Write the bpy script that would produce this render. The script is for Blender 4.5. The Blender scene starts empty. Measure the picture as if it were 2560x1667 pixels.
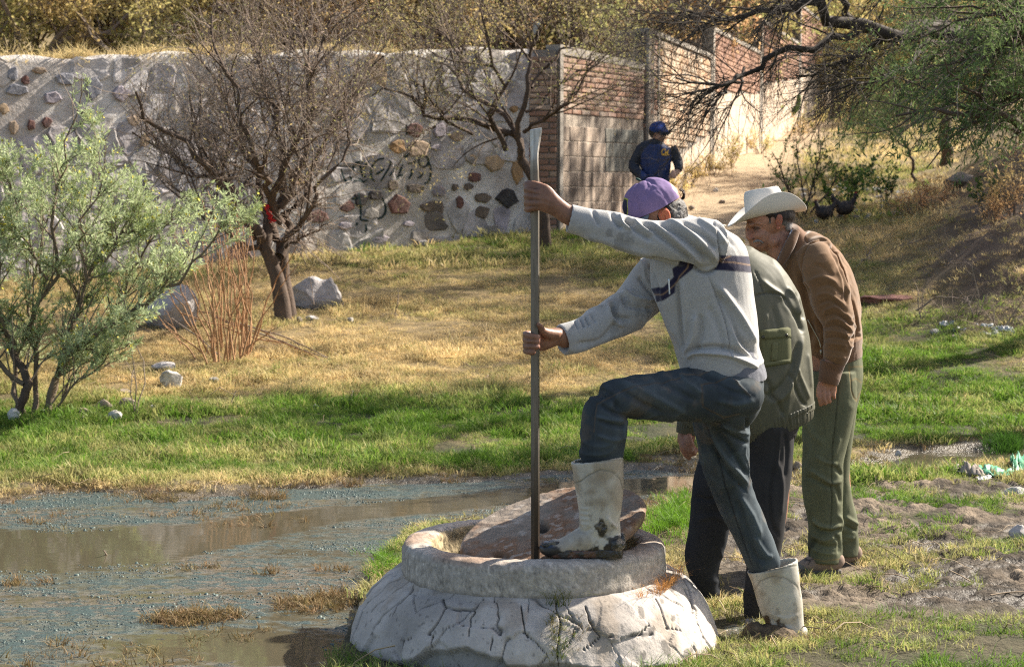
import bpy, math, random
import numpy as np
from mathutils import Vector, Matrix, noise as mnoise
from mathutils.bvhtree import BVHTree
random.seed(7); RNG = np.random.default_rng(7)
SC = bpy.context.scene
COL = SC.collection
R = math.radians

# ---------------------------------------------------------------- camera
CAMH = 1.7; FPX = 4517.6; CX = 1280.0; CY = 833.5; PITCH = math.atan((CY-473.3)/FPX)
cam_d = bpy.data.cameras.new('camera'); cam = bpy.data.objects.new('camera', cam_d); COL.objects.link(cam)
cam.location = (0, 0, CAMH); cam.rotation_euler = (math.pi/2-PITCH, 0, 0)
cam_d.sensor_width = 36; cam_d.lens = FPX/2560*36; cam_d.clip_start = .1; cam_d.clip_end = 2000
cam_d.dof.use_dof = True; cam_d.dof.focus_distance = 6.7; cam_d.dof.aperture_fstop = 7.5
SC.camera = cam
# ---------------------------------------------------------------- light
SUN_EL, SUN_AZ = 37.0, 60.0        # azimuth measured from +Y towards +X
wd = bpy.data.worlds.new('World'); SC.world = wd; wd.use_nodes = True
nt = wd.node_tree; nt.nodes.clear()
sky = nt.nodes.new('ShaderNodeTexSky'); sky.sky_type = 'NISHITA'; sky.sun_disc = False
sky.sun_elevation = R(SUN_EL); sky.sun_rotation = R(SUN_AZ); sky.dust_density = 2.0; sky.air_density = 1.0
bg = nt.nodes.new('ShaderNodeBackground'); bg.inputs[1].default_value = .088
wo = nt.nodes.new('ShaderNodeOutputWorld')
wb = nt.nodes.new('ShaderNodeVectorMath'); wb.operation = 'MULTIPLY'; wb.inputs[1].default_value = (1.08, 1.0, .92)   # camera white balance for open shade
nt.links.new(sky.outputs[0], wb.inputs[0]); nt.links.new(wb.outputs[0], bg.inputs[0]); nt.links.new(bg.outputs[0], wo.inputs[0])
sd = bpy.data.lights.new('sun', 'SUN'); sd.energy = 5.0; sd.angle = R(.6); sd.color = (1, .92, .79)
so = bpy.data.objects.new('sun', sd); COL.objects.link(so)
sv = Vector((math.sin(R(SUN_AZ))*math.cos(R(SUN_EL)), math.cos(R(SUN_AZ))*math.cos(R(SUN_EL)), math.sin(R(SUN_EL))))
so.rotation_euler = sv.to_track_quat('Z', 'Y').to_euler(); so.location = (20, 20, 20)
SC.view_settings.view_transform = 'Standard'; SC.view_settings.look = 'None'
SC.view_settings.exposure = 1.45; SC.view_settings.gamma = 1
SC.render.engine = 'CYCLES'
SC.cycles.max_bounces = 5; SC.cycles.diffuse_bounces = 3; SC.cycles.glossy_bounces = 2; SC.cycles.transmission_bounces = 3
SC.cycles.transparent_max_bounces = 6; SC.cycles.sample_clamp_indirect = 3; SC.cycles.sample_clamp_direct = 12; SC.cycles.pixel_filter_type = 'BLACKMAN_HARRIS'; SC.cycles.filter_width = 1.15
SC.cycles.use_denoising = False

# ---------------------------------------------------------------- helpers
ct, st_ = math.cos(PITCH), math.sin(PITCH)
FW = np.array((0, ct, -st_)); UP = np.array((0, st_, ct)); RT = np.array((1., 0, 0)); CAMP = np.array((0, 0, CAMH))
def P(px, py, Y):
    "photo pixel + distance along y -> world point"
    d = FW*FPX + RT*(px-CX) + UP*(CY-py)
    return CAMP + d*(Y/d[1])
def proj(V):
    d = V-CAMP; w = d@FW
    return np.stack((CX+FPX*(d@RT)/w, CY-FPX*(d@UP)/w), -1)
def ss(x):
    x = np.clip(x, 0, 1); return x*x*(3-2*x)
def _h(ix, iy, iz, seed):
    n = (ix.astype(np.int64)*374761393 + iy.astype(np.int64)*668265263 + iz.astype(np.int64)*2147483647 + seed*974634777) & 0xffffffff
    n = ((n ^ (n >> 13))*1274126177) & 0xffffffff
    return ((n ^ (n >> 16)) & 0xffff)/65535.0
def vn(x, y, z=None, seed=0):
    x = np.asarray(x, float); y = np.asarray(y, float); z = np.zeros_like(x) if z is None else np.asarray(z, float)
    x0, y0, z0 = np.floor(x), np.floor(y), np.floor(z)
    fx, fy, fz = x-x0, y-y0, z-z0
    fx, fy, fz = fx*fx*(3-2*fx), fy*fy*(3-2*fy), fz*fz*(3-2*fz)
    r = 0
    for a in (0, 1):
        for b in (0, 1):
            for c in (0, 1):
                r = r + _h(x0+a, y0+b, z0+c, seed)*(fx if a else 1-fx)*(fy if b else 1-fy)*(fz if c else 1-fz)
    return r*2-1
def fbm(x, y, z=None, o=4, seed=0):
    r = 0; a = 1.; t = 0
    for k in range(o):
        f = 2.03**k
        r = r + a*vn(np.asarray(x)*f+k*7.3, np.asarray(y)*f+k*3.1, None if z is None else np.asarray(z)*f, seed+k); t += a; a *= .5
    return r/t
def mesh_obj(name, V, F, mat=None, parent=None, smooth=False, cols=None, link=True):
    me = bpy.data.meshes.new(name)
    V = np.ascontiguousarray(V, dtype=np.float32)
    if isinstance(F, np.ndarray):
        n, k = F.shape
        me.vertices.add(len(V)); me.vertices.foreach_set('co', V.ravel())
        me.loops.add(n*k); me.loops.foreach_set('vertex_index', F.astype(np.int32).ravel())
        me.polygons.add(n); me.polygons.foreach_set('loop_start', np.arange(0, n*k, k, dtype=np.int32))
        me.update(calc_edges=True)
    else:
        me.from_pydata(V.tolist(), [], [list(map(int, f)) for f in F]); me.update()
    if smooth: me.polygons.foreach_set('use_smooth', np.ones(len(me.polygons), bool))
    if cols is not None: set_col(me, cols)
    if mat: me.materials.append(mat)
    o = bpy.data.objects.new(name, me)
    if link: COL.objects.link(o)
    if parent: o.parent = parent
    return o
def set_col(me, c, name='col'):
    c = np.asarray(c, np.float32)
    a = me.color_attributes.get(name) or me.color_attributes.new(name, 'FLOAT_COLOR', 'POINT')
    c4 = np.ones((len(me.vertices), 4), np.float32); c4[:, :3] = c
    a.data.foreach_set('color', c4.ravel())
def tag(o, label=None, cat=None, group=None, kind=None):
    if label: o['label'] = label
    if cat: o['category'] = cat
    if group: o['group'] = group
    if kind: o['kind'] = kind
    return o
def empty(name, loc=(0, 0, 0), label=None, cat=None, group=None):
    o = bpy.data.objects.new(name, None); o.location = loc; o.empty_display_size = .1; COL.objects.link(o)
    return tag(o, label, cat, group, 'thing')
def put(o, parent):
    "parent while keeping world coordinates of the mesh (parents are only translated)"
    o.parent = parent; o.matrix_parent_inverse = Matrix.Translation(parent.location).inverted(); return o
def copy_tree(o, parent=None):
    c = o.copy(); COL.objects.link(c)
    if parent: c.parent = parent
    for k in o.children: copy_tree(k, c)
    return c
class MB:
    "collects pieces for one mesh"
    def __init__(s): s.V = []; s.F = []; s.n = 0
    def add(s, V, F):
        V = np.asarray(V, float); s.V.append(V)
        s.F += [[i+s.n for i in f] for f in F]; s.n += len(V); return s
    def get(s): return np.concatenate(s.V), s.F
def box(c, sx, sy, sz, ax=None, jit=0, bev=0):
    "box as (V,F); ax = 3x3 rows of axes"
    ax = np.eye(3) if ax is None else ax
    if bev:
        V = []; 
        for k, (zz, ins) in enumerate(((-1, 1), (-1, 0), (1, 0), (1, 1))):
            pass
    q = np.array([(-1,-1,-1),(1,-1,-1),(1,1,-1),(-1,1,-1),(-1,-1,1),(1,-1,1),(1,1,1),(-1,1,1)], float)*np.array((sx, sy, sz))/2
    if jit: q += RNG.normal(0, jit, q.shape)
    return np.asarray(c)+q@ax, [(0,3,2,1),(4,5,6,7),(0,1,5,4),(1,2,6,5),(2,3,7,6),(3,0,4,7)]
# ---- materials
def mat(name, col=(.5, .5, .5), rough=.85, var=.25, scale=6., bump=.25, bscale=60., attr=None, attr_inst=None, col2=None, cscale=3.,
        sheen=0, sss=0, spec=.3, metal=0, trans=None, fine=None, stretch=None, bdist=.01, seed=0.):
    m = bpy.data.materials.new(name); m.use_nodes = True; t = m.node_tree; N = t.nodes; L = t.links
    b = N['Principled BSDF']; b.inputs['Roughness'].default_value = rough; b.inputs['Metallic'].default_value = metal
    b.inputs['Specular IOR Level'].default_value = spec
    g = N.new('ShaderNodeNewGeometry'); pos = g.outputs['Position']
    if stretch:
        mp = N.new('ShaderNodeVectorMath'); mp.operation = 'MULTIPLY'; mp.inputs[1].default_value = stretch; L.new(pos, mp.inputs[0]); pos = mp.outputs[0]
    def nz(sc, det=4, rg=.6):
        n = N.new('ShaderNodeTexNoise'); n.noise_dimensions = '4D'; n.inputs['W'].default_value = seed; n.inputs['Scale'].default_value = sc
        n.inputs['Detail'].default_value = det; n.inputs['Roughness'].default_value = rg; L.new(pos, n.inputs['Vector']); return n.outputs[0]
    def ramp(fac, a, bb, lo, hi):
        r = N.new('ShaderNodeMapRange'); r.inputs[1].default_value = a; r.inputs[2].default_value = bb; r.inputs[3].default_value = lo; r.inputs[4].default_value = hi
        L.new(fac, r.inputs[0]); return r.outputs[0]
    def mul(c, f):
        x = N.new('ShaderNodeVectorMath'); x.operation = 'SCALE'; L.new(c, x.inputs[0]); L.new(f, x.inputs['Scale']); return x.outputs[0]
    def mix(f, a, bb):
        x = N.new('ShaderNodeMix'); x.data_type = 'RGBA'; L.new(f, x.inputs[0]); L.new(a, x.inputs[6]); L.new(bb, x.inputs[7]); return x.outputs[2]
    def rgb(c):
        x = N.new('ShaderNodeRGB'); x.outputs[0].default_value = (*c, 1); return x.outputs[0]
    if attr:
        a = N.new('ShaderNodeAttribute'); a.attribute_name = attr; c = a.outputs['Color']
    else: c = rgb(col)
    if attr_inst:
        a = N.new('ShaderNodeAttribute'); a.attribute_type = 'INSTANCER'; a.attribute_name = attr_inst; f = a.outputs['Fac']
        c = mix(f, rgb(col), rgb(col2))
    elif col2 is not None:
        c = mix(ramp(nz(cscale), .42, .6, 0, 1), c, rgb(col2))
    if var: c = mul(c, ramp(nz(scale), .25, .75, 1-var, 1+var))
    if fine: c = mul(c, ramp(nz(fine[0], 2, .7), .3, .7, 1-fine[1], 1+fine[1]))
    L.new(c, b.inputs['Base Color'])
    if bump:
        bp = N.new('ShaderNodeBump'); bp.inputs['Strength'].default_value = bump; bp.inputs['Distance'].default_value = bdist
        L.new(nz(bscale, 5, .65), bp.inputs['Height']); L.new(bp.outputs[0], b.inputs['Normal'])
    if sheen: b.inputs['Sheen Weight'].default_value = sheen
    if sss:
        b.inputs['Subsurface Weight'].default_value = sss; b.inputs['Subsurface Radius'].default_value = (.012, .004, .002); b.inputs['Subsurface Scale'].default_value = 1
    if trans:   # translucent leaves
        tr = N.new('ShaderNodeBsdfTranslucent'); L.new(c, tr.inputs[0]); ms = N.new('ShaderNodeMixShader'); ms.inputs[0].default_value = trans
        L.new(b.outputs[0], ms.inputs[1]); L.new(tr.outputs[0], ms.inputs[2]); L.new(ms.outputs[0], N['Material Output'].inputs[0])
    return m
# ---- scatter by geometry nodes
def make_scatter_group(coll):
    ng = bpy.data.node_groups.new('scatter', 'GeometryNodeTree')
    ng.interface.new_socket('Geometry', in_out='INPUT', socket_type='NodeSocketGeometry')
    ng.interface.new_socket('Geometry', in_out='OUTPUT', socket_type='NodeSocketGeometry')
    N = ng.nodes; L = ng.links
    gi = N.new('NodeGroupInput'); go = N.new('NodeGroupOutput'); ip = N.new('GeometryNodeInstanceOnPoints')
    ci = N.new('GeometryNodeCollectionInfo'); ci.inputs[0].default_value = coll; ci.inputs['Separate Children'].default_value = True; ci.inputs['Reset Children'].default_value = True
    def na(nm, ty):
        a = N.new('GeometryNodeInputNamedAttribute'); a.data_type = ty; a.inputs[0].default_value = nm; return a.outputs[0]
    L.new(gi.outputs[0], ip.inputs['Points']); L.new(ci.outputs[0], ip.inputs['Instance']); ip.inputs['Pick Instance'].default_value = True
    L.new(na('idx', 'INT'), ip.inputs['Instance Index']); L.new(na('rot', 'FLOAT_VECTOR'), ip.inputs['Rotation']); L.new(na('scl', 'FLOAT_VECTOR'), ip.inputs['Scale'])
    L.new(ip.outputs[0], go.inputs[0]); return ng
def scatter(name, pts, rot, scl, idx, protos, tint, label=None, cat=None, kind='stuff', parent=None):
    c = bpy.data.collections.new(name+'_source')
    for k, p in enumerate(protos): c.objects.link(p)
    me = bpy.data.meshes.new(name); n = len(pts)
    me.vertices.add(n); me.vertices.foreach_set('co', np.asarray(pts, np.float32).ravel())
    scl = np.asarray(scl, np.float32)
    if scl.ndim == 1: scl = np.repeat(scl[:, None], 3, 1)
    for nm, ty, key, arr in (('rot', 'FLOAT_VECTOR', 'vector', np.asarray(rot, np.float32).ravel()), ('scl', 'FLOAT_VECTOR', 'vector', scl.ravel()),
                             ('idx', 'INT', 'value', np.asarray(idx, np.int32)), ('tint', 'FLOAT', 'value', np.asarray(tint, np.float32))):
        a = me.attributes.new(nm, ty, 'POINT'); a.data.foreach_set(key, arr)
    o = bpy.data.objects.new(name, me); COL.objects.link(o)
    md = o.modifiers.new('scatter', 'NODES'); md.node_group = make_scatter_group(c)
    tag(o, label, cat, None, kind)
    if parent: o.parent = parent
    return o
# ================================================================ terrain
_ty = np.array([-60, 11.2, 13, 16, 20, 23, 25, 30, 36, 42, 50, 60, 80, 120, 300]); _tz = np.array([0, .0, .08, .40, .82, 1.12, 1.32, 2.0, 2.5, 3.15, 4.2, 6, 8.5, 12., 20])
_yy = np.linspace(-60, 300, 7201); _zz = np.interp(_yy, _ty, _tz); _k = np.ones(25)/25; _zz = np.convolve(np.pad(_zz, 12, mode='edge'), _k, 'valid')
def g0(y): return np.interp(y, _yy, _zz)
XF = [-9, -6, -2.77, -2.4, -1.4, -.85, -.24, .1, .76, 2.0, 2.68, 3.47, 6]; YF = [9.2, 9.4, 9.80, 10.2, 10.0, 10.45, 10.7, 10.86, 11.05, 11.2, 11.75, 12.1, 12.9]
XN = [-1.6, -.66, -.62, -.52, -.33, 0, .55, .95, 1.4, 1.9, 3.2, 6]; YN = [-90, 4.5, 8.35, 8.85, 9.15, 9.3, 9.5, 9.95, 10.4, 10.75, 11.25, 12.2]
def stream(x, y):
    n = fbm(x*1.6, y*2.3, o=4, seed=3)*.42*ss((np.hypot(x-.083, y-6.8)-.6)/1.2)*(.3+.7*ss((y-8.2)/.8)) + fbm(x*7, y*9, o=2, seed=5)*.05
    return np.minimum(np.interp(x, XF, YF)-y, y-np.interp(x, XN, YN)) + n
def wallfoot(x): return 21+.725*(x+2.56)
def mudmask(x, y):
    n = fbm(x*1.1+4, y*1.5, o=4, seed=11)
    a = ss((x-.75)/.5)*ss((11.0-y)/.7)*ss((y-6.9)/.6)
    return np.clip(a*ss((n+.55)*2.6), 0, 1)
def pathmask(x, y):
    c = 1.95+(y-21)*.165+.2*np.sin(y*.35); w = 1.05+(y-21)*.04
    return ss((y-20.3)/2)*(1-ss((np.abs(x-c)-w*.6)/(w*.8)))
PADS = [(1.335, 7.87, .30, .010), (1.46, 8.09, .22, .006), (.93, 7.08, .22, -.012), (.80, 7.46, .22, -.012), (1.0, 6.85, .26, -.02)]
def zg(x, y, fine=True):
    x = np.asarray(x, float); y = np.asarray(y, float)
    s = stream(x, y)
    z = g0(y)
    z = z + 1.7*ss((x-(3.2+.27*np.maximum(y-18, 0)))/4.2)*ss((y-13.4)/4.5)
    hill = ss((22.5-(y-(wallfoot(x)+3)))/-18) if False else ss((y-wallfoot(x)-1.5)/3)*(x < 40)*ss((2.2-x)/2.5)
    z = z + hill*(.5+np.maximum(y-25, 0)*.10)
    z = z + ss((y-52)/25)*np.maximum(x-4, 0)*.12
    z = z + np.where(s > 0, -.05*ss(s/.25), .018*ss(-s/.45))
    if fine:
        near = ss((60-y)/30)
        dry = 1-ss((s+.1)/.15)
        z = z + near*dry*(fbm(x*.9, y*.9, o=3, seed=21)*.05*ss((y-9)/4) + fbm(x*5, y*5, o=3, seed=22)*.014)
        m = mudmask(x, y)
        cl = fbm(x*9, y*11, o=4, seed=31)
        z = z + m*(np.abs(cl)*.06-.02+np.maximum(fbm(x*3.2, y*4, o=2, seed=33), 0)*.06)
        bk = ss((x-(3.5+.27*np.maximum(y-18, 0)))/1.)*ss((y-14)/3); z = z + bk*near*(fbm(x*1.5, y*1.5, o=4, seed=34)*.22)
        z = z + m*fbm(x*26, y*26, o=3, seed=35)*.012
        for px_, py_, pr_, pz_ in PADS:
            w_ = 1-ss((np.hypot(x-px_, y-py_)-pr_*.55)/(pr_*.6)); z = z*(1-w_)+(pz_+.1*(z-pz_))*w_
        e = np.exp(-(s/.07)**2)*.012*(fbm(x*14, y*14, o=2, seed=37))
        z = z + e
    return z
def tintf(x, y):
    n = fbm(x*.9, y*1.3, o=4, seed=41); n2 = fbm(x*3.5, y*4, o=3, seed=43)
    L = np.interp(y, [6, 10.2, 10.7, 12.8, 14, 15.2, 17, 18.6, 20, 22.5, 24, 60], [.42, .45, .06, .08, .80, 1.0, .92, .78, .55, .35, .75, .85])
    Rr = np.interp(y, [6, 7, 8, 10.2, 11.6, 15, 16.5, 18, 20, 23, 26, 60], [.12, .28, .5, .42, .10, .10, .35, .50, .72, .72, .5, .85])
    t = L+(Rr-L)*ss((x-1.0)/.7)
    t = t + n*.55 + n2*.30
    t = t + .5*ss((x-(3.5+.27*np.maximum(y-18, 0)))/1.2)*ss((y-14)/3)
    s = stream(x, y); t = t + .55*ss((s+.28)/.22)*(y > 9)
    return np.clip(t, 0, 1)
def build_ground():
    ys = np.concatenate((np.linspace(-40, 4.5, 14)[:-1], np.geomspace(4.5, 13, 430)[:-1], np.geomspace(13, 62, 190)[:-1], np.geomspace(62, 600, 50)))
    u = np.concatenate((np.linspace(-14, -1.25, 22)[:-1], np.linspace(-1.25, 1.25, 380), np.linspace(1.25, 14, 22)[1:]))
    w = np.maximum(ys, 5)*.30
    X = u[None, :]*w[:, None]; Y = np.repeat(ys[:, None], len(u), 1)
    Z = zg(X, Y)
    V = np.stack((X, Y, Z), -1).reshape(-1, 3)
    ny, nx = X.shape
    i = (np.arange(ny-1)[:, None]*nx+np.arange(nx-1)[None, :]).ravel()
    F = np.stack((i, i+1, i+1+nx, i+nx), -1)
    x, y = V[:, 0], V[:, 1]
    t = tintf(x, y)[:, None]; m = mudmask(x, y)[:, None]; pm = pathmask(x, y)[:, None]; s = stream(x, y)[:, None]
    n = fbm(x*4, y*4, o=4, seed=51)[:, None]
    green = np.array((.035, .038, .016)); straw = np.array((.20, .145, .07)); straw = np.where(y[:, None] < 11, (.11, .082, .05), straw); mud = np.array((.085, .066, .047)); wet = np.array((.075, .062, .045))
    c = green+(straw-green)*np.clip(t*1.1+n*.2, 0, 1)
    bank = (ss((x-(3.6+.27*np.maximum(y-18, 0)))/1.)*ss((y-14)/3))[:, None]
    c = c+(np.array((.15, .10, .07))-c)*np.clip(bank*.9+n*.2, 0, 1)*(bank > .02)
    c = c+(np.array((.40, .30, .195))-c)*pm*.9
    hl = ss((y-24)/4)[:, None]; c = c+(np.array((.22, .17, .09))-c)*hl*(1-pm)*.8
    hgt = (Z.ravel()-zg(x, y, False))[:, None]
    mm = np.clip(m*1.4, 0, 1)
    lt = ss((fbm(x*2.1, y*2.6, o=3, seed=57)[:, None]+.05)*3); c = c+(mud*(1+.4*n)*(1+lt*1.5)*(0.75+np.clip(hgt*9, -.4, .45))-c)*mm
    wetm = ss((s+.20+.05*n)/.16)
    c = c+(wet-c)*wetm*.85
    m_ = mat('ground_soil', attr='col', rough=.95, var=.30, scale=9, bump=.9, bscale=28, bdist=.03, fine=(70, .25))
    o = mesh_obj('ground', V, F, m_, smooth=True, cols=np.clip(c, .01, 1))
    wt = np.clip(wetm[:, 0]*.9+mm[:, 0]*ss((.004-hgt[:, 0])/.02)*.8*(1-lt[:, 0]), 0, 1); a = o.data.attributes.new('wet', 'FLOAT', 'POINT'); a.data.foreach_set('value', wt.astype(np.float32))
    t_ = m_.node_tree; at_ = t_.nodes.new('ShaderNodeAttribute'); at_.attribute_name = 'wet'; mr_ = t_.nodes.new('ShaderNodeMapRange'); mr_.inputs[3].default_value = .95; mr_.inputs[4].default_value = .22; t_.links.new(at_.outputs['Fac'], mr_.inputs[0]); t_.links.new(mr_.outputs[0], t_.nodes['Principled BSDF'].inputs['Roughness']); tag(o, kind='structure')
    return o
build_ground()
# ---------------------------------------------------------------- water
def water_mat():
    m = bpy.data.materials.new('murky_water'); m.use_nodes = True; t = m.node_tree; N = t.nodes; L = t.links; b = N['Principled BSDF']
    g = N.new('ShaderNodeNewGeometry')
    def nz(sc, det, stretch=(1, 1, 1), rg=.6, w=0):
        mp = N.new('ShaderNodeVectorMath'); mp.operation = 'MULTIPLY'; mp.inputs[1].default_value = stretch; L.new(g.outputs[0], mp.inputs[0])
        n = N.new('ShaderNodeTexNoise'); n.noise_dimensions = '4D'; n.inputs['W'].default_value = w; n.inputs['Scale'].default_value = sc; n.inputs['Detail'].default_value = det; n.inputs['Roughness'].default_value = rg
        L.new(mp.outputs[0], n.inputs['Vector']); return n.outputs[0]
    def mr(f, a, bb, lo=0, hi=1):
        r = N.new('ShaderNodeMapRange'); r.inputs[1].default_value = a; r.inputs[2].default_value = bb; r.inputs[3].default_value = lo; r.inputs[4].default_value = hi; L.new(f, r.inputs[0]); return r.outputs[0]
    def math_(op, a, bb):
        x = N.new('ShaderNodeMath'); x.operation = op
        for k, v in enumerate((a, bb)):
            if isinstance(v, (int, float)): x.inputs[k].default_value = v
            else: L.new(v, x.inputs[k])
        return x.outputs[0]
    def mix(f, a, bb):
        x = N.new('ShaderNodeMix'); x.data_type = 'RGBA'; L.new(f, x.inputs[0])
        for k, v in ((6, a), (7, bb)):
            if isinstance(v, tuple): x.inputs[k].default_value = (*v, 1)
            else: L.new(v, x.inputs[k])
        return x.outputs[2]
    at = N.new('ShaderNodeAttribute'); at.attribute_name = 'scum'; sc_ = at.outputs['Fac']
    big = nz(2.2, 4, (.55, 1.6, 1)); med = nz(16, 5, (.7, 1.2, 1), .7, 3.)
    f = math_('ADD', math_('ADD', sc_, math_('MULTIPLY', math_('SUBTRACT', big, .5), 1.5)), math_('MULTIPLY', math_('SUBTRACT', med, .5), 1.6))
    film = mr(f, .40, .74); clot = mr(math_('ADD', f, math_('MULTIPLY', math_('SUBTRACT', nz(24, 4, (.8, 1.1, 1), .7, 4.), .5), 1.6)), .60, .86)
    fine = nz(90, 3, (1, 1, 1), .7, 5.)
    waterc = (.07, .062, .04)
    filmc = mix(mr(nz(1.1, 3, (.6, 1.4, 1), .5, 9.), .45, .6), (.105, .118, .105), (.155, .13, .105))
    clotc = mix(fine, (.014, .029, .029), (.08, .108, .10))
    c = mix(clot, mix(film, waterc, filmc), clotc)
    L.new(c, b.inputs['Base Color'])
    L.new(mr(clot, 0, 1, .04, .42), b.inputs['Roughness'])
    r2 = math_('MAXIMUM', mr(film, 0, 1, .04, .28), mr(clot, 0, 1, .04, .42)); L.new(r2, b.inputs['Roughness'])
    b.inputs['IOR'].default_value = 1.33; b.inputs['Specular IOR Level'].default_value = .55
    bp = N.new('ShaderNodeBump'); bp.inputs['Strength'].default_value = .6; bp.inputs['Distance'].default_value = .012
    hgt = math_('ADD', math_('MULTIPLY', math_('ADD', fine, nz(30, 3, (1, 1, 1), .6, 8.)), clot), math_('MULTIPLY', nz(7, 2, (.5, 1.5, 1)), .06))
    L.new(hgt, bp.inputs['Height']); L.new(bp.outputs[0], b.inputs['Normal'])
    return m
def scumf(x, y):
    yc = np.interp(x, [-6, -2.6, -1.67, -1.0, -.18, .27, .9, 3, 6], [8.3, 8.45, 8.65, 9.4, 9.9, 10.2, 10.4, 11.4, 12.4])
    w = np.interp(x, [-2.6, -1.5, -.9, .3, 3], [.62, .55, .28, .28, .5])
    clear = 1-ss((np.abs(y-yc)-w*.5)/(w*.6))
    c2 = np.exp(-((x+1.05)/.45)**2-((y-6.65)/.35)**2)      # open pool beside the manhole
    return .62-clear*.62-c2*.6+.12*ss((8.-y)/1.)*(x < -1)+.10*ss((y-yc)/.6)
def build_water():
    xs = np.linspace(-9, 6.5, 240); ys = np.linspace(3.5, 13.6, 150)
    X, Y = np.meshgrid(xs, ys); Z = np.full_like(X, -.014)
    V = np.stack((X, Y, Z), -1).reshape(-1, 3); nx = len(xs)
    i = (np.arange(len(ys)-1)[:, None]*nx+np.arange(nx-1)[None, :]).ravel(); F = np.stack((i, i+1, i+1+nx, i+nx), -1)
    o = mesh_obj('water', V, F, water_mat(), smooth=True)
    a = o.data.attributes.new('scum', 'FLOAT', 'POINT'); a.data.foreach_set('value', scumf(V[:, 0], V[:, 1]).astype(np.float32))
    tag(o, kind='structure')
build_water()
def bubbles():
    n = 60000; x = RNG.uniform(-3.6, 1.4, n); y = RNG.uniform(6, 11, n)
    f = scumf(x, y)+fbm(x*2.4, y*6, o=3, seed=61)*.5+fbm(x*14, y*16, o=2, seed=62)*.3
    k = (f+.9*fbm(x*3.5, y*6, o=3, seed=63) > .80) & (stream(x, y) > .04); x, y = x[k], y[k]; n = len(x)
    ob = []
    for q in range(3):
        V = [(0, 0, .9)]; F = []
        for r, z in ((.6, .7), (1., .1), (1.05, -.2)):
            V += [(r*math.cos(a*math.tau/7+q)*(1+.3*random.random()), r*math.sin(a*math.tau/7+q), z) for a in range(7)]
        F += [(0, 1+a, 1+(a+1) % 7) for a in range(7)]
        for l in (0, 1): F += [(1+l*7+a, 8+l*7+a, 8+l*7+(a+1) % 7, 1+l*7+(a+1) % 7) for a in range(7)]
        ob.append(mesh_obj('bubble', V, F, BUB, smooth=True, link=False))
    s = RNG.gamma(1.6, .0010, n)+.0009
    scatter('algae_bubbles', np.stack((x, y, np.full(n, -.013)), -1), np.stack((np.zeros(n), np.zeros(n), RNG.uniform(0, 6, n)), -1),
            np.stack((s*1.25, s, s*.75), -1), RNG.integers(0, 3, n), ob, RNG.random(n), 'teal algae clots and gas bubbles floating on the murky water', 'algae')
BUB = mat('algae_clot', (.03, .055, .055), rough=.45, var=.4, scale=30, bump=0, attr_inst='tint', col2=(.10, .135, .12), spec=.25)
bubbles()
# ================================================================ grass
def tuft(nb, h, w, spread, lean, seed, segs=2):
    r = np.random.default_rng(seed); V = []; F = []
    for k in range(nb):
        a = r.uniform(0, math.tau); rad = spread*math.sqrt(r.random()); bx, by = rad*math.cos(a), rad*math.sin(a)
        hh = h*r.uniform(.45, 1.1); ll = lean*r.uniform(.2, 1.3)*hh; la = a+r.normal(0, .9); fa = r.uniform(0, math.pi); ww = w*r.uniform(.6, 1.2)
        dx, dy = math.cos(fa)*ww/2, math.sin(fa)*ww/2; n0 = len(V)
        for q in range(segs+1):
            t = q/segs; cx = bx+math.cos(la)*ll*t*t; cy = by+math.sin(la)*ll*t*t; cz = hh*(t-.28*t*t*lean)
            if q < segs: V += [(cx-dx*(1-t*.5), cy-dy*(1-t*.5), cz-.004*(q == 0)), (cx+dx*(1-t*.5), cy+dy*(1-t*.5), cz-.004*(q == 0))]
            else: V.append((cx, cy, cz))
        for q in range(segs-1): F.append((n0+2*q, n0+2*q+1, n0+2*q+3, n0+2*q+2))
        F.append((n0+2*segs-2, n0+2*segs-1, n0+2*segs))
    return np.array(V), F
GRASS = mat('grass_blades', (.115, .215, .025), rough=.6, var=.55, scale=3.2, bump=0, attr_inst='tint', col2=(.60, .46, .24), trans=.45, spec=.25)
def rotz(n, tilt=.25): return np.stack((RNG.normal(0, tilt, n), RNG.normal(0, tilt, n), RNG.uniform(0, math.tau, n)), -1)
def frust(n, y0, y1, k=.34, pad=1.1, pw=1.):
    "random ground points over the part of the field one could see, a margin round it included"
    y = y0+(y1-y0)*RNG.random(n)**pw; x = RNG.uniform(-1, 1, n)*(k*y+pad); return x, y
def clear_of(x, y):
    "keep-out: manhole, walls"
    return (np.hypot(x-.083, y-6.8) > .73) & ((y < wallfoot(x)-.05) | (x > .35)) & ~((x > .3) & (x < 1.9) & (y > 23.1+(x-.575)*1.74-.1)) & ~((x > 1.8) & (y > 25.2+(x-1.84)*3.52-.2))
def field(name, n, y0, y1, protos, label, cond, smin, smax, tintadd=0, hfac=None):
    x, y = frust(n, y0, y1)
    s = stream(x, y); k = (s < -.03) & clear_of(x, y) & cond(x, y); x, y = x[k], y[k]; n = len(x)
    z = zg(x, y)-.004
    t = np.clip(tintf(x, y)+RNG.normal(0, .17, n)+tintadd, 0, 1)
    sc = RNG.uniform(smin, smax, n)
    if hfac is not None: sc = sc*hfac(x, y, t)
    scatter(name, np.stack((x, y, z), -1), rotz(n), sc, RNG.integers(0, len(protos), n), protos, t, label, 'grass')
def P_(nb, h, w, sp, ln, sd, seg=2):
    V, F = tuft(nb, h, w, sp, ln, sd, seg); return mesh_obj('grass_tuft', V, F, GRASS, link=False)
near_p = [P_(24, .040, .0036, .042, 1.1, 100+k, 3) for k in range(5)]
mid_p = [P_(34, .047, .0058, .07, .95, 200+k) for k in range(5)]
far_p = [P_(34, .075, .011, .14, .8, 300+k) for k in range(4)]
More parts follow.
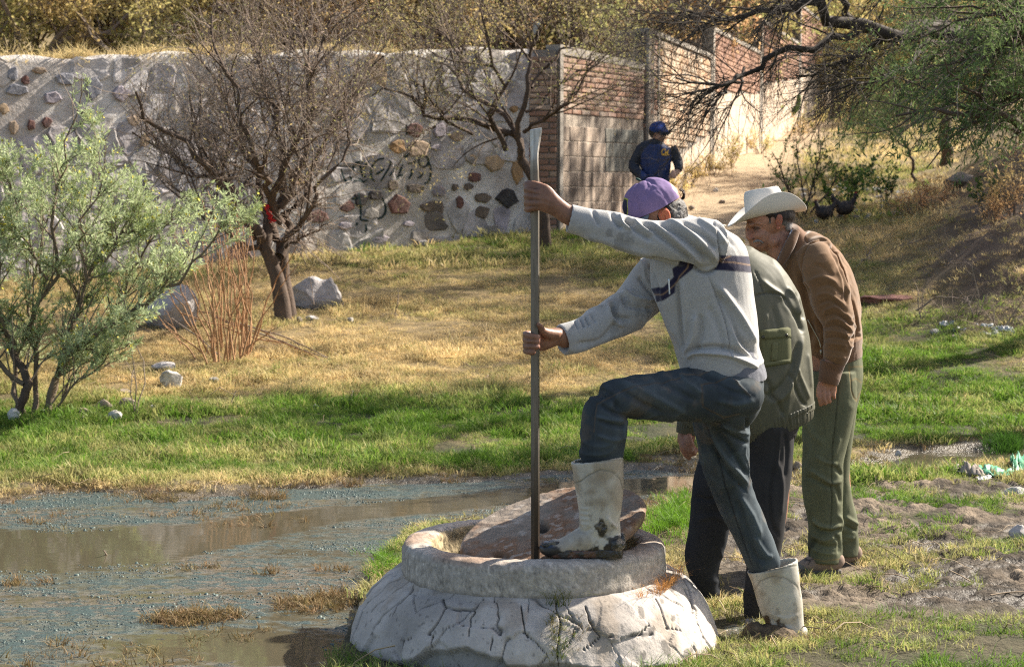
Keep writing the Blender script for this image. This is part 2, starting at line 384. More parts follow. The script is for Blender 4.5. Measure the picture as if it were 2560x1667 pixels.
dry_p = [P_(30, .050, .0055, .09, 1.8, 400+k) for k in range(4)]
wild = lambda x, y, t: np.clip(1.+1.1*fbm(x*2.6, y*2.6, o=3, seed=71)+.5*fbm(x*.8, y*.8, o=2, seed=72), .35, 1.9)*(1-.2*t)
field('foreground_grass', 38000, 5.2, 11.0, near_p, 'short olive grass tufts growing through the trampled mud at the right', lambda x, y: (mudmask(x, y) < .10+.9*(fbm(x*2.3, y*3, o=3, seed=77) > .20)+RNG.random(len(x))*.15) & (fbm(x*2.6, y*3.2, o=3, seed=78)+RNG.random(len(x))*.7 > .30), .5, 1.4, -.06)
field('meadow_grass', 58000, 10.3, 15.5, mid_p, 'lush green grass on the bank beyond the water, fading to straw', lambda x, y: RNG.random(len(x)) < np.clip(1.15+1.6*fbm(x*2.6, y*2.6, o=3, seed=71), .25, 1)*np.clip(1.25+3.2*fbm(x*.9, y*2.0, o=3, seed=73), .06, 1)*np.interp(tintf(x, y), [0, .5, 1], [1, .85, .65])*(1-.7*np.exp(-((stream(x, y)+.1)/.12)**2)), .6, 1.3, 0, wild)
field('dry_grass', 54000, 13.6, 24.5, dry_p+mid_p[:2], 'dry golden grass and thatch on the slope below the wall', lambda x, y: (RNG.random(len(x)) < .85*(1-.8*ss((x-(3.6+.27*np.maximum(y-18, 0)))/.8)*ss((y-14)/3))) & (pathmask(x, y) < .5), .7, 1.25, .02, wild)
field('slope_grass', 16000, 20, 60, far_p, 'dry yellow grass beside the rising dirt path', lambda x, y: (RNG.random(len(x)) > pathmask(x, y)*1.15) & (RNG.random(len(x)) < .8*(1-.85*ss((x-(3.6+.27*np.maximum(y-18, 0)))/.8))), .8, 1.8, .12)
# grass standing in the water and scum
MARSH = mat('marsh_stems', (.12, .13, .03), rough=.7, var=.4, scale=8, bump=0, attr_inst='tint', col2=(.24, .15, .08), trans=.3)
def in_water():
    pts = []; tt = []
    spots = [(465, 1560, .16, 90), (440, 1558, .1, 40), (510, 1550, .1, 30), (800, 1520, .16, 60), (760, 1535, .12, 40), (850, 1500, .1, 40), (340, 1250, .2, 26), (160, 1300, .3, 16), (60, 1320, .3, 12), (250, 1655, .35, 70),
             (640, 1270, .2, 30), (500, 1290, .25, 30), (480, 1430, .1, 14), (40, 1470, .1, 22), (660, 1440, .1, 12), (560, 1600, .15, 14), (350, 1210, .18, 60), (620, 1310, .25, 30), (660, 1250, .1, 50), (1240, 1290, .12, 12), (830, 1435, .06, 12), (420, 1200, .3, 40), (200, 1225, .3, 40), (800, 1520, .14, 60), (430, 1560, .1, 60), (490, 1562, .08, 50)]
    for px, py, r, n in spots:
        Y = (CAMH+.014)*FPX/(py-473.3); X = (px-CX)*Y/FPX
        a = RNG.uniform(0, math.tau, n); q = r*np.sqrt(RNG.random(n)); pts.append(np.stack((X+q*np.cos(a)*1.25, Y+q*np.sin(a)*.8, np.full(n, -.02)), -1)); tt.append(RNG.uniform(.45, .95, n))
    q_ = RNG.uniform(0, 1, (60000, 2)); xs_ = -4+q_[:, 0]*8; ys_ = 8.9+q_[:, 1]*4; s_ = stream(xs_, ys_); k_ = (np.abs(s_+.05) < .17) & (fbm(xs_*3, ys_*4, o=3, seed=87) > -.05) & (RNG.random(60000) < .22); pts.append(np.stack((xs_[k_], ys_[k_], zg(xs_[k_], ys_[k_])-.004), -1)); tt.append(RNG.uniform(.4, 1., k_.sum()))
    pts = np.concatenate(pts); tt = np.concatenate(tt); k = clear_of(pts[:, 0], pts[:, 1]); pts, tt = pts[k], tt[k]; n = len(pts)
    scatter('marsh_tufts', pts, rotz(n, .35), RNG.uniform(.5, 1.15, n), RNG.integers(0, 4, n), [mesh_obj('marsh_tuft', *tuft(12, .055, .0045, .03, 1.1, 500+k, 3), MARSH, link=False) for k in range(4)], tt, 'brown half drowned grass tufts standing in the scummy water', 'grass')
in_water()
# ================================================================ walls
def clip_poly(poly, n, d):
    out = []
    for i in range(len(poly)):
        a, b = poly[i], poly[(i+1) % len(poly)]; da, db = a@n-d, b@n-d
        if da <= 0: out.append(a)
        if (da < 0) != (db < 0) and abs(da-db) > 1e-9: out.append(a+(b-a)*(da/(da-db)))
    return out
MORTAR = mat('lime_mortar', (.60, .565, .53), rough=.95, var=.28, scale=2.2, bump=.9, bscale=16, bdist=.03, fine=(25, .10), col2=(.40, .36, .33), cscale=1.3)
def stone_mats():
    cs = [(.36,.33,.325),(.33,.30,.30),(.40,.37,.36),(.27,.255,.265),(.30,.265,.29),(.38,.34,.31),(.35,.325,.31),(.15,.085,.075),(.20,.11,.09),(.12,.10,.09),(.34,.20,.10),(.37,.25,.14),(.16,.12,.10),(.24,.19,.215)]
    w = [5,5,5,3,3,4,4,1.3,1.0,1.0,1.0,.8,1.,1.6]
    return [mat('wall_stone', tuple(min(.6, v*1.25+.02) for v in c), rough=.9, var=.35, scale=5, bump=.7, bscale=22, bdist=.02, col2=tuple(v*.72+.03 for v in c), cscale=4, fine=(60, .15), seed=k*3.3) for k, c in enumerate(cs)], np.array(w)/sum(w)
def stone_wall():
    A = np.array((-9.2, wallfoot(-9.2))); B = np.array((.22, wallfoot(.22))); d = B-A; Lw = np.linalg.norm(d); d /= Lw; nrm = np.array((d[1], -d[0]))   # faces the camera
    Ax = np.array(((d[0], d[1], 0), (nrm[0], nrm[1], 0), (0, 0, 1.)))
    def W(u, v, o): return np.array((A[0]+d[0]*u+nrm[0]*o, A[1]+d[1]*u+nrm[1]*o, v))
    zt = lambda u: np.interp(u, [0, Lw*.45, Lw], [2.86, 3.10, 3.47])+.02*math.sin(u*3.1)+.015*math.sin(u*7.7)
    root = empty('stone_wall', tuple(W(Lw/2, .6, 0)), 'long grey rubble stone wall with pale mortar and dark painted scrawl', 'wall')
    # body with slightly uneven face
    nu, nv = 190, 46; V = []; F = []
    us = np.linspace(0, Lw, nu)
    for j in range(nv):
        for u in us:
            z0 = -.2; z1 = zt(u); v = z0+(z1-z0)*j/(nv-1); p = W(u, v, 0); V.append(p)
    V = np.array(V); nn = fbm(V[:, 0]*2+V[:, 1], V[:, 2]*2.2, o=4, seed=81)*.014
    V[:, 0] += nrm[0]*nn; V[:, 1] += nrm[1]*nn
    F = [(j*nu+i, j*nu+i+1, (j+1)*nu+i+1, (j+1)*nu+i) for j in range(nv-1) for i in range(nu-1)]
    nb = len(V); top = [(nv-1)*nu+i for i in range(nu)]
    V2 = [V[t]+np.array((-nrm[0]*.42, -nrm[1]*.42, .0)) for t in top]; V3 = [np.array((p[0], p[1], -.2)) for p in V2]
    V = np.concatenate((V, V2, V3))
    F += [(top[i], top[i+1], nb+i+1, nb+i) for i in range(nu-1)]+[(nb+i, nb+i+1, nb+nu+i+1, nb+nu+i) for i in range(nu-1)]
    F += [(0, nb+nu, nb, top[0])]; F += [(nu-1, top[-1], nb+nu-1, nb+2*nu-1)]
    o = mesh_obj('wall_body', V, F, MORTAR, smooth=True); put(o, root)
    mats, w = stone_mats(); pts = []
    C_ = dict(maroon=(.15, .075, .062), brown=(.15, .115, .09), black=(.045, .038, .038), ochre=(.42, .30, .19), orange=(.36, .22, .11), lav=(.33, .29, .32), slate=(.26, .255, .28), tan=(.42, .31, .22), grey=(.27, .245, .225))
    HM = {k: mat('wall_stone', c, rough=.92, var=.3, scale=9, bump=.7, bscale=24, bdist=.02, col2=tuple(v*.65+.03 for v in c), cscale=7) for k, c in C_.items()}
    HAND = [(1186,443,15,13,'maroon'),(1136,469,8,9,'brown'),(1170,467,11,9,'brown'),(1269,495,27,23,'black'),(1206,494,19,13,'brown'),(1148,507,10,15,'maroon'),(1203,530,18,15,'brown'),(1081,518,32,16,'brown'),(1096,478,16,13,'lav'),(999,514,30,25,'maroon'),(1037,471,20,12,'brown'),(938,489,18,13,'black'),(900,499,19,17,'black'),(926,533,21,14,'grey'),(868,517,18,14,'maroon'),(979,463,14,15,'brown'),
        (1037,324,22,17,'maroon'),(1044,372,27,20,'tan'),(991,366,20,17,'orange'),(1235,407,30,20,'ochre'),(1291,430,14,28,'orange'),(1283,272,9,9,'orange'),(1046,593,25,15,'grey'),(947,599,22,12,'lav'),(792,541,28,16,'maroon'),(1090,369,11,7,'lav'),(1142,342,19,12,'tan'),(1098,326,17,17,'lav'),(1227,575,30,13,'grey'),(1020,560,14,7,'lav'),(860,565,16,10,'lav'),(1175,395,15,9,'ochre'),
        (62,201,11,11,'maroon'),(31,184,15,17,'slate'),(77,313,11,15,'maroon'),(116,306,12,14,'maroon'),(33,319,13,15,'tan'),(8,271,14,13,'ochre'),(40,226,28,16,'slate'),(98,176,17,8,'tan'),(232,222,25,28,'slate'),(360,352,12,17,'ochre'),(333,302,15,14,'tan'),(217,286,14,14,'brown'),(163,199,22,15,'slate'),(300,235,22,18,'lav'),(130,245,20,14,'lav')]
    def onwall(px, py):
        dr = P(px, py, 10)-CAMP; nn_ = np.array((nrm[0], nrm[1])); t = ((A-CAMP[:2])@nn_)/(dr[:2]@nn_); p_ = CAMP+dr*t; return float((p_[:2]-A)@d), float(p_[2]), p_[1]
    hand = []
    for px, py, hw, hh, cn in HAND:
        u_, v_, Y_ = onwall(px, py); u2_, _, _ = onwall(px+hw, py); hand.append((u_, v_, abs(u2_-u_), hh*Y_/FPX, cn))
    tries = 0
    while len(pts) < 246 and tries < 60000:
        tries += 1; u = RNG.uniform(.1, Lw-.05); X, Y = A+d*u; zb = float(g0(Y))-.05; v = RNG.uniform(zb+.03, zt(u)-.05)
        if any(((u-h[0])/(h[2]+.11))**2+((v-h[1])/(h[3]+.09))**2 < 1 for h in hand): continue
        r = .20 if tries < 6000 else .150
        if all((u-a)**2+((v-b)*1.25)**2 > r*r for a, b in pts): pts.append((u, v))
    pts = np.array(pts)
    for u_, v_, hw, hh, cn in hand:      # the stones one can tell apart
        m = int(RNG.integers(6, 10)); ring = [np.array((u_+hw*math.cos(a)*q_, v_+hh*math.sin(a)*q_)) for a, q_ in zip(np.arange(m)*math.tau/m+RNG.normal(0, .16, m)+RNG.random(), RNG.uniform(.82, 1.22, m))]; Vs = []
        for f, o_ in ((1.04, -.03), (1., .012), (.86, .022)):
            for q in ring: qq = np.array((u_, v_))+(q-np.array((u_, v_)))*f; Vs.append(W(qq[0], qq[1], o_+(RNG.normal(0, .003) if o_ > 0 else 0)+.014))
        Vs.append(W(u_, v_, .038)); Fs = [(l*m+i, l*m+(i+1) % m, (l+1)*m+(i+1) % m, (l+1)*m+i) for l in (0, 1) for i in range(m)]+[(2*m+i, 2*m+(i+1) % m, 3*m) for i in range(m)]
        put(mesh_obj('stone', Vs, Fs, HM[cn]), root)
    for k, p in enumerate(pts):
        dist = np.hypot(*(pts-p).T); nb_ = np.argsort(dist)[1:14]
        poly = [p+np.array(q) for q in ((-.27, -.2), (.27, -.2), (.27, .2), (-.27, .2))]
        X, Y = A+d*p[0]
        poly = clip_poly(poly, np.array((0, 1.)), zt(p[0])-.012)
        plast = RNG.random() < (.93 if p[0] > 4.5 else .8); sh = RNG.uniform(.004, .02) if plast else RNG.uniform(.02, .085)
        for q in nb_:
            n = pts[q]-p; l = np.linalg.norm(n); n = n/l; poly = clip_poly(poly, n, p@n+l*.5-sh)
            if len(poly) < 3: break
        if len(poly) < 4: continue
        c = np.mean(poly, 0)
        # densify and roughen the outline
        ring = []
        for i in range(len(poly)):
            a, b = poly[i], poly[(i+1) % len(poly)]; l = np.linalg.norm(b-a)
            if l < .025: continue
            ring.append(a+(b-a)*.2); 
            if l > .10: ring.append(a+(b-a)*.5+RNG.normal(0, .014, 2))
            ring.append(a+(b-a)*.8)
        if len(ring) < 5: continue
        m = len(ring); pr = RNG.uniform(.002, .012) if plast else RNG.uniform(.006, .03); Vs = []
        tlt = RNG.normal(0, .05, 2)
        for f, o_ in ((1., -.03), (.98, pr*.55), (.82, pr), ):
            for q in ring:
                qq = c+(q-c)*f; oo = o_+(qq-c)@tlt*(o_ > 0)+(RNG.normal(0, .004) if o_ > 0 else 0)
                Vs.append(W(qq[0], qq[1], oo+.012))
        Vs.append(W(c[0], c[1], pr+RNG.normal(0, .006)+.012))
        Fs = [(l*m+i, l*m+(i+1) % m, (l+1)*m+(i+1) % m, (l+1)*m+i) for l in (0, 1) for i in range(m)]+[(2*m+i, 2*m+(i+1) % m, 3*m) for i in range(m)]
        prob = w*np.where(np.isin(np.arange(14), (0, 1, 2, 5, 6)), 1, 0) if plast else w*np.where(np.arange(14) < 7, .35, 1.); prob = prob/prob.sum()
        if p[1] < 1.9 and p[0] > 4.6 and not plast: prob = w*np.where(np.isin(np.arange(14), (7, 8, 9, 12, 10)), 3.2, 1); prob = prob/prob.sum()
        s = mesh_obj('stone', Vs, Fs, mats[RNG.choice(14, p=prob)]); put(s, root)
    # scrawl, painted on: ribbons laid on the surface
    bpy.context.view_layer.update()
    BV = []; BF = []; nbv = 0
    for ch in root.children:
        co = np.empty(len(ch.data.vertices)*3, np.float32); ch.data.vertices.foreach_get('co', co); co = co.reshape(-1, 3)
        BV.append(co); BF += [[i+nbv for i in pl.vertices] for pl in ch.data.polygons]; nbv += len(co)
    bvh = BVHTree.FromPolygons(np.concatenate(BV).tolist(), BF)
    S = lambda *q: [(820+.2194*a, 300+.2194*b) for a, b in q]
    strokes = [S((150,560),(165,620),(190,690),(230,710),(265,690),(262,655),(235,650)), S((395,480),(350,478),(300,505),(285,560),(300,610)), S((330,480),(380,540),(375,610),(430,655)), S((400,560),(440,500),(465,480)),
        S((290,690),(330,690),(360,670),(400,715),(450,680)), S((640,440),(560,450),(505,520),(485,600),(500,670),(540,705)), S((545,620),(590,600),(640,560)), S((700,460),(720,500),(690,560),(600,700)), S((760,510),(790,540),(700,640)),
        S((850,510),(820,600),(780,680)), S((770,635),(860,632)), S((900,500),(980,490),(1000,450)), S((950,560),(965,600),(920,670)), S((1060,410),(1030,450),(1045,510),(1080,545),(1130,520),(1150,470),(1130,420),(1080,402),(1060,410)), S((1150,480),(1175,560),(1170,650),(1140,720),(1100,720)),
        S((1040,600),(1080,610),(1060,650),(1020,660)), S((880,400),(870,420),(900,420),(930,370)), S((895,170),(900,120),(880,90),(900,50)), S((350,830),(370,960),(375,1060),(370,1140)), S((270,900),(360,890)), S((560,1130),(620,1110),(660,1050),(655,970),(620,890)), S((375,1140),(460,1150)),
        S((430,1190),(440,1240),(425,1280)), S((320,1200),(340,1170))]
    mb = MB()
    for stq in strokes:
        q = np.array(stq); t = np.linspace(0, len(q)-1, (len(q)-1)*5+1); q = np.stack((np.interp(t, range(len(q)), q[:, 0]), np.interp(t, range(len(q)), q[:, 1])), -1)
        if len(q) > 8: q[2:-2] = (q[:-4]+q[1:-3]+q[2:-2]+q[3:-1]+q[4:])/5
        wv = []; 
        for i, (a, b) in enumerate(q):
            tn = q[min(i+1, len(q)-1)]-q[max(i-1, 0)]; tn = tn/max(1e-6, np.linalg.norm(tn)); no = np.array((-tn[1], tn[0])); hw = 2.9*(1-.35*abs(2*i/(len(q)-1)-1))
            pr = []
            for sgn in (-1, 1):
                a2, b2 = a+no[0]*hw*sgn, b+no[1]*hw*sgn; dr = P(a2, b2, 10)-CAMP; dr = Vector(dr).normalized()
                hit = bvh.ray_cast(Vector(CAMP), dr, 60)
                pr.append(np.array(hit[0]-dr*.006) if hit[0] is not None else None)
            wv.append(pr)
        for i in range(len(wv)-1):
            c4 = [wv[i][0], wv[i][1], wv[i+1][1], wv[i+1][0]]
            if any(c is None for c in c4): continue
            mb.add(c4, [(0, 1, 2, 3)])
    V, F = mb.get(); put(mesh_obj('painted_scrawl', V, F, mat('dark_green_spray', (.018, .035, .035), var=.3, bump=0)), root)
    # dry creeper fringe on the coping
    return root
stone_wall()
BRICK = [mat('fired_brick', c, rough=.92, var=.3, scale=6, bump=.6, bscale=45, bdist=.008, col2=c2, cscale=1.8, fine=(80, .14), seed=k) for k, (c, c2) in enumerate((((.29,.165,.115), (.42,.32,.25)), ((.33,.195,.135), (.27,.155,.115)), ((.25,.14,.105), (.42,.34,.28)), ((.38,.27,.20), (.29,.18,.135))))]
WASH = [mat('washed_brick', c, rough=.92, var=.3, scale=5, bump=.6, bscale=45, bdist=.008, col2=c2, cscale=2.6, fine=(60, .12), seed=k) for k, (c, c2) in enumerate((((.50,.40,.30), (.42,.27,.17)), ((.55,.46,.36), (.45,.33,.23)), ((.42,.26,.16), (.52,.42,.32))))]
JOINT = mat('brick_joint', (.23, .20, .175), rough=.95, var=.3, scale=4, bump=.8, bscale=30, bdist=.02)
BLOCK = mat('stained_block', (.50, .395, .31), rough=.93, var=.34, scale=3, bump=.6, bscale=30, bdist=.012, col2=(.12, .095, .08), cscale=1.6, stretch=(3.4, 3.4, .45), fine=(25, .15))
BLOCKD = mat('soot_block', (.10, .105, .10), rough=.93, var=.4, scale=3, bump=.6, bscale=30, bdist=.012, col2=(.26, .24, .2), cscale=4, stretch=(2.6, 2.6, .35), fine=(25, .15))
JOINT2 = mat('stained_joint', (.44, .37, .30), rough=.95, var=.3, scale=3, bump=.8, bscale=30, bdist=.02, col2=(.17, .14, .12), cscale=3.2, stretch=(2.6, 2.6, .35))
CONC = mat('cast_concrete', (.34, .305, .265), rough=.93, var=.3, scale=4, bump=.7, bscale=25, bdist=.015, col2=(.22, .195, .17), cscale=3)
PLAST = mat('pale_plaster', (.55, .46, .37), rough=.93, var=.28, scale=2, bump=.5, bscale=20, bdist=.02, col2=(.42, .32, .24), cscale=2)
def panel_frame(A, B):
    A = np.array(A, float); B = np.array(B, float); d = B-A; L = np.linalg.norm(d); d /= L; n = np.array((d[1], -d[0]))
    ax = np.array(((d[0], d[1], 0), (n[0], n[1], 0), (0, 0, 1.)))
    return A, d, n, L, ax, (lambda u, v, o: np.array((A[0]+d[0]*u+n[0]*o, A[1]+d[1]*u+n[1]*o, v)))
def slab(mb, W, u0, u1, zlo0, zlo1, zhi0, zhi1, o0, o1):
    V = [W(u0, zlo0, o0), W(u1, zlo1, o0), W(u1, zlo1, o1), W(u0, zlo0, o1), W(u0, zhi0, o0), W(u1, zhi1, o0), W(u1, zhi1, o1), W(u0, zhi0, o1)]
    mb.add(V, [(0, 1, 2, 3), (7, 6, 5, 4), (3, 2, 6, 7), (1, 0, 4, 5), (2, 1, 5, 6), (0, 3, 7, 4)])
BRK = {}
def brick_piece(sx, sy, sz, key):
    "chipped brick: box with a chamfered, slightly uneven front (+n) face, shared mesh"
    if key in BRK: return BRK[key]
    r = np.random.default_rng(hash(key) % 1000); V = []
    for o_, f in ((-sy/2, 1.), (sy/2-.006, 1.), (sy/2, .0)):
        ins = .007 if f == 0 else 0
        for a, b in ((-1, -1), (0, -1), (1, -1), (1, 1), (0, 1), (-1, 1)):
            V.append((a*(sx/2-ins)+r.normal(0, .002), o_+r.normal(0, .0015)*(o_ > 0), b*(sz/2-ins)+r.normal(0, .002)))
    F = [(l*6+i, l*6+(i+1) % 6, (l+1)*6+(i+1) % 6, (l+1)*6+i) for l in (0, 1) for i in range(6)]+[(12, 13, 16, 17), (13, 14, 15, 16)]
    F = [tuple(reversed(f)) for f in F]
    me = bpy.data.meshes.new('brick'); me.from_pydata(V, [], F); me.update(); BRK[key] = me; return me
CNT = {}
def lay(root, W, d, name, u0, u1, z0, z1, bl, bh, joint, mats, off=.012, limit=300, zclip=None, zfloor=None, depth=.06, cond=None):
    "courses of pieces from u0..u1 and z0..z1; past the limit they are joined into one part"
    rest = MB(); k = 0; row = 0; z = z0; ang = math.atan2(d[1], d[0]); 
    cnt = CNT.get(root.name, 0)
    while z+bh < z1+1e-6:
        u = u0-(bl+joint)*(.5 if row % 2 else 0)+0; 
        while u < u1-.02:
            a, b = max(u, u0), min(u+bl, u1); u += bl+joint
            if b-a < .04: continue
            zc = z+bh/2; uc = (a+b)/2
            if zclip and zc+bh/2 > zclip(uc): continue
            if zfloor and zc < zfloor(uc): continue
            if cond and not cond(uc, zc): continue
            full = abs((b-a)-bl) < .005; v = RNG.integers(0, 3); m = mats[RNG.integers(0, len(mats))]
            if cnt < limit:
                me = brick_piece(b-a if not full else bl, depth, bh, (round(b-a if not full else bl, 2), round(bh, 3), depth, v))
                o = bpy.data.objects.new(name, me.copy() if False else me); COL.objects.link(o)
                if not me.materials: me.materials.append(None)
                o.material_slots[0].link = 'OBJECT'; o.material_slots[0].material = m
                p = W(uc, zc, off-depth/2+RNG.normal(0, .0025 if bh < .1 else .0008)+(.012 if bh < .1 else .004)); o.location = tuple(p)
                o.rotation_euler = (0, RNG.normal(0, .006), ang+math.pi+RNG.normal(0, .006)); o.parent = root; o.matrix_parent_inverse = Matrix.Translation(root.location).inverted(); cnt += 1
            else:
                ax = np.array(((d[0], d[1], 0), (d[1], -d[0], 0), (0, 0, 1.)))
                Vb, Fb = box(W(uc, zc, off-depth/2+.012), b-a, depth, bh, ax, .0015); rest.add(Vb, Fb)
        z += bh+joint; row += 1
    CNT[root.name] = cnt
    if rest.n:
        V, F = rest.get(); o = mesh_obj(name+'_courses', V, F, mats[0]); put(o, root); o['kind'] = 'stuff'
# corner brick pier
def pier(A, B, z0, z1, label, conc=False, name='brick_pier', bl=.245):
    A_, d, n, L, ax, W = panel_frame(A, B)
    root = empty(name, tuple(W(L/2, z0, 0)), label, 'pillar')
    mb = MB(); slab(mb, W, .004, L-.004, z0-.3, z0-.3, z1, z1, -.36, .0); V, F = mb.get(); put(mesh_obj('core', V, F, JOINT), root)
    lay(root, W, d, 'brick', 0, L, z0-.1, z1-.02, bl if L > bl else L, .06, .016, BRICK)
    return root
pier((.22, 23.03), (.56, 22.99), 1.05, 3.45, 'reddish brick corner pier where stone wall meets block wall')
# block and brick wall, panel one
def wall_one():
    A_, d, n, L, ax, W = panel_frame((.585, 23.02), (1.80, 25.1))
    root = empty('block_and_brick_wall', tuple(W(L/2, 1.2, 0)), 'stained block wall topped with red brick courses behind the man in blue', 'wall')
    zt = lambda u: 3.42-.06*u/L
    mb = MB(); slab(mb, W, 0, L, .7, .9, zt(0)-.02, zt(L)-.02, -.16, 0.009); V, F = mb.get(); put(mesh_obj('core', V, F, JOINT2), root)
    mb = MB(); slab(mb, W, 0, L, zt(0)-.019, zt(L)-.019, zt(0)+.10, zt(L)+.06, -.18, .03); V, F = mb.get(); put(mesh_obj('coping', V, F, CONC), root)
    mb = MB(); slab(mb, W, 0, .085, .7, .7, zt(0)-.02, zt(0)-.02, 0, .03); V, F = mb.get(); put(mesh_obj('corner_strip', V, F, CONC), root)
    lay(root, W, d, 'brick', .09, L, 2.66, 3.42, .235, .056, .016, BRICK, zclip=lambda u: zt(u)-.01)
    lay(root, W, d, 'block', .09, L, .96, 2.65, .39, .182, .012, [BLOCK, BLOCK, BLOCK], cond=lambda u, z: not (u > L*.52 and z > 1.95))
    lay(root, W, d, 'block', L*.53, L, 1.934, 2.65, .39, .182, .012, [BLOCKD], off=.014)
wall_one()
pier((1.44, 25.42), (1.86, 25.24), 1.2, 3.90, 'taller brick pier at the back end of the block wall', name='brick_pier', bl=.20)
# long sunlit wall up the path
def wall_two():
    T0 = np.array((1.86, 25.22)); D = np.array((1.45, 5.1))
    def zb(t): p = T0+D*t; return float(zg(p[0], p[1], False))
    secs = [(0.0, 1.0, 3.88, 'pale washed brick wall section just right of the man in blue', 'mix'), (1.012, 2.08, 4.35, 'sunlit wall section with orange brick top and plastered foot behind the branches', 'half'), (2.09, 3.25, 5.0, 'far plastered wall section beside the cactus', 'half'), (3.26, 4.6, 5.9, 'farthest wall section at the top of the dirt path', 'half')]
    for si, (t0, t1, zt, label, ty) in enumerate(secs):
        A = T0+D*t0; B = T0+D*t1; A_, d, n, L, ax, W = panel_frame(A, B); z0, z1 = zb(t0), zb(t1)
        root = empty('washed_brick_wall' if si == 0 else 'plastered_wall', tuple(W(L/2, z0, 0)), label, 'wall')
        mb = MB(); slab(mb, W, 0, L, z0-.4, z1-.4, zt-.02, zt-.02, -.16, 0); V, F = mb.get(); put(mesh_obj('core', V, F, JOINT), root)
        cw = .16
        for k, u in enumerate((0, L-cw)):
            mb = MB(); slab(mb, W, u, u+cw, z0-.4, z1-.4, zt+.04, zt+.04, -.17, .035); V, F = mb.get(); put(mesh_obj('column', V, F, CONC), root)
        mb = MB(); slab(mb, W, cw, L-cw, zt-.019, zt-.019, zt+.05, zt+.05, -.17, .03); V, F = mb.get(); put(mesh_obj('coping', V, F, CONC), root)
        if si == 0:
            mid = .72; mb = MB(); slab(mb, W, mid, mid+.09, z0-.4, z1-.4, zt-.02, zt-.02, .0, .03); V, F = mb.get(); put(mesh_obj('concrete_strip', V, F, CONC), root)
            zs = lambda u: z0+.62+(z1-z0)*u/L
            lay(root, W, d, 'brick', mid+.1, L-cw, z0+.55, zt-.02, .27, .088, .018, WASH, limit=290, zfloor=zs)
            lay(root, W, d, 'brick', cw, mid-.01, 2.75, zt-.02, .24, .06, .016, BRICK, limit=300)
            mb = MB(); slab(mb, W, cw, mid-.005, z0-.4, z1-.4, 2.74, 2.74, 0, .02); V, F = mb.get(); put(mesh_obj('plaster', V, F, PLAST), root)
            mb = MB(); slab(mb, W, mid+.095, L-cw, z0-.4, z1-.4, z0+.57, z1+.57, 0, .022); V, F = mb.get(); put(mesh_obj('plaster', V, F, PLAST), root)
        else:
            zm0, zm1 = z0+1.25, z1+1.05
            mb = MB(); slab(mb, W, cw, L-cw, z0-.4, z1-.4, zm0, zm1, 0, .022); V, F = mb.get(); put(mesh_obj('plaster', V, F, PLAST), root)
            lay(root, W, d, 'brick', cw, L-cw, zm0-.3, zt-.02, .27, .07, .018, BRICK[1:]+WASH[2:], limit=0, zfloor=lambda u: zm0+(zm1-zm0)*u/L+.04)
wall_two()
# ================================================================ branching plants
def resample(pts, K):
    pts = np.asarray(pts, float); s = np.concatenate(([0], np.cumsum(np.linalg.norm(np.diff(pts, axis=0), axis=1)))); t = np.linspace(0, s[-1], K)
    return np.stack([np.interp(t, s, pts[:, k]) for k in range(3)], -1)
def limbs(rows, K=14, wob=.03, rng=None):
    "rows: (points, r0, r1) -> P(N,K,3), R(N,K)"
    rng = rng or RNG; Ps = []; Rs = []
    for pts, r0, r1 in rows:
        p = resample(pts, K); L = np.linalg.norm(p[-1]-p[0])
        n = np.cumsum(rng.normal(0, 1, (K, 3)), 0); n -= n[0]; n -= np.linspace(0, 1, K)[:, None]*n[-1]; p = p+n*L*wob/math.sqrt(K)*1.2*np.array((1, 1, .7)); Ps.append(p); Rs.append(np.linspace(r0, r1, K))
    return np.array(Ps), np.array(Rs)
def sprout(Pp, Rp, n, L, Lr=.4, ang=(25, 60), up=.3, curl=.35, grav=0., K=7, rmax=1, rk=.65, tip=.25, t0=.25, rng=None, bias=None):
    rng = rng or RNG; N, Kp, _ = Pp.shape; M = N*n
    idx = np.repeat(np.arange(N), n); t = t0+(1-t0)*rng.random(M)*.98; f = t*(Kp-1); i = np.floor(f).astype(int); fr = (f-i)[:, None]
    o = Pp[idx, i]*(1-fr)+Pp[idx, i+1]*fr; tg = Pp[idx, i+1]-Pp[idx, i]; tg /= np.linalg.norm(tg, axis=1)[:, None]+1e-9
    rp = Rp[idx, i]*(1-fr[:, 0])+Rp[idx, i+1]*fr[:, 0]
    q = rng.normal(0, 1, (M, 3)); q -= (q*tg).sum(1)[:, None]*tg; q /= np.linalg.norm(q, axis=1)[:, None]+1e-9
    a = np.radians(rng.uniform(ang[0], ang[1], M))[:, None]; d = tg*np.cos(a)+q*np.sin(a); d[:, 2] += up
    if bias is not None: d = d+np.asarray(bias)
    d /= np.linalg.norm(d, axis=1)[:, None]
    Ls = L*(1-Lr+2*Lr*rng.random(M))*(1-.35*t); out = [o]; p = o
    for k in range(K-1):
        d = d+rng.normal(0, curl, (M, 3)); d[:, 2] += grav; d /= np.linalg.norm(d, axis=1)[:, None]; p = p+d*(Ls/(K-1))[:, None]; out.append(p)
    r = np.minimum(rp*rk, rmax); Rn = r[:, None]*np.linspace(1, tip, K)[None, :]
    return np.stack(out, 1), Rn
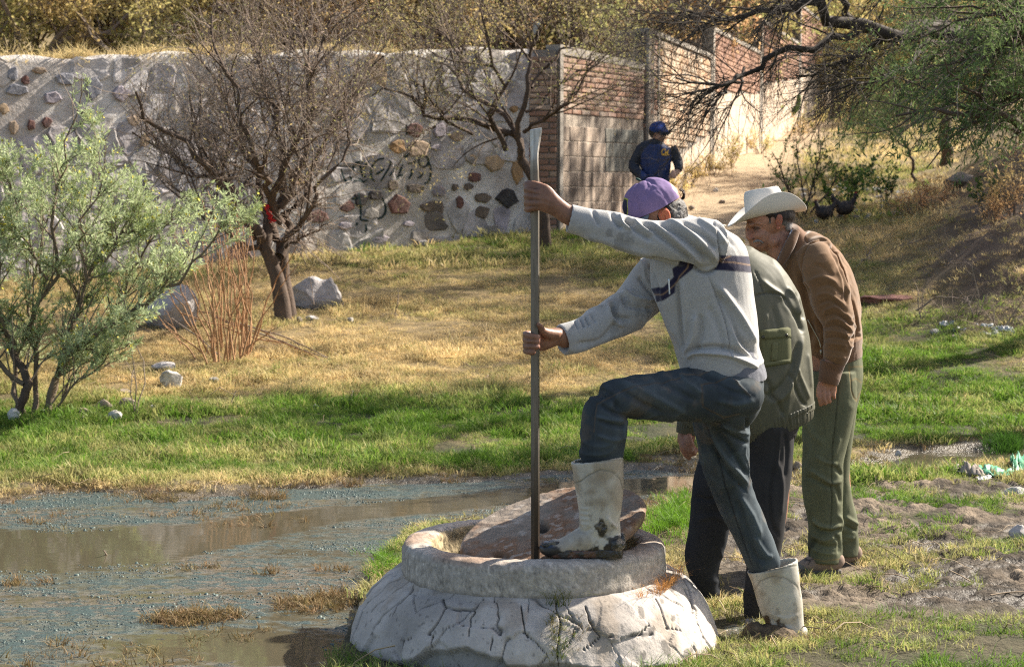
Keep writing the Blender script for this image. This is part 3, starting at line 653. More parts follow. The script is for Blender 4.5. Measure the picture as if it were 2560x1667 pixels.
def tubes(Ps, Rs, S=4):
    N, K, _ = Ps.shape; T = np.gradient(Ps, axis=1); T /= np.linalg.norm(T, axis=2)[..., None]+1e-9
    ref = np.array((.31, .22, .92)); ref = np.where(np.abs(T@ref)[..., None] > .92, np.array((1., 0, 0)), ref)
    A = np.cross(T, ref); A /= np.linalg.norm(A, axis=2)[..., None]+1e-9; B = np.cross(T, A)
    ph = np.arange(S)*math.tau/S; V = Ps[:, :, None]+Rs[:, :, None, None]*(A[:, :, None]*np.cos(ph)[None, None, :, None]+B[:, :, None]*np.sin(ph)[None, None, :, None])
    b = (np.arange(N)[:, None, None]*K+np.arange(K-1)[None, :, None])*S; s = np.arange(S)[None, None, :]; s2 = (s+1) % S
    F = np.stack((b+s, b+s2, b+S+s2, b+S+s), -1).reshape(-1, 4); return V.reshape(-1, 3), F
def join(*vf):
    V = []; F = []; n = 0
    for v, f in vf: V.append(v); F.append(f+n); n += len(v)
    return np.concatenate(V), np.concatenate(F)
def leaves(Ps, n, l, w, t0=.2, spread=.0, droop=0., rng=None, along=.5, cup=0):
    "n leaves on each branch: diamonds of 4 corners"
    rng = rng or RNG; N, K, _ = Ps.shape; M = N*n; idx = np.repeat(np.arange(N), n); t = t0+(1-t0)*rng.random(M)*.999; f = t*(K-1); i = np.floor(f).astype(int); fr = (f-i)[:, None]
    o = Ps[idx, i]*(1-fr)+Ps[idx, i+1]*fr; tg = Ps[idx, i+1]-Ps[idx, i]; tg /= np.linalg.norm(tg, axis=1)[:, None]+1e-9
    if spread: o = o+rng.normal(0, spread, (M, 3))
    d = tg*along+rng.normal(0, .6, (M, 3)); d[:, 2] -= droop; d /= np.linalg.norm(d, axis=1)[:, None]
    q = np.cross(d, rng.normal(0, 1, (M, 3))); q /= np.linalg.norm(q, axis=1)[:, None]+1e-9
    s = rng.uniform(.55, 1.2, M)[:, None]; ll = l*s; ww = w*s
    V = np.stack((o, o+d*ll*.45+q*ww*.5, o+d*ll, o+d*ll*.45-q*ww*.5), 1).reshape(-1, 3); F = np.arange(M*4).reshape(-1, 4); return V, F
BARK = mat('dark_bark', (.095, .068, .052), rough=.95, var=.4, scale=8, bump=.8, bscale=40, bdist=.01)
TWIG = mat('grey_brown_twigs', (.22, .165, .13), rough=.9, var=.35, scale=2.5, bump=0, col2=(.22, .175, .14), cscale=3)
TWIGD = mat('dark_twigs', (.05, .04, .033), rough=.9, var=.3, scale=2.5, bump=0)
LF_Y = mat('yellow_green_leaflets', (.31, .32, .12), rough=.6, var=.4, scale=2, bump=0, trans=.6, col2=(.44, .34, .15), cscale=1.1)
LF_G = mat('golden_leaves', (.56, .41, .18), rough=.65, var=.4, scale=1.0, bump=0, trans=.62, col2=(.40, .39, .15), cscale=.55)
LF_O = mat('rust_leaves', (.62, .39, .21), rough=.65, var=.4, scale=1.0, bump=0, trans=.62, col2=(.56, .44, .18), cscale=.8)
LF_S = mat('silver_green_leaves', (.50, .57, .33), spec=.12, rough=.7, var=.3, scale=4, bump=0, trans=.35, col2=(.30, .36, .16), cscale=2.6)
LF_P = mat('pepper_leaves', (.105, .16, .06), spec=.08, rough=.7, var=.4, scale=2, bump=0, trans=.35, col2=(.16, .22, .08), cscale=1.2)
LF_D = mat('broad_dark_leaves', (.05, .10, .025), rough=.45, var=.4, scale=4, bump=0, trans=.35, col2=(.12, .20, .04), cscale=3)
def plant(name, base, label, cat, parts, group=None):
    root = empty(name, tuple(base), label, cat, group)
    for nm, (V, F), m in parts:
        o = mesh_obj(nm, V-np.asarray(base), F, m, smooth=nm in ('trunk', 'branches', 'stems')); o.parent = root
    return root
def G(px, py, Y):
    "point above the ground given by pixel and depth"; return P(px, py, Y)
def ground_at(px, py):
    "walk the view ray to the ground"
    lo = 5.
    for Y in np.arange(5, 70, .05):
        p = P(px, py, Y)
        if p[2] <= float(zg(p[0], p[1], False)): return p
    return p
def inpoly_(q, poly):
    poly = np.asarray(poly, float); r = np.zeros(len(q), bool); j = len(poly)-1
    for i in range(len(poly)):
        a, b = poly[i], poly[j]; r ^= ((a[1] > q[:, 1]) != (b[1] > q[:, 1])) & (q[:, 0] < (b[0]-a[0])*(q[:, 1]-a[1])/(b[1]-a[1]+1e-12)+a[0]); j = i
    return r
# ---- bare mesquite in front of the stone wall (left one)
def mesquite_left():
    r = np.random.default_rng(21); Y = 16.6
    b = ground_at(712, 797); Y = b[1]
    q = lambda px, py, dy=0.: P(px, py, Y+dy)
    rows = [([b-np.array((0, 0, .15)), q(704, 750), q(692, 690), q(672, 640), q(652, 600)], .092, .05), ([b+np.array((.05, .06, -.12)), q(716, 740, .06), q(708, 690, .08), q(704, 600, .1)], .08, .055),
            ([q(655, 610), q(635, 575, -.1), q(610, 540, -.2), q(540, 440, -.4), q(430, 330, -.6), q(340, 230, -.8)], .05, .012), ([q(690, 660), q(682, 560), q(690, 460, .2), q(680, 320, .3), q(650, 180, .3), q(630, 60, .3)], .055, .012),
            ([q(700, 640), q(712, 540, .2), q(745, 430, .3), q(800, 320, .5), q(880, 230, .7), q(960, 140, .8)], .05, .012), ([q(690, 600), q(660, 480, .3), q(600, 360, .5), q(520, 240, .6), q(470, 120, .7)], .04, .01),
            ([q(705, 560), q(720, 430, -.3), q(760, 300, -.5), q(790, 150, -.6), q(830, 40, -.6)], .04, .01), ([q(690, 520), q(650, 400, -.5), q(590, 300, -.8), q(560, 170, -.9), q(530, 40, -.9)], .035, .01),
            ([q(710, 600), q(780, 490, -.3), q(840, 400, -.5), q(870, 330, -.5)], .03, .008), ([q(660, 620), q(590, 590, -.2), q(500, 520, -.3), q(420, 460, -.3)], .03, .008), ([q(714, 620), q(770, 590, -.2), q(820, 560, -.3)], .014, .005),
            ([q(700, 520), q(735, 380, 0), q(745, 200, .1), q(720, 20, .2)], .04, .01), ([q(640, 600), q(560, 470, .1), q(450, 400, .2), q(330, 330, .2)], .03, .008)]
    P0, R0 = limbs(rows, 16, .08, r); P0[0], P0[1] = resample(rows[0][0], 16), resample(rows[1][0], 16)
    env = [(290,330),(300,160),(400,60),(560,-60),(950,-80),(1010,60),(985,180),(930,290),(860,370),(815,440),(800,540),(850,620),(770,650),(640,620),(560,570),(420,500),(330,430)]
    P1, R1 = sprout(P0[2:], R0[2:], 11, 1.1, ang=(20, 55), up=.35, curl=.16, K=8, rmax=.012, t0=.2, rng=r); k = inpoly_(proj(P1[:, -1]), env); P1, R1 = P1[k], R1[k]
    P2, R2 = sprout(P1, R1, 7, .62, ang=(20, 60), up=.22, curl=.2, K=6, rmax=.008, t0=.15, rng=r)
    P3, R3 = sprout(P2, R2, 7, .34, ang=(25, 75), up=.05, curl=.28, K=4, rmax=.0042, rk=.8, tip=.5, t0=.1, rng=r)
    k = inpoly_(proj(P2[:, -1]), env); P2, R2 = P2[k], R2[k]; k = inpoly_(proj(P3[:, -1]), env); P3, R3 = P3[k], R3[k]
    P3b, R3b = sprout(P0[2:], R0[2:], 40, .55, ang=(30, 80), up=0, curl=.3, K=5, rmax=.005, rk=.5, tip=.5, t0=.05, rng=r)
    lv = leaves(P3, 1, .030, .009, rng=r)
    plant('mesquite_tree', b, 'big nearly bare mesquite tree with a red rag, trunk beside the boulder', 'tree', [('trunk', tubes(P0[:2], R0[:2], 9), BARK), ('branches', join(tubes(P0[2:], R0[2:], 7), tubes(P1, R1, 4)), BARK), ('twigs', join(tubes(P2, R2, 3), tubes(P3, R3, 3), tubes(P3b, R3b, 3)), TWIG), ('foliage', lv, LF_Y)])
    # red rag on a limb
    V = []; 
    for k in range(9):
        t = k/8; c = q(664+ (8 if k%2 else 0)*t+t*14, 512+t*46, -.12); V += [c+np.array((-.02, .0, 0)), c+np.array((.022+.01*math.sin(k*2), .015*math.sin(k*3), .004))]
    F = [(2*k, 2*k+1, 2*k+3, 2*k+2) for k in range(8)]
    o = mesh_obj('red_rag', V, F, mat('red_cloth', (.45, .02, .02), bump=0)); sd_ = o.modifiers.new('thick', 'SOLIDIFY'); sd_.thickness = .006
    tag(o, 'narrow red rag caught on the left limb of the bare mesquite', 'rag')
mesquite_left()
def mesquite_right():
    r = np.random.default_rng(22); b = ground_at(1362, 600); b = np.array((b[0], 21.3, float(zg(b[0], 21.3, False)))); Y = 21.2
    q = lambda px, py, dy=0.: P(px, py, Y+dy)
    rows = [([b-np.array((0, 0, .15)), q(1358, 530), q(1342, 465), q(1322, 425), q(1303, 400)], .080, .055),
            ([q(1305, 405), q(1240, 365), q(1180, 335, -.2), q(1090, 315, -.4), q(1000, 265, -.6), q(930, 240, -.7)], .045, .010), ([q(1305, 405), q(1290, 340), q(1240, 290, .2), q(1180, 230, .4), q(1140, 150, .6), q(1060, 60, .8)], .04, .010),
            ([q(1300, 400), q(1310, 300, -.2), q(1330, 200, -.3), q(1350, 110, -.5), q(1380, 20, -.6)], .04, .010), ([q(1265, 375), q(1250, 300, -.3), q(1265, 200, -.4), q(1240, 110, -.6), q(1200, 10, -.7)], .035, .009),
            ([q(1310, 330), q(1390, 270, -.4), q(1450, 210, -.6), q(1500, 140, -.8)], .025, .007), ([q(1315, 280), q(1400, 230, .2), q(1480, 170, .3), q(1540, 90, .4)], .02, .006), ([q(1180, 335), q(1120, 270, -.3), q(1060, 200, -.4), q(1010, 120, -.5)], .022, .006), ([q(1090, 315), q(1040, 340, -.4), q(990, 330, -.6)], .015, .005),
            ([q(1330, 220), q(1410, 120, .2), q(1450, 20, .2)], .02, .006), ([q(1150, 170), q(1100, 100), q(1040, 60)], .016, .006)]
    P0, R0 = limbs(rows, 14, .10, r); P0[0] = resample(rows[0][0], 14)
    P1, R1 = sprout(P0[1:], R0[1:], 8, 1.15, ang=(20, 55), up=.3, curl=.16, K=8, rmax=.016, t0=.2, rng=r)
    P2, R2 = sprout(P1, R1, 6, .65, ang=(20, 60), up=.2, curl=.2, K=6, rmax=.008, t0=.15, rng=r)
    P3, R3 = sprout(P2, R2, 5, .36, ang=(25, 70), up=-.05, curl=.25, K=4, rmax=.0045, rk=.8, tip=.5, t0=.1, rng=r)
    lv = leaves(P3, 5, .038, .010, spread=.03, rng=r)
    plant('mesquite_tree', b, 'leaning mesquite with dark forked limbs and sparse yellow green leaves before the brick pier', 'tree', [('trunk', tubes(P0[:1], R0[:1], 9), BARK), ('branches', join(tubes(P0[1:], R0[1:], 7), tubes(P1, R1, 4)), BARK), ('twigs', join(tubes(P2, R2, 3), tubes(P3, R3, 3)), TWIG), ('foliage', lv, LF_Y)])
mesquite_right()
def overhang():
    r = np.random.default_rng(23); Y = 15.0; b = np.array((6.6, 16.2, float(zg(6.6, 16.2, False))))
    q = lambda px, py, dy=0.: P(px, py, Y+dy)
    rows = [([b-np.array((0, 0, .2)), np.array((6.4, 16.1, 3.3)), np.array((5.7, 15.8, 3.9)), q(2640, 60, .5)], .16, .12), ([q(2640, 60, .5), q(2450, 110, .3), q(2280, 85, .1), q(2140, 60), q(2040, 35, -.2), q(1930, 25, -.4)], .11, .028),
            ([q(2160, 65), q(2060, 80, -.2), q(1960, 140, -.4), q(1860, 170, -.6), q(1790, 200, -.8), q(1690, 195, -1.)], .035, .008), ([q(2230, 80), q(2150, 110, .3), q(2060, 150, .4), q(1990, 190, .5)], .03, .008), ([q(2000, 30), q(1900, 30, .3), q(1800, 50, .5), q(1720, 90, .6)], .03, .008),
            ([q(2140, 60), q(2060, 5, -.5), q(1900, -40, -.8), q(1780, -20, -1)], .03, .008), ([q(2400, 105), q(2280, 170, -.5), q(2170, 200, -.8), q(2060, 230, -1.)], .03, .007), ([q(2520, 100), q(2350, 30, -.6), q(2200, -30, -.9), q(2050, -40, -1.1)], .03, .007), ([q(1860, 170), q(1770, 240, -.6), q(1700, 280, -.7)], .012, .004)]
    P0, R0 = limbs(rows, 16, .10, r)
    P1, R1 = sprout(P0[1:], R0[1:], 15, .95, ang=(25, 60), up=-.1, curl=.18, grav=-.04, K=8, rmax=.008, t0=.15, rng=r, bias=(-.25, 0, 0))
    P2, R2 = sprout(P1, R1, 9, .48, ang=(20, 60), up=-.15, curl=.2, grav=-.06, K=6, rmax=.0055, t0=.1, rng=r, bias=(-.2, 0, 0))
    P3, R3 = sprout(P2, R2, 4, .20, ang=(25, 60), up=-.1, curl=.25, grav=-.05, K=3, rmax=.0032, rk=.8, tip=.5, t0=.1, rng=r)
    lv = leaves(P3[P3[:, 0, 0] > 2.6], 1, .03, .008, rng=r)
    plant('overhanging_tree', b, 'dark limb with fine drooping bare twigs reaching in over the dirt path', 'tree', [('trunk', tubes(P0[:1], R0[:1], 10), BARK), ('branches', join(tubes(P0[1:], R0[1:], 7), tubes(P1, R1, 4)), TWIGD), ('twigs', join(tubes(P2, R2, 3), tubes(P3, R3, 3)), TWIGD), ('foliage', lv, LF_Y)])
overhang()
def pepper_trees():
    r = np.random.default_rng(24)
    def one(b, Y, rows, label, n1, L1, leaf_n, m=LF_P, name='pepper_tree'):
        q = lambda px, py, dy=0.: P(px, py, Y+dy)
        rows = [([q(*p) if len(p) == 3 and p[0] > 50 else np.array(p) for p in pts], a, c) for pts, a, c in rows]
        P0, R0 = limbs(rows, 14, .08, r)
        P1, R1 = sprout(P0[1:], R0[1:], n1, L1, ang=(25, 70), up=.1, curl=.2, grav=-.05, K=8, rmax=.014, t0=.15, rng=r)
        P2, R2 = sprout(P1, R1, 9, .55, ang=(20, 60), up=-.1, curl=.15, grav=-.12, K=7, rmax=.005, t0=.1, rng=r)
        q2 = proj(P2[:, -1]); k = (q2[:, 1] < 405+.0*q2[:, 0]+r.normal(0, 30, len(q2))) & (q2[:, 0] > 2090+r.normal(0, 30, len(q2))); P2, R2 = P2[k], R2[k]
        q1 = proj(P1[:, -1]); k = (q1[:, 1] < 430) & (q1[:, 0] > 2050); P1, R1 = P1[k], R1[k]
        lv = leaves(P2, leaf_n, .055, .011, t0=.05, spread=.018, droop=.3, rng=r)
        plant(name, b, label, 'tree', [('trunk', tubes(P0[:1], R0[:1], 9), BARK), ('branches', join(tubes(P0[1:], R0[1:], 6), tubes(P1, R1, 4)), BARK), ('twigs', tubes(P2, R2, 3), TWIG), ('foliage', lv, m)])
    b1 = ground_at(2372, 400); Y = b1[1]
    one(b1, Y, [([tuple(b1-np.array((0, 0, .2))), (2366, 350, 0), (2372, 250, 0), (2390, 120, .1)], .11, .07), ([(2372, 250, 0), (2330, 120, -.4), (2290, 20, -.6)], .04, .012), ([(2370, 280, 0), (2290, 230, -.5), (2210, 210, -.8)], .035, .01), ([(2380, 200, 0), (2450, 110, -.4), (2500, 20, -.5)], .04, .01), ([(2372, 300, 0), (2280, 300, .4), (2200, 290, .6)], .025, .008),
                ([(2385, 150, 0), (2350, 40, .4), (2330, -30, .5)], .03, .01)], 'green feathery pepper tree with dark trunk on the bank by the path', 22, 1.4, 34)
    b2 = np.array((6.2, 13.6, float(zg(6.2, 13.6, False)))); 
    one(b2, 12.6, [([tuple(b2-np.array((0, 0, .2))), (5.9, 13.4, 2.2), (2680, 120, .5), (2660, -40, .5)], .12, .08), ([(2700, 350, .2), (2600, 335, 0), (2500, 300, -.2), (2420, 290, -.3), (2330, 285, -.4), (2240, 290, -.5)], .045, .008), ([(2700, 240, .2), (2580, 225, 0), (2480, 215, -.2), (2400, 220, -.3)], .035, .007), ([(2690, 100, .3), (2590, 130, 0), (2510, 110, -.2), (2450, 150, -.3)], .035, .008),
                   ([(2690, 20, .3), (2600, 60, 0), (2540, 20, -.2), (2470, 40, -.3)], .03, .008), ([(2700, 240, .2), (2600, 180, .3), (2560, 120, .4)], .03, .008)], 'nearest pepper tree with long bare crooked boughs entering at the right edge', 15, .95, 30)
    # thin sapling between
    b3 = ground_at(2292, 462); Y3 = b3[1]
    one(b3, Y3, [([tuple(b3-np.array((0, 0, .1))), (2284, 420, 0), (2270, 370, 0)], .03, .02), ([(2270, 370, 0), (2230, 330, 0), (2190, 300, 0)], .014, .006), ([(2275, 380, 0), (2290, 320, .1), (2270, 250, .2)], .014, .006), ([(2272, 370, 0), (2250, 300, -.2), (2240, 240, -.3)], .012, .006)], 'slender dark stemmed sapling on the bank left of the pepper tree', 7, .6, 22, LF_P, 'sapling')
pepper_trees()
# ---- big silver leaved shrub at the left
def inpoly_(q, poly):
    poly = np.asarray(poly, float); r = np.zeros(len(q), bool); j = len(poly)-1
    for i in range(len(poly)):
        a, b = poly[i], poly[j]; r ^= ((a[1] > q[:, 1]) != (b[1] > q[:, 1])) & (q[:, 0] < (b[0]-a[0])*(q[:, 1]-a[1])/(b[1]-a[1]+1e-12)+a[0]); j = i
    return r
def silver_shrub():
    r = np.random.default_rng(25); b = ground_at(95, 1040); Y = b[1]
    q = lambda px, py, dy=0.: P(px, py, Y+dy)
    rows = [([b+np.array((-.1, 0, -.05)), q(60, 960), q(40, 880, .1), q(10, 800, .2)], .05, .03), ([b+np.array((.0, 0, -.05)), q(150, 950), q(230, 880), q(330, 790), q(420, 700, -.1)], .038, .01), ([b+np.array((.05, 0, -.05)), q(130, 960, .1), q(190, 800, .2), q(260, 660, .3), q(300, 520, .4)], .03, .008),
            ([b+np.array((-.05, 0, -.05)), q(80, 900, -.1), q(120, 700, -.2), q(160, 500, -.2), q(185, 300, -.2), q(205, 190, -.2)], .03, .004), ([b+np.array((-.08, 0, -.05)), q(50, 880, .2), q(60, 700, .3), q(90, 520, .3), q(150, 420, .3)], .028, .006),
            ([q(330, 790), q(440, 680, -.1), q(520, 600, -.2), q(580, 520, -.3), q(640, 480, -.3)], .018, .005), ([q(230, 880), q(330, 700, .2), q(420, 560, .2), q(470, 480, .2)], .02, .005), ([q(190, 800), q(200, 600, -.2), q(250, 430, -.3), q(275, 330, -.3)], .018, .004),
            ([q(60, 960), q(-60, 800), q(-120, 640)], .03, .01), ([q(40, 880), q(-20, 680, -.2), q(-40, 480, -.2)], .02, .008), ([b+np.array((.05, 0, -.05)), q(170, 980, -.1), q(290, 880, -.2), q(330, 850, -.2)], .015, .005), ([q(120, 700), q(40, 560, -.3), q(10, 420, -.3)], .015, .005), ([q(260, 660), q(350, 520, .3), q(400, 430, .3)], .014, .004)]
    P0, R0 = limbs(rows, 16, .07, r); R0 = R0*.72
    P1, R1 = sprout(P0[1:], R0[1:], 24, .50, ang=(20, 60), up=.30, curl=.14, K=7, rmax=.008, t0=.14, rng=r)
    env = [(-300,330),(0,340),(90,350),(140,330),(165,240),(195,170),(225,175),(240,250),(262,300),(285,300),(300,380),(350,420),(400,480),(440,520),(470,470),(540,455),(600,430),(655,440),(672,510),(620,590),(540,640),(480,690),(420,760),(370,840),(300,920),(200,960),(150,1010),(0,1020),(-300,1020)]
    k = inpoly_(proj(P1[:, -1]), env) & inpoly_(proj(P1[:, 3]), env); P1, R1 = P1[k], R1[k]
    P2, R2 = sprout(P1, R1, 7, .22, ang=(20, 60), up=.3, curl=.15, K=5, rmax=.004, t0=.15, rng=r)
    k = inpoly_(proj(P2[:, -1]), env); P2, R2 = P2[k], R2[k]
    # keep the outline: nothing below the skirt of the crown
    c = P2[:, -1]; pp = proj(c); k = ~((pp[:, 1] > 900) & (pp[:, 0] > 250)) & ~((pp[:, 0] > 330) & (pp[:, 0] < 480) & (pp[:, 1] < 400)); P2, R2 = P2[k], R2[k]
    l1 = leaves(P2, 26, .046, .0085, t0=.0, spread=.004, rng=r, along=.9); l2 = leaves(P1, 26, .045, .009, t0=.3, spread=.005, rng=r, along=.9); l3 = leaves(P2[::3], 4, .022, .015, t0=.8, spread=.008, rng=r)
    B0, B0r = sprout(P0[:5], R0[:5], 6, .7, ang=(15, 45), up=.6, curl=.08, K=7, rmax=.008, t0=.05, rng=r)
    plant('silver_leaf_shrub', b, 'large silver green shrub with many slender stems at the left edge', 'shrub', [('trunk', tubes(P0[:1], R0[:1], 8), BARK), ('stems', join(tubes(P0[1:], R0[1:], 6), tubes(P1, R1, 4)), mat('shrub_bark', (.16, .12, .085), var=.3, bump=.3)), ('twigs', join(tubes(P2, R2, 3), tubes(B0, B0r, 3)), TWIG), ('foliage', join(l1, l2), LF_S), ('flower_buds', l3, mat('yellow_buds', (.55, .48, .06), bump=0))])
silver_shrub()
# ---- clump of dry canes
def dry_canes():
    r = np.random.default_rng(26); b = ground_at(560, 900); Y = b[1]
    q = lambda px, py, dy=0.: P(px, py, Y+dy)
    CANE = mat('dry_cane', (.36, .20, .10), rough=.7, var=.3, scale=5, bump=.2); rows = []
    for px0, px1, py1, by in ((540, 470, 640, 905), (548, 505, 600, 905), (555, 540, 560, 905), (560, 560, 590, 905), (575, 555, 560, 900), (600, 592, 570, 895), (612, 605, 590, 890), (618, 625, 560, 890), (622, 570, 540, 885), (520, 440, 680, 915), (530, 420, 720, 915), (500, 410, 800, 915), (625, 740, 620, 880), (615, 600, 540, 890), (606, 585, 610, 890), (545, 450, 560, 905), (570, 500, 480, 905), (585, 610, 640, 900), (535, 520, 640, 905), (600, 665, 780, 895)):
        for rep in range(2):
         dy = r.normal(0, .25); px1 += rep*r.normal(0, 22); py1 += rep*r.normal(20, 30); rows.append(([q(px0, by, dy), q(px0+(px1-px0)*.25+r.normal(0, 8), by+(py1-by)*.35, dy), q(px0+(px1-px0)*.65+r.normal(0, 8), by+(py1-by)*.7, dy), q(px1, py1, dy+r.normal(0, .1))], .0085, .0035))
    P0, R0 = limbs(rows, 10, .04, r); P1, R1 = sprout(P0, R0, 3, .3, ang=(25, 50), up=.2, curl=.15, K=5, rmax=.002, t0=.4, rng=r)
    plant('dry_canes', b, 'clump of tall dry orange canes standing in front of the mesquite', 'dead plant', [('stems', join(tubes(P0, R0, 5), tubes(P1, R1, 3)), CANE)])
    # heap of fallen dark canes beside it
    for k, (a, c, dd) in enumerate((((560, 850), (800, 905), 0), ((540, 835), (850, 912), .1), ((500, 830), (770, 895), .2), ((600, 870), (820, 900), -.1), ((450, 850), (700, 865), .15), ((430, 875), (560, 905), -.3))):
        g1 = ground_at(*a); g2 = ground_at(*c); g1 = g1+np.array((0, 0, .12+.03*k)); g2 = g2+np.array((0, 0, .02)); mid = (g1+g2)/2+np.array((0, 0, .03))
        Pk, Rk = limbs([([g1, mid, g2], .008, .004)], 10, .03, r); Pt, Rt = sprout(Pk, Rk, 5, .35, ang=(10, 35), up=.05, curl=.12, K=4, rmax=.003, t0=.3, rng=r)
        V, F = join(tubes(Pk, Rk, 5), tubes(Pt, Rt, 3)); o = mesh_obj('fallen_cane', V, F, TWIG if k % 2 else CANE, smooth=True); tag(o, ['longest fallen orange cane reaching farthest right from the heap', 'grey fallen cane with side twigs just above the longest orange one', 'orange fallen cane starting behind the standing canes', 'short grey fallen cane at the front right of the heap', 'orange fallen cane lying highest in the heap', 'grey fallen cane at the left front of the standing canes'][k], 'dead branch', 'fallen canes in the heap by the clump')
dry_canes()
def small_stems():
    r = np.random.default_rng(27)
    def one(px, py, tips, label, r0=.004, name='dead_weed', n1=5, L1=.2, lf=0, m=TWIG, cat='dead plant', lm=LF_D, ll=.05, lw=.03, group=None):
        b = ground_at(px, py); Y = b[1]; rows = [([b-np.array((0, 0, .03)), P((px+tx)/2+r.normal(0, 4), (py+ty)/2, Y), P(tx, ty, Y+r.normal(0, .08))], r0, r0*.4) for tx, ty in tips]
        P0, R0 = limbs(rows, 8, .08, r); P1, R1 = sprout(P0, R0, n1, L1, ang=(20, 50), up=.2, curl=.2, K=5, rmax=r0*.5, t0=.35, rng=r)
        parts = [('stems', join(tubes(P0, R0, 5), tubes(P1, R1, 3)), m)]
        if lf: parts.append(('foliage', join(leaves(P1, lf, ll, lw, rng=r), leaves(P0, lf, ll, lw, t0=.4, rng=r)), lm))
        plant(name, b, label, cat, parts, group)
    one(340, 1040, ((335, 900), (325, 780), (345, 700)), 'tall thin dead stem at the shrub\'s right foot', .005)
    one(565, 1020, ((590, 978),), 'short dark broken stick leaning in the grass below the canes', .008, 'broken_stick', 1, .03)
    one(985, 790, ((992, 715),), 'single upright grey twig on the slope below the graffiti', .006, n1=2, L1=.1)
    one(870, 1010, ((882, 975),), 'small dark twig in the golden grass', .005, n1=1, L1=.06)
    one(268, 1400, ((258, 1375),), 'stick stub poking out of the murky water', .006, n1=1, L1=.04)
    one(780, 1610, ((755, 1560),), 'reddish bent weed stalk in the pool by the manhole', .003, n1=1, L1=.1)
    one(2005, 545, ((1960, 440), (2040, 380), (2075, 330), (1930, 380), (2110, 420), (1990, 350)), 'dark leafy nightshade bush left of the hens', .016, 'leafy_bush', 8, .5, 14, BARK, 'bush', LF_D, .06, .026)
    one(2090, 545, ((2140, 470), (2180, 430), (2060, 460), (2120, 500)), 'low broad leaved bush behind the hens', .010, 'leafy_bush', 7, .4, 14, BARK, 'bush', LF_D, .07, .04)
    one(1880, 570, ((1900, 520), (1950, 480), (2000, 500), (1960, 530)), 'dense dark green undergrowth bush behind the white hat', .010, 'leafy_bush', 9, .35, 16, BARK, 'bush', LF_D, .07, .04)
    one(2215, 520, ((2190, 450), (2240, 440), (2215, 470)), 'bright leaved bush on the bank left of the slender sapling', .008, 'leafy_bush', 8, .35, 14, BARK, 'bush', LF_D, .06, .03)
    one(2460, 545, ((2440, 480), (2480, 470), (2500, 500)), 'dark green bush on the bank below the pepper trees', .008, 'leafy_bush', 9, .4, 14, BARK, 'bush', LF_D, .06, .03)
    one(2130, 500, ((2100, 440), (2150, 430), (2130, 460)), 'green bush behind the right hen', .008, 'leafy_bush', 8, .35, 14, BARK, 'bush', LF_D, .06, .03)
    one(2300, 800, ((2285, 700), (2335, 760), (2310, 720)), 'pale dead weed by the rubble in the right meadow', .006, n1=4)
    one(2440, 800, ((2430, 655), (2470, 730), (2410, 740)), 'bleached crooked dead stem in the right meadow', .007, n1=4)
    one(2380, 820, ((2350, 760), (2420, 750), (2490, 790)), 'tangle of pale dry stalks at the meadow edge', .006, n1=6, L1=.35)
    one(2500, 830, ((2560, 740), (2480, 770), (2540, 790)), 'dry stalks beside the trash at the right edge', .006, n1=6, L1=.3)
    one(1530, 520, ((1520, 470), (1545, 480), (1530, 460)), 'small green weed at the foot of the block wall', .006, 'weed', 9, .25, 12, TWIG, 'weed', LF_Y, .05, .014)
    one(705, 1400, ((700, 1360),), 'thin weed standing in the scum', .002, n1=2, L1=.05)
    one(2255, 1320, ((2262, 1290), (2245, 1285)), 'red thin stalk in the mud right of the olive trousers', .0025, n1=2, L1=.06)
    for k, (px, py, w, h) in enumerate(((1830, 420, 60, 60), (1790, 440, 50, 40), (1730, 465, 45, 50), (1690, 495, 45, 45), (1900, 385, 60, 40), (2060, 330, 90, 60), (2010, 350, 60, 40))):
        tips = [(px+r.normal(0, w*.45), py-h*r.uniform(.5, 1.2)) for _ in range(9)]
        one(px, py, tips, ['tall golden weed clump on the path verge, second wall section', 'golden weed clump at the foot of the pale washed wall', 'golden weed clump right beside the blue man\'s arm', 'golden weed clump nearest, beside the purple cap', 'golden weed at the foot of the third wall section', 'wide golden weed clump up the path near the cactus', 'low golden weed clump just before the cactus'][k], .006, 'golden_weed', 8, .28, 9, TWIG, 'weed', LF_G, .06, .014, 'golden weeds along the foot of the sunlit wall')
    for k, (px, py, w, h) in enumerate(((2540, 560, 60, 180), (2480, 590, 60, 120), (2600, 480, 60, 160), (2330, 520, 40, 60), (2290, 540, 60, 50))):
        tips = [(px+r.normal(0, w*.6), py-h*r.uniform(.4, 1.1)) for _ in range(12)]
        one(px, py, tips, ['tallest rust coloured dry brush at the right edge of the bank', 'rust brush lower on the bank, left of the tallest', 'rust brush cut by the right edge, highest up', 'small rust brush left on the bank slope', 'small rust brush below the sapling on the bank'][k], .005, 'dry_brush', 9, .3, 7, TWIG, 'dry bush', LF_O, .045, .012, 'dry brush clumps on the right bank')
small_stems()
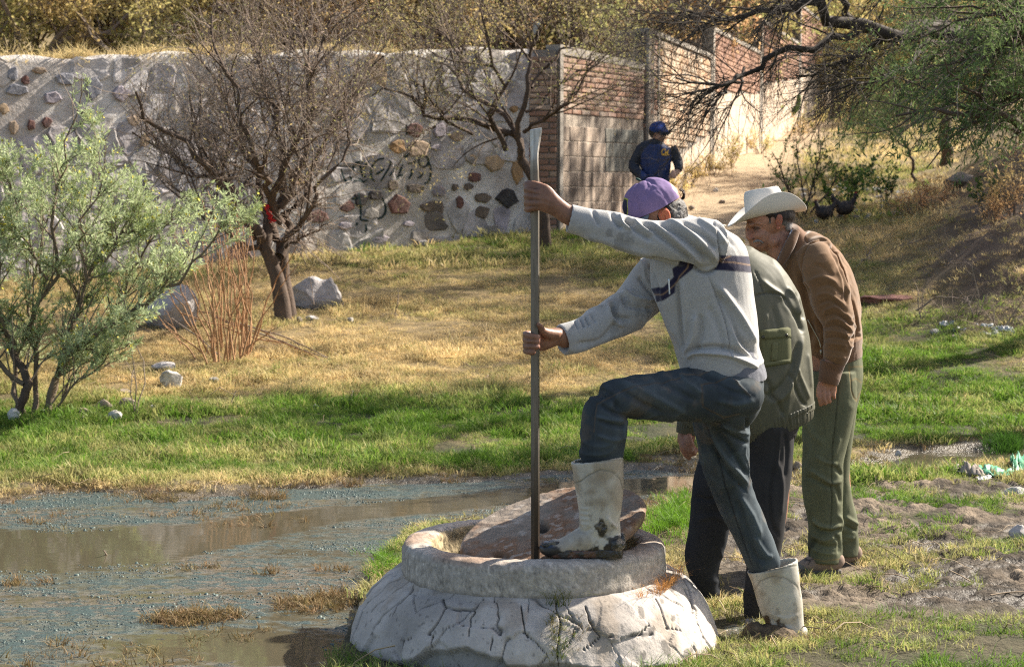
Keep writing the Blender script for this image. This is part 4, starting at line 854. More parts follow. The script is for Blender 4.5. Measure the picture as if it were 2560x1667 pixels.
# ---- vegetation beyond the walls
def crown_mesh(seed, n1, leafn, lsz, m_leaf, h=3.6, w=1.6, bare=.0):
    r = np.random.default_rng(seed); rows = [([(0, 0, -.3), (r.normal(0, .1), r.normal(0, .1), h*.3)], .11, .08)]
    for k in range(8):
        a = k*math.tau/8+r.normal(0, .3); rr = w*r.uniform(.55, 1.1); rows.append(([(0, 0, h*.12*r.uniform(.3, 2)), (rr*.35*math.cos(a), rr*.35*math.sin(a), h*.45), (rr*math.cos(a), rr*math.sin(a), h*r.uniform(.6, .95))], .05, .012))
    P0, R0 = limbs(rows, 10, .12, r); P1, R1 = sprout(P0[1:], R0[1:], n1, h*.28, ang=(25, 70), up=.2, curl=.2, K=6, rmax=.016, t0=.1, rng=r)
    P2, R2 = sprout(P1, R1, 7, h*.14, ang=(25, 75), up=.05, curl=.25, grav=-.05, K=5, rmax=.006, t0=.1, rng=r)
    lv = leaves(P2, leafn, lsz, lsz*.42, t0=.0, spread=.05, droop=.15, rng=r)
    return tubes(P0[:1], R0[:1], 7), join(tubes(P0[1:], R0[1:], 5), tubes(P1, R1, 3), tubes(P2, R2, 3)), lv
def background_trees():
    r = np.random.default_rng(31); protos = {}
    for key, (s, n1, ln, ls, m, h, w) in dict(gold=(1, 10, 16, .085, LF_G, 3.4, 1.9), rust=(2, 9, 12, .08, LF_O, 3.2, 1.8), olive=(3, 10, 16, .085, LF_Y, 3.8, 1.9), bare=(4, 13, 3, .06, LF_O, 4.4, 1.8)).items():
        t_, b_, l_ = crown_mesh(40+s, n1, ln, ls, m, h, w)
        ms = []
        for nm, (V, F), mm in (('trunk', t_, BARK), ('branches', b_, TWIG), ('crown', l_, m)):
            o = mesh_obj(nm, V, F, mm, link=False, smooth=nm != 'crown'); ms.append((nm, o.data))
        protos[key] = ms
    # px, Y, scale, kind, label, height limit handled by scale
    L = [(40, 25.5, 1.0, 'gold', 'rounded golden bush mounding over the wall at the far left'), (230, 27.5, 1.35, 'olive', 'dense olive green tree above the left end of the stone wall'), (400, 25.8, .85, 'gold', 'yellow leaved small tree above the stone wall, left of the bare mesquite'), (545, 28, 1.1, 'gold', 'pale golden tree behind the bare mesquite crown'), (700, 27, 1.1, 'rust', 'rust brown tree behind the mesquite crown'),
         (860, 28.5, 1.25, 'bare', 'grey bare tree behind the stone wall left of the leaning mesquite'), (1010, 27, 1.1, 'rust', 'brown tree behind the stone wall'), (1130, 29, 1.2, 'olive', 'yellow green tree behind the leaning mesquite'), (1280, 28.5, 1.2, 'bare', 'bare tree behind the corner pier'), (1400, 29, 1.25, 'olive', 'olive tree behind the block wall'), (1500, 31, 1.3, 'bare', 'dark stemmed bare tree left of the tall brick pier'), (1610, 33, 1.4, 'rust', 'brown leaved tree rising behind the tall brick pier'), (1720, 35, 1.4, 'bare', 'bare tree behind the pale brick wall section'), (1830, 38, 1.5, 'olive', 'thin tree behind the second sunlit wall section'), (-120, 27, 1.2, 'olive', 'green tree just past the left edge, above the wall')]
    L = [(a, b, c*1.12, d, e) for a, b, c, d, e in L]
    L += [(3000, 22.3, 1.75, 'olive', 'tall green tree at the right edge above the dry brush'), (3240, 26.0, 1.95, 'olive', 'tall tree mostly past the right edge behind the pepper trees'), (2960, 27.5, 1.9, 'olive', 'dark tree between the pepper trees at the top right corner')]
    # far rows up the hillside
    for k in range(34):
        px = -150+k*78+r.normal(0, 20); Y = r.uniform(34, 50)+(8 if px > 1500 else 0); L.append((px, Y, r.uniform(1.1, 1.7), ['gold', 'rust', 'olive', 'bare', 'rust'][r.integers(0, 5)], None))
    for k, (px, Y, s, key, lab) in enumerate(L):
        x = (px-CX)/FPX*Y
        if lab is None:
            # skip the gap where the sky shows
            if 380 < px < 640 and Y > 30: s *= .75
            if x > 5.5 and Y < 60: Y = r.uniform(62, 75); x = (px-CX)/FPX*Y
        z = float(zg(x, Y, False)); root = empty('hillside_tree' if lab is None else 'tree', (x, Y, z-.05), lab or 'small brown and olive hillside tree far behind the walls', 'tree', 'trees on the hillside behind the walls' if lab is None else None)
        root.scale = (s, s, s*r.uniform(.9, 1.1)); root.rotation_euler = (0, 0, r.uniform(0, 6))
        for nm, me in protos[key]:
            o = bpy.data.objects.new(nm, me); COL.objects.link(o); o.parent = root
    # far scrub on the slopes
    n = 900; Y = r.uniform(45, 170, n); x = r.uniform(-.42, .42, n)*Y; k = ~((np.abs(x/Y*FPX+CX-500) < 60)) ; Y, x = Y[k], x[k]; n = len(x)
    ob = []
    for key in ('gold', 'rust', 'olive'):
        ob.append(bpy.data.objects.new('far_shrub', protos[key][2][1]))
    k = x < 200; z = zg(x, Y, False)-.4
    scatter('hillside_scrub', np.stack((x, Y, z), -1), np.stack((np.zeros(n), np.zeros(n), r.uniform(0, 6, n)), -1), r.uniform(.6, 1.4, n), r.integers(0, 3, n), ob, r.random(n), 'brown and golden scrub covering the far hillside', 'scrub')
background_trees()
def coping_fringe():
    n = 2600; r = np.random.default_rng(99); u = r.uniform(-9, -1.2, n)**1.; x = u; y = wallfoot(x)+r.uniform(0.02, .38, n); Lw = math.hypot(.22+9.2, wallfoot(.22)-wallfoot(-9.2)); s = (x+9.2)/(.22+9.2)*Lw
    z = np.interp(s, [0, Lw*.45, Lw], [2.86, 3.10, 3.47])+.0; k = r.random(n) < np.clip(.75+fbm(x*1.5, y*0, o=3, seed=5)*1.2, 0, 1); x, y, z = x[k], y[k], z[k]; n = len(x)
    scatter('dry_creeper', np.stack((x, y, z), -1), np.stack((r.normal(0, .5, n), r.normal(0, .5, n), r.uniform(0, 6, n)), -1), r.uniform(.7, 1.5, n), r.integers(0, 3, n), [P_(16, .07, .008, .08, 1.8, 700+k_) for k_ in range(3)], r.uniform(.75, 1, n), 'dry orange grass and creeper lying along the coping of the stone wall', 'dry grass')
coping_fringe()
# ================================================================ manhole
MC = np.array((.083, 6.8))
def polydist(q, line):
    "distance of points q(N,2) to polyline, plus param 0..1 along it"
    line = np.asarray(line, float); best = np.full(len(q), 1e9); par = np.zeros(len(q)); n = len(line)-1
    for i in range(n):
        a, b = line[i], line[i+1]; ab = b-a; t = np.clip(((q-a)@ab)/max(ab@ab, 1e-9), 0, 1); d = np.linalg.norm(q-(a+t[:, None]*ab), axis=1)
        k = d < best; best[k] = d[k]; par[k] = (i+t[k])/n
    return best, par
def inpoly(q, poly):
    poly = np.asarray(poly, float); r = np.zeros(len(q), bool); j = len(poly)-1
    for i in range(len(poly)):
        a, b = poly[i], poly[j]; c = ((a[1] > q[:, 1]) != (b[1] > q[:, 1])); 
        r ^= c & (q[:, 0] < (b[0]-a[0])*(q[:, 1]-a[1])/(b[1]-a[1]+1e-12)+a[0]); j = i
    return r
def lathe(prof, n, c, zoff=0):
    prof = np.asarray(prof, float); th = np.linspace(0, math.tau, n, endpoint=False)
    V = np.stack((c[0]+prof[:, None, 0]*np.cos(th), c[1]+prof[:, None, 0]*np.sin(th), np.repeat(prof[:, 1:2], n, 1)+zoff), -1)
    k = len(prof); i = (np.arange(k-1)[:, None]*n); j = np.arange(n)[None, :]; j2 = (j+1) % n
    F = np.stack((i+j, i+j2, i+n+j2, i+n+j), -1).reshape(-1, 4); return V.reshape(-1, 3), F
def dense(prof, step):
    prof = np.asarray(prof, float); out = [prof[0]]
    for a, b in zip(prof[:-1], prof[1:]):
        m = max(1, int(np.linalg.norm(b-a)/step)); out += [a+(b-a)*(k+1)/m for k in range(m)]
    return np.array(out)
def manhole():
    root = empty('manhole', (MC[0], MC[1], 0), 'raised concrete sewer manhole with cracked pale cement skirt', 'manhole')
    # skirt
    pr = dense([(.46, .262), (.50, .258), (.56, .232), (.62, .178), (.665, .115), (.70, .045), (.725, -.03), (.74, -.12)], .0065)
    V, F = lathe(pr, 1300, MC)
    th = np.arctan2(V[:, 1]-MC[1], V[:, 0]-MC[0]); q = proj(V)
    front = (V[:, 1] < MC[1]+.25)
    rad = np.stack((np.cos(th), np.sin(th), np.full(len(th), .55)), -1); rad /= np.linalg.norm(rad, axis=1)[:, None]
    fade = ss((np.hypot(V[:, 0]-MC[0], V[:, 1]-MC[1])-.49)/.05)
    d = fbm(V[:, 0]*3.2, V[:, 1]*3.2, V[:, 2]*3.2, o=3, seed=90)*.028+fbm(V[:, 0]*12, V[:, 1]*12, V[:, 2]*12, o=4, seed=91)*.006
    # facets: slabs tilt against each other
    rs = np.random.default_rng(44); ns = 95; a_ = rs.uniform(0, math.tau, ns); l_ = rs.uniform(0, 1, ns); r__ = .5+l_*.24; sd = np.stack((MC[0]+r__*np.cos(a_), MC[1]+r__*np.sin(a_), .26-.34*l_**1.6), -1); W3 = V+np.stack([fbm(V[:, 0]*7+k*5, V[:, 1]*7, V[:, 2]*7, o=3, seed=140+k) for k in range(3)], -1)*.05+np.stack([fbm(V[:, 0]*40+k*5, V[:, 1]*40, V[:, 2]*40, o=2, seed=150+k) for k in range(3)], -1)*.006
    D_ = np.full((len(V), 3), 1e9); I_ = np.zeros((len(V), 2), int)
    for k in range(ns):
        dk_ = np.linalg.norm(W3-sd[k], axis=1); m1 = dk_ < D_[:, 0]; m2 = (~m1) & (dk_ < D_[:, 1])
        D_[m1, 1] = D_[m1, 0]; I_[m1, 1] = I_[m1, 0]; D_[m1, 0] = dk_[m1]; I_[m1, 0] = k; D_[m2, 1] = dk_[m2]; I_[m2, 1] = k
    offs = rs.normal(0, .003, ns); tl = rs.normal(0, .032, (ns, 3)); d += offs[I_[:, 0]]+((V-sd[I_[:, 0]])*tl[I_[:, 0]]).sum(1)
    lo_, hi_ = I_.min(1), I_.max(1); pres = (((lo_*7919+hi_*104729) % 97)/97.); gap = D_[:, 1]-D_[:, 0]; wdt = .0015+.006*np.clip(pres-.55, 0, 1)*(1+fbm(V[:, 0]*9, V[:, 1]*9, V[:, 2]*9, o=2, seed=160))
    vor = np.exp(-(gap/np.maximum(wdt, .0015))**2)*(pres > .55)
    col = np.repeat(np.array([[.43, .39, .355]]), len(V), 0)
    col *= (1+.10*fbm(V[:, 0]*5, V[:, 1]*5, V[:, 2]*5, o=4, seed=93))[:, None]
    cracks = [[(1029,1470),(1000,1500),(978,1525),(971,1537)], [(1102,1497),(1112,1519),(1106,1535),(1090,1560),(1071,1582),(1080,1588),(1077,1617)], [(1115,1519),(1146,1522),(1184,1521),(1186,1529),(1172,1544),(1170,1588)],
        [(1303,1512),(1310,1541),(1313,1569),(1318,1588)], [(1464,1515),(1476,1544),(1483,1566),(1505,1591),(1483,1604),(1461,1620)], [(1505,1591),(1542,1591),(1577,1588),(1624,1582),(1671,1569)], [(1638,1495),(1652,1522),(1662,1547),(1671,1569),(1699,1576)],
        [(1390,1500),(1400,1560),(1392,1620),(1398,1667)], [(1000,1640),(1006,1600),(1030,1590)], [(1230,1595),(1225,1620)], [(1700,1440),(1722,1475),(1745,1520),(1750,1560)]]
    jig = np.stack((fbm(V[:, 0]*30, V[:, 2]*30, o=2, seed=96), fbm(V[:, 0]*30+9, V[:, 2]*30, o=2, seed=97)), -1)*5
    d -= vor*.010; col *= (1-.52*vor)[:, None]; chip = np.exp(-(gap/.012)**2)*(fbm(V[:, 0]*30, V[:, 1]*30, V[:, 2]*30, o=2, seed=161) > .25)*(pres > .55); d -= chip*.004; col *= (1-.18*chip)[:, None]
    rc = np.random.default_rng(12)
    for _ in range(0):      # hairline cracks
        a = np.array((rc.uniform(880, 1790), rc.uniform(1470, 1640))); pts_ = [tuple(a)]; an = rc.uniform(0, 6.3)
        for _k in range(rc.integers(3, 7)): an += rc.normal(0, .6); a = a+np.array((math.cos(an), math.sin(an)))*rc.uniform(8, 18); pts_.append(tuple(a))
        cracks.append(pts_)
    for k, c in enumerate(cracks):
        dd, t = polydist(q+jig, c); wd_ = (1.9 if k in (1, 2, 4) else 1.5)*(1-.5*t)*(1+.3*fbm(V[:, 0]*35, V[:, 1]*35, V[:, 2]*35, o=2, seed=89)); g = np.exp(-(dd/wd_)**2)*front*(.45 if k > 11 else 1)
        d -= g*.018; col *= (1-.66*np.clip(g*1.5, 0, 1))[:, None]
    # broken lower edge of the plaster shell
    jx = [700, 855, 880, 915, 960, 1012, 1030, 1068, 1118, 1168, 1200, 1230, 1256, 1263, 1325, 1400, 1500, 1600, 1700, 1900]; jy = [1610, 1613, 1634, 1645, 1648, 1652, 1646, 1623, 1624, 1617, 1632, 1640, 1642, 1660, 1664, 1655, 1668, 1672, 1662, 1660]
    dz = (q[:, 1]+jig[:, 1]*.8-np.interp(q[:, 0]+jig[:, 0], jx, jy)); low = ss(dz/3.)*front; d -= low*.030
    edge = np.exp(-(dz/3.5)**2)*front; col *= (1-.35*edge)[:, None]
    col = col*(1-low)[:, None]+np.array((.26, .245, .225))*low[:, None]
    V = V+rad*(d*fade)[:, None]
    pit = fbm(V[:, 0]*70, V[:, 1]*70, V[:, 2]*70, o=2, seed=98) > .56; col[pit] *= .6
    # mud splashes at the right flank
    mud = (fbm(V[:, 0]*22, V[:, 1]*9, V[:, 2]*22, o=3, seed=99) > .30) & (V[:, 0] > .45); col[mud] *= .45
    stain = ss((fbm(V[:, 0]*3, V[:, 1]*3, V[:, 2]*3, o=3, seed=88)-.1)*3)[:, None]; st2 = ss((fbm(V[:, 0]*9, V[:, 1]*9, V[:, 2]*5, o=4, seed=87)-.05)*3)[:, None]; col = col*(1-.30*stain)*(1-.22*st2*np.array((.8, 1, 1.25)))
    base = ss((.03-V[:, 2])/.05)[:, None]; col = col*(1-base)+np.array((.12, .10, .075))*base
    sk = mesh_obj('cement_skirt', V, F, mat('weathered_cement', attr='col', rough=.95, var=.16, scale=14, bump=.55, bscale=75, bdist=.006, fine=(120, .10)), smooth=True, cols=np.clip(col, .01, 1)); put(sk, root)
    # ring
    zr = .378
    pr = [(.36, -.35), (.375, .05), (.388, .20), (.392, zr-.03), (.398, zr-.012), (.412, zr-.001), (.435, zr+.001), (.468, zr-.002), (.487, zr-.010), (.497, zr-.026), (.5, zr-.05), (.503, .27), (.50, .245), (.47, .23)]
    V, F = lathe(dense(pr, .008), 640, MC); th = np.arctan2(V[:, 1]-MC[1], V[:, 0]-MC[0]); r_ = np.hypot(V[:, 0]-MC[0], V[:, 1]-MC[1])
    rad = np.stack((np.cos(th), np.sin(th), np.zeros_like(th)), -1); inner = (r_ < .405)
    d = fbm(V[:, 0]*4, V[:, 1]*4, V[:, 2]*4, o=3, seed=101)*.006+fbm(V[:, 0]*45, V[:, 1]*45, V[:, 2]*45, o=3, seed=102)*.0045
    d = np.where(inner, -d*2.2-np.maximum(fbm(V[:, 0]*16, V[:, 1]*16, V[:, 2]*16, o=3, seed=103), 0)*.018, d)
    V = V+rad*d[:, None]; V[:, 2] += (fbm(V[:, 0]*30, V[:, 1]*30, o=3, seed=104)*.003+fbm(V[:, 0]*3, V[:, 1]*3, o=2, seed=105)*.006)*(V[:, 2] > .3)
    nick = np.exp(-(((V[:, 0]-P(1057, 1385, 6.65)[0])/.022)**2+((V[:, 1]-6.66)/.022)**2))*(V[:, 2] > .3); V[:, 2] -= nick*.022
    top = ss((V[:, 2]-(zr-.03))/.02)
    col = np.repeat(np.array([[.36, .325, .285]]), len(V), 0)*(1+.16*fbm(V[:, 0]*30, V[:, 1]*30, V[:, 2]*30, o=3, seed=106))[:, None]
    rust = ss((fbm(V[:, 0]*5, V[:, 1]*5, V[:, 2]*2, o=4, seed=107)+.25)*1.6)*top; col = col+(np.array((.27, .15, .085))-col)*(rust*.62)[:, None]
    yel = inner & (V[:, 2] < zr-.012); col[yel] = col[yel]*.35+np.array((.36, .27, .12))*.65
    dk = fbm(V[:, 0]*60, V[:, 1]*60, V[:, 2]*60, o=2, seed=108); col[dk > .60] *= .6; col[dk < -.42] *= 1.35; sp_ = fbm(V[:, 0]*110, V[:, 1]*110, V[:, 2]*110, o=2, seed=109); col *= (1+.45*sp_)[:, None]
    lowd = ss((.275-V[:, 2])/.03)[:, None]*(r_ > .45)[:, None]; col = col*(1-.5*lowd)
    rg = mesh_obj('concrete_ring', V, F, mat('old_concrete', attr='col', rough=.95, var=.15, scale=20, bump=.8, bscale=110, bdist=.005, fine=(150, .14)), smooth=True, cols=np.clip(col, .01, 1)); put(rg, root)
    # dark water down the shaft
    V, F = lathe([(.001, -.2), (.40, -.2)], 40, MC); put(mesh_obj('shaft_sludge', V, F, mat('sludge', (.02, .018, .015), rough=.1, bump=0, var=0)), root)
    return sk, rg
SKIRT, RING = manhole()
LIDZ = lambda x, y: .436+.25*(x-.142)+.19*(y-6.75)
def lid():
    n = np.array((-.25, -.19, 1.)); n /= np.linalg.norm(n); u = np.cross((0, 1., 0), n); u /= np.linalg.norm(u); v = np.cross(n, u); C = np.array((.15, 6.76, .436+.25*.008+.19*.01))
    pr = dense([(.0005, 0), (.345, 0), (.356, -.006), (.362, -.018), (.354, -.040), (.34, -.048), (.0005, -.048)], .0075)
    th = np.linspace(0, math.tau, 300, endpoint=False)
    rr = pr[:, 0][:, None]*(1+.012*fbm(np.cos(th)*3, np.sin(th)*3, o=3, seed=110))[None, :]
    a, b = rr*np.cos(th), rr*np.sin(th); h = np.repeat(pr[:, 1][:, None], len(th), 1)
    nz = fbm(a*9, b*9, h*9, o=4, seed=111)*.009+fbm(a*50, b*50, h*50, o=3, seed=112)*.0045; h2 = h+nz*(h > -.004)
    V = (C+a[..., None]*u+b[..., None]*v+h2[..., None]*n).reshape(-1, 3); k = len(pr); m = len(th)
    i = (np.arange(k-1)[:, None]*m); j = np.arange(m)[None, :]; F = np.stack((i+j, i+(j+1) % m, i+m+(j+1) % m, i+m+j), -1).reshape(-1, 4)[:, ::-1]
    q = proj(V); hh = h.ravel()
    col = np.repeat(np.array([[.22, .18, .145]]), len(V), 0)
    n1 = fbm(V[:, 0]*5, V[:, 1]*5, V[:, 2]*5, o=4, seed=113); n2 = fbm(V[:, 0]*28, V[:, 1]*28, V[:, 2]*28, o=3, seed=114)
    rust = ss((n1+.30)*3)*(.45+.55*ss((n2+.25)*3)); col += (np.array((.20, .105, .055))-col)*(rust*.9)[:, None]
    white = ss((n2-.22)*5)*.5; col += (np.array((.46, .41, .36))-col)*white[:, None]
    side = ss((-hh-.006)/.01)*(hh > -.087); yb = ss((n1+.1)*2.5); sc = np.array((.20, .13, .09))*(1-yb[:, None])+np.array((.33, .27, .11))*yb[:, None]; sc = sc*(1+.5*n2[:, None]); col += (sc-col)*side[:, None]
    for hx, hy, rx, ry in ((1355, 1315, 15, 12), (1250, 1395, 18, 12)):
        g = np.exp(-(((q[:, 0]-hx)/rx)**2+((q[:, 1]-hy)/ry)**2)**2)*(hh > -.02); V -= n*(g*.055)[:, None]; col *= (1-.75*g)[:, None]  # hand holes: pressed in, and their shade painted into the colour
    o = mesh_obj('manhole_cover', V, F, RING.data.materials[0], smooth=True, cols=np.clip(col, .01, 1)); tag(o, 'round rusty concrete lid pried up and tilted inside the ring', 'manhole cover')
lid()
# ---------------------------------------------------------------- pry bar
def prybar():
    root = empty('pry_bar', tuple(P(1338, 1399, 6.455)), 'long hexagonal steel pry bar with flattened chisel top held upright', 'pry bar')
    a = P(1338.5, 1402, 6.455); b = P(1337.5, 470, 6.455); c1 = P(1336, 400, 6.455); c2 = P(1337, 365, 6.455); c3 = P(1340, 322, 6.455)
    V = []; S = 6; rings = [(a+(b-a)*t, .0152, .0152) for t in np.linspace(0, 1, 14)]+[(c1+(b-c1)*.4, .0150, .015), (c1, .0140, .0145), ((c1+c2)/2, .0142, .011), (c2, .0168, .008), ((c2+c3)/2, .0195, .0052), (c3*.9+c2*.1, .0215, .004), (c3, .0200, .003)]
    for p, rx, ry in rings: V += [(p[0]+rx*math.cos(k*math.tau/6+.18)*1.05, p[1]+ry*math.sin(k*math.tau/6+.18), p[2]+(.004*math.cos(k*math.tau/6) if p is c3 else 0)) for k in range(6)]
    F = [(l*6+k, l*6+(k+1) % 6, (l+1)*6+(k+1) % 6, (l+1)*6+k) for l in range(len(rings)-1) for k in range(6)]+[tuple(range(5, -1, -1)), tuple(len(V)-6+k for k in range(6))]
    V = np.array(V); z = V[:, 2]; q = proj(V)
    col = np.repeat(np.array([[.17, .15, .125]]), len(V), 0); k = ss((q[:, 1]-1050)/250)[:, None]; col = col*(1-k)+np.array((.055, .04, .03))*k; k = ss((430-q[:, 1])/60)[:, None]*.9; col = col*(1-k)+np.array((.45, .43, .40))*k
    o = mesh_obj('bar', V, F, mat('worn_steel', attr='col', rough=.42, var=.35, scale=30, bump=.4, bscale=60, bdist=.002, metal=.55, stretch=(3, 3, .3)), cols=col); put(o, root)
prybar()
# ---------------------------------------------------------------- plants on the manhole and clumps near it
def clump_mesh(pts, nb, h, w, sp, lean, seed, outdir=None):
    r = np.random.default_rng(seed); mb = MB()
    for k, p in enumerate(pts):
        V, F = tuft(nb, h*r.uniform(.6, 1.15), w, sp, lean, seed*50+k, 3); a = r.uniform(0, 6.28); c, s = math.cos(a), math.sin(a); V = V@np.array(((c, s, 0), (-s, c, 0), (0, 0, 1)))
        if outdir is not None: V = V+np.outer(V[:, 2], np.asarray(outdir))
        mb.add(V+p, F)
    return mb.get()
def clumps():
    bpy.context.view_layer.update()
    dep = bpy.context.evaluated_depsgraph_get(); bvs = [BVHTree.FromObject(o, dep) for o in (SKIRT,)]
    def hit(px, py):
        d = Vector(P(px, py, 10)-CAMP).normalized(); h = bvs[0].ray_cast(Vector(CAMP), d); return np.array(h[0])+np.array((0, 0, 0)) if h[0] is not None else None
    r = np.random.default_rng(61)
    GM = mat('clump_grass', (.075, .13, .02), rough=.6, var=.4, scale=20, bump=0, trans=.4, col2=(.22, .19, .06), cscale=6); OM = mat('orange_dry_grass', (.50, .24, .07), rough=.7, var=.35, scale=20, bump=0, trans=.35, col2=(.36, .2, .08), cscale=9); BM = mat('bright_grass', (.12, .24, .02), rough=.6, var=.3, scale=12, bump=0, trans=.45)
    def mk(name, pts, label, m, nb, h, w, sp, ln, seed, out=None):
        pts = [p for p in pts if p is not None]
        V, F = clump_mesh(pts, nb, h, w, sp, ln, seed, out); b = pts[0]; o = mesh_obj(name, V-b, F, m); o.location = tuple(b); tag(o, label, 'grass tuft')
    mk('grass_tuft', [hit(1396+r.normal(0, 13), y) for y in np.linspace(1540, 1650, 22)], 'dark green grass growing out of the skirt crack at front', GM, 12, .055, .0022, .012, 1.6, 3, (0, -.5, 0))
    mk('grass_tuft', [hit(1375, 1512), hit(1388, 1510), hit(1402, 1512), hit(1416, 1511), hit(1395, 1520)], 'spreading grass sprigs at the front foot of the concrete ring', GM, 9, .14, .0022, .012, 1.5, 4, (0, -.25, 0))
    mk('dry_grass_tuft', [hit(x, y) for x, y in ((1672, 1462), (1660, 1470), (1684, 1452), (1692, 1440), (1652, 1478), (1668, 1468), (1680, 1458), (1643, 1484), (1698, 1432), (1676, 1462), (1655, 1474))], 'orange dry grass tuft wedged at the right foot of the ring', OM, 26, .085, .0018, .016, 1.2, 5, (0, -.3, .1))
    mk('dry_grass_tuft', [hit(1597, 1492), hit(1604, 1490), hit(1610, 1490)], 'small looping dry straw sprig against the ring front', OM, 8, .10, .0018, .01, 2.2, 6, (0, -.3, 0))
    mk('grass_tuft', [hit(1440+r.normal(0, 22), 1600+r.normal(0, 22)) for k in range(9)], 'thin brown grass stems trailing over the cracked skirt', mat('trail_grass', (.16, .12, .05), bump=0, trans=.3), 5, .09, .0016, .01, 2., 7, (.3, -.4, 0))
    def gp(x0, x1, y0, y1, n):
        out = []
        for k in range(n): g = ground_at((x0+x1)/2+np.clip(r.normal(0, .27), -.6, .6)*(x1-x0), (y0+y1)/2+np.clip(r.normal(0, .27), -.6, .6)*(y1-y0)); out.append(g)
        return out
    mk('grass_tuft', gp(900, 1000, 1375, 1440, 46), 'bright green grass beside the left of the concrete ring', BM, 20, .085, .003, .03, 1.0, 8)
    mk('grass_tuft', [p+np.array((0, 0, .05)) for p in gp(1625, 1745, 1270, 1375, 90)], 'bright green grass just right of the concrete ring', BM, 22, .085, .003, .035, .9, 9)
    mk('grass_tuft', gp(1560, 1720, 1625, 1690, 36), 'fresh green grass at the right front foot of the manhole', BM, 14, .10, .003, .03, .9, 10)
    mk('grass_tuft', gp(1500, 1640, 1650, 1700, 14), 'dark grass blades in front of the manhole skirt', GM, 10, .13, .003, .02, .7, 11)
    mk('grass_tuft', gp(2480, 2556, 1105, 1140, 60), 'isolated round green tussock in the stream at the right edge', mat('tussock_grass', (.05, .12, .015), bump=0, trans=.4, var=.3), 22, .15, .004, .04, .7, 12)
    mk('grass_tuft', gp(860, 1010, 1480, 1560, 16)[:0]+gp(640, 860, 1500, 1560, 30), 'brown marsh grass at the left foot of the manhole', OM, 9, .06, .002, .04, 1.5, 13)
clumps()
# ================================================================ figure building
def catmull(A, sub):
    A = np.asarray(A, float); n = len(A); out = []
    for i in range(n-1):
        p0, p1, p2, p3 = A[max(i-1, 0)], A[i], A[i+1], A[min(i+2, n-1)]
        for k in range(sub):
            t = k/sub; out.append(.5*((2*p1)+(-p0+p2)*t+(2*p0-5*p1+4*p2-p3)*t*t+(-p0+3*p1-3*p2+p3)*t**3))
    out.append(A[-1]); return np.array(out)
def loft(st, n=30, sub=4, cup=None, cup_end=None, pw=2.):
    "st rows (px,py,Y,half width px,half depth m)"
    st = catmull(np.array([s[:5] for s in st], float), sub); C = np.array([P(*s[:3]) for s in st]); a = st[:, 3]*st[:, 2]/FPX; b = st[:, 4]
    T = np.gradient(C, axis=0); T /= np.linalg.norm(T, axis=1)[:, None]
    D = np.array((0, 1., 0)); D = D-(T@D)[:, None]*T; D /= np.linalg.norm(D, axis=1)[:, None]; Sd = np.cross(T, D)
    ph = np.arange(n)*math.tau/n; cc = np.sign(np.cos(ph))*np.abs(np.cos(ph))**(2/pw); sn = np.sign(np.sin(ph))*np.abs(np.sin(ph))**(2/pw)
    rings = [C[i]+np.outer(cc*a[i], Sd[i])+np.outer(sn*b[i], D[i]) for i in range(len(C))]
    def cuprings(i, dirn, depth, wall):
        r1 = C[i]+np.outer(cc*(a[i]-wall), Sd[i])+np.outer(sn*(b[i]-wall), D[i]); r2 = r1+T[i]*dirn*depth; return r1, r2
    if cup: r1, r2 = cuprings(0, 1, *cup); rings = [r2, r1]+rings
    if cup_end: r1, r2 = cuprings(-1, -1, *cup_end); rings = rings+[r1, r2]
    V = np.concatenate(rings); k = len(rings); F = [(l*n+j, l*n+(j+1) % n, (l+1)*n+(j+1) % n, (l+1)*n+j) for l in range(k-1) for j in range(n)]
    V = np.concatenate((V, [rings[0].mean(0)], [rings[-1].mean(0)])); m = k*n
    F += [(m, (j+1) % n, j) for j in range(n)]+[(m+1, (k-1)*n+j, (k-1)*n+(j+1) % n) for j in range(n)]
    return V, F
def ell(c, rx, ry, rz, ax=None, n=20):
    "ellipsoid, c = world point, radii metres, ax rows = axes"
    ax = np.eye(3) if ax is None else np.asarray(ax); V = []; F = []
    for i in range(n+1):
        t = math.pi*i/n
        for j in range(n): p = math.tau*j/n; V.append((math.sin(t)*math.cos(p)*rx, math.sin(t)*math.sin(p)*ry, math.cos(t)*rz))
    F = [(i*n+j, (i+1)*n+j, (i+1)*n+(j+1) % n, i*n+(j+1) % n) for i in range(n) for j in range(n)]
    return np.asarray(c)+np.array(V)@ax, F
def roll(pdeg):
    a = R(pdeg); return np.array(((math.cos(a), 0, math.sin(a)), (0, 1, 0), (-math.sin(a), 0, math.cos(a))))
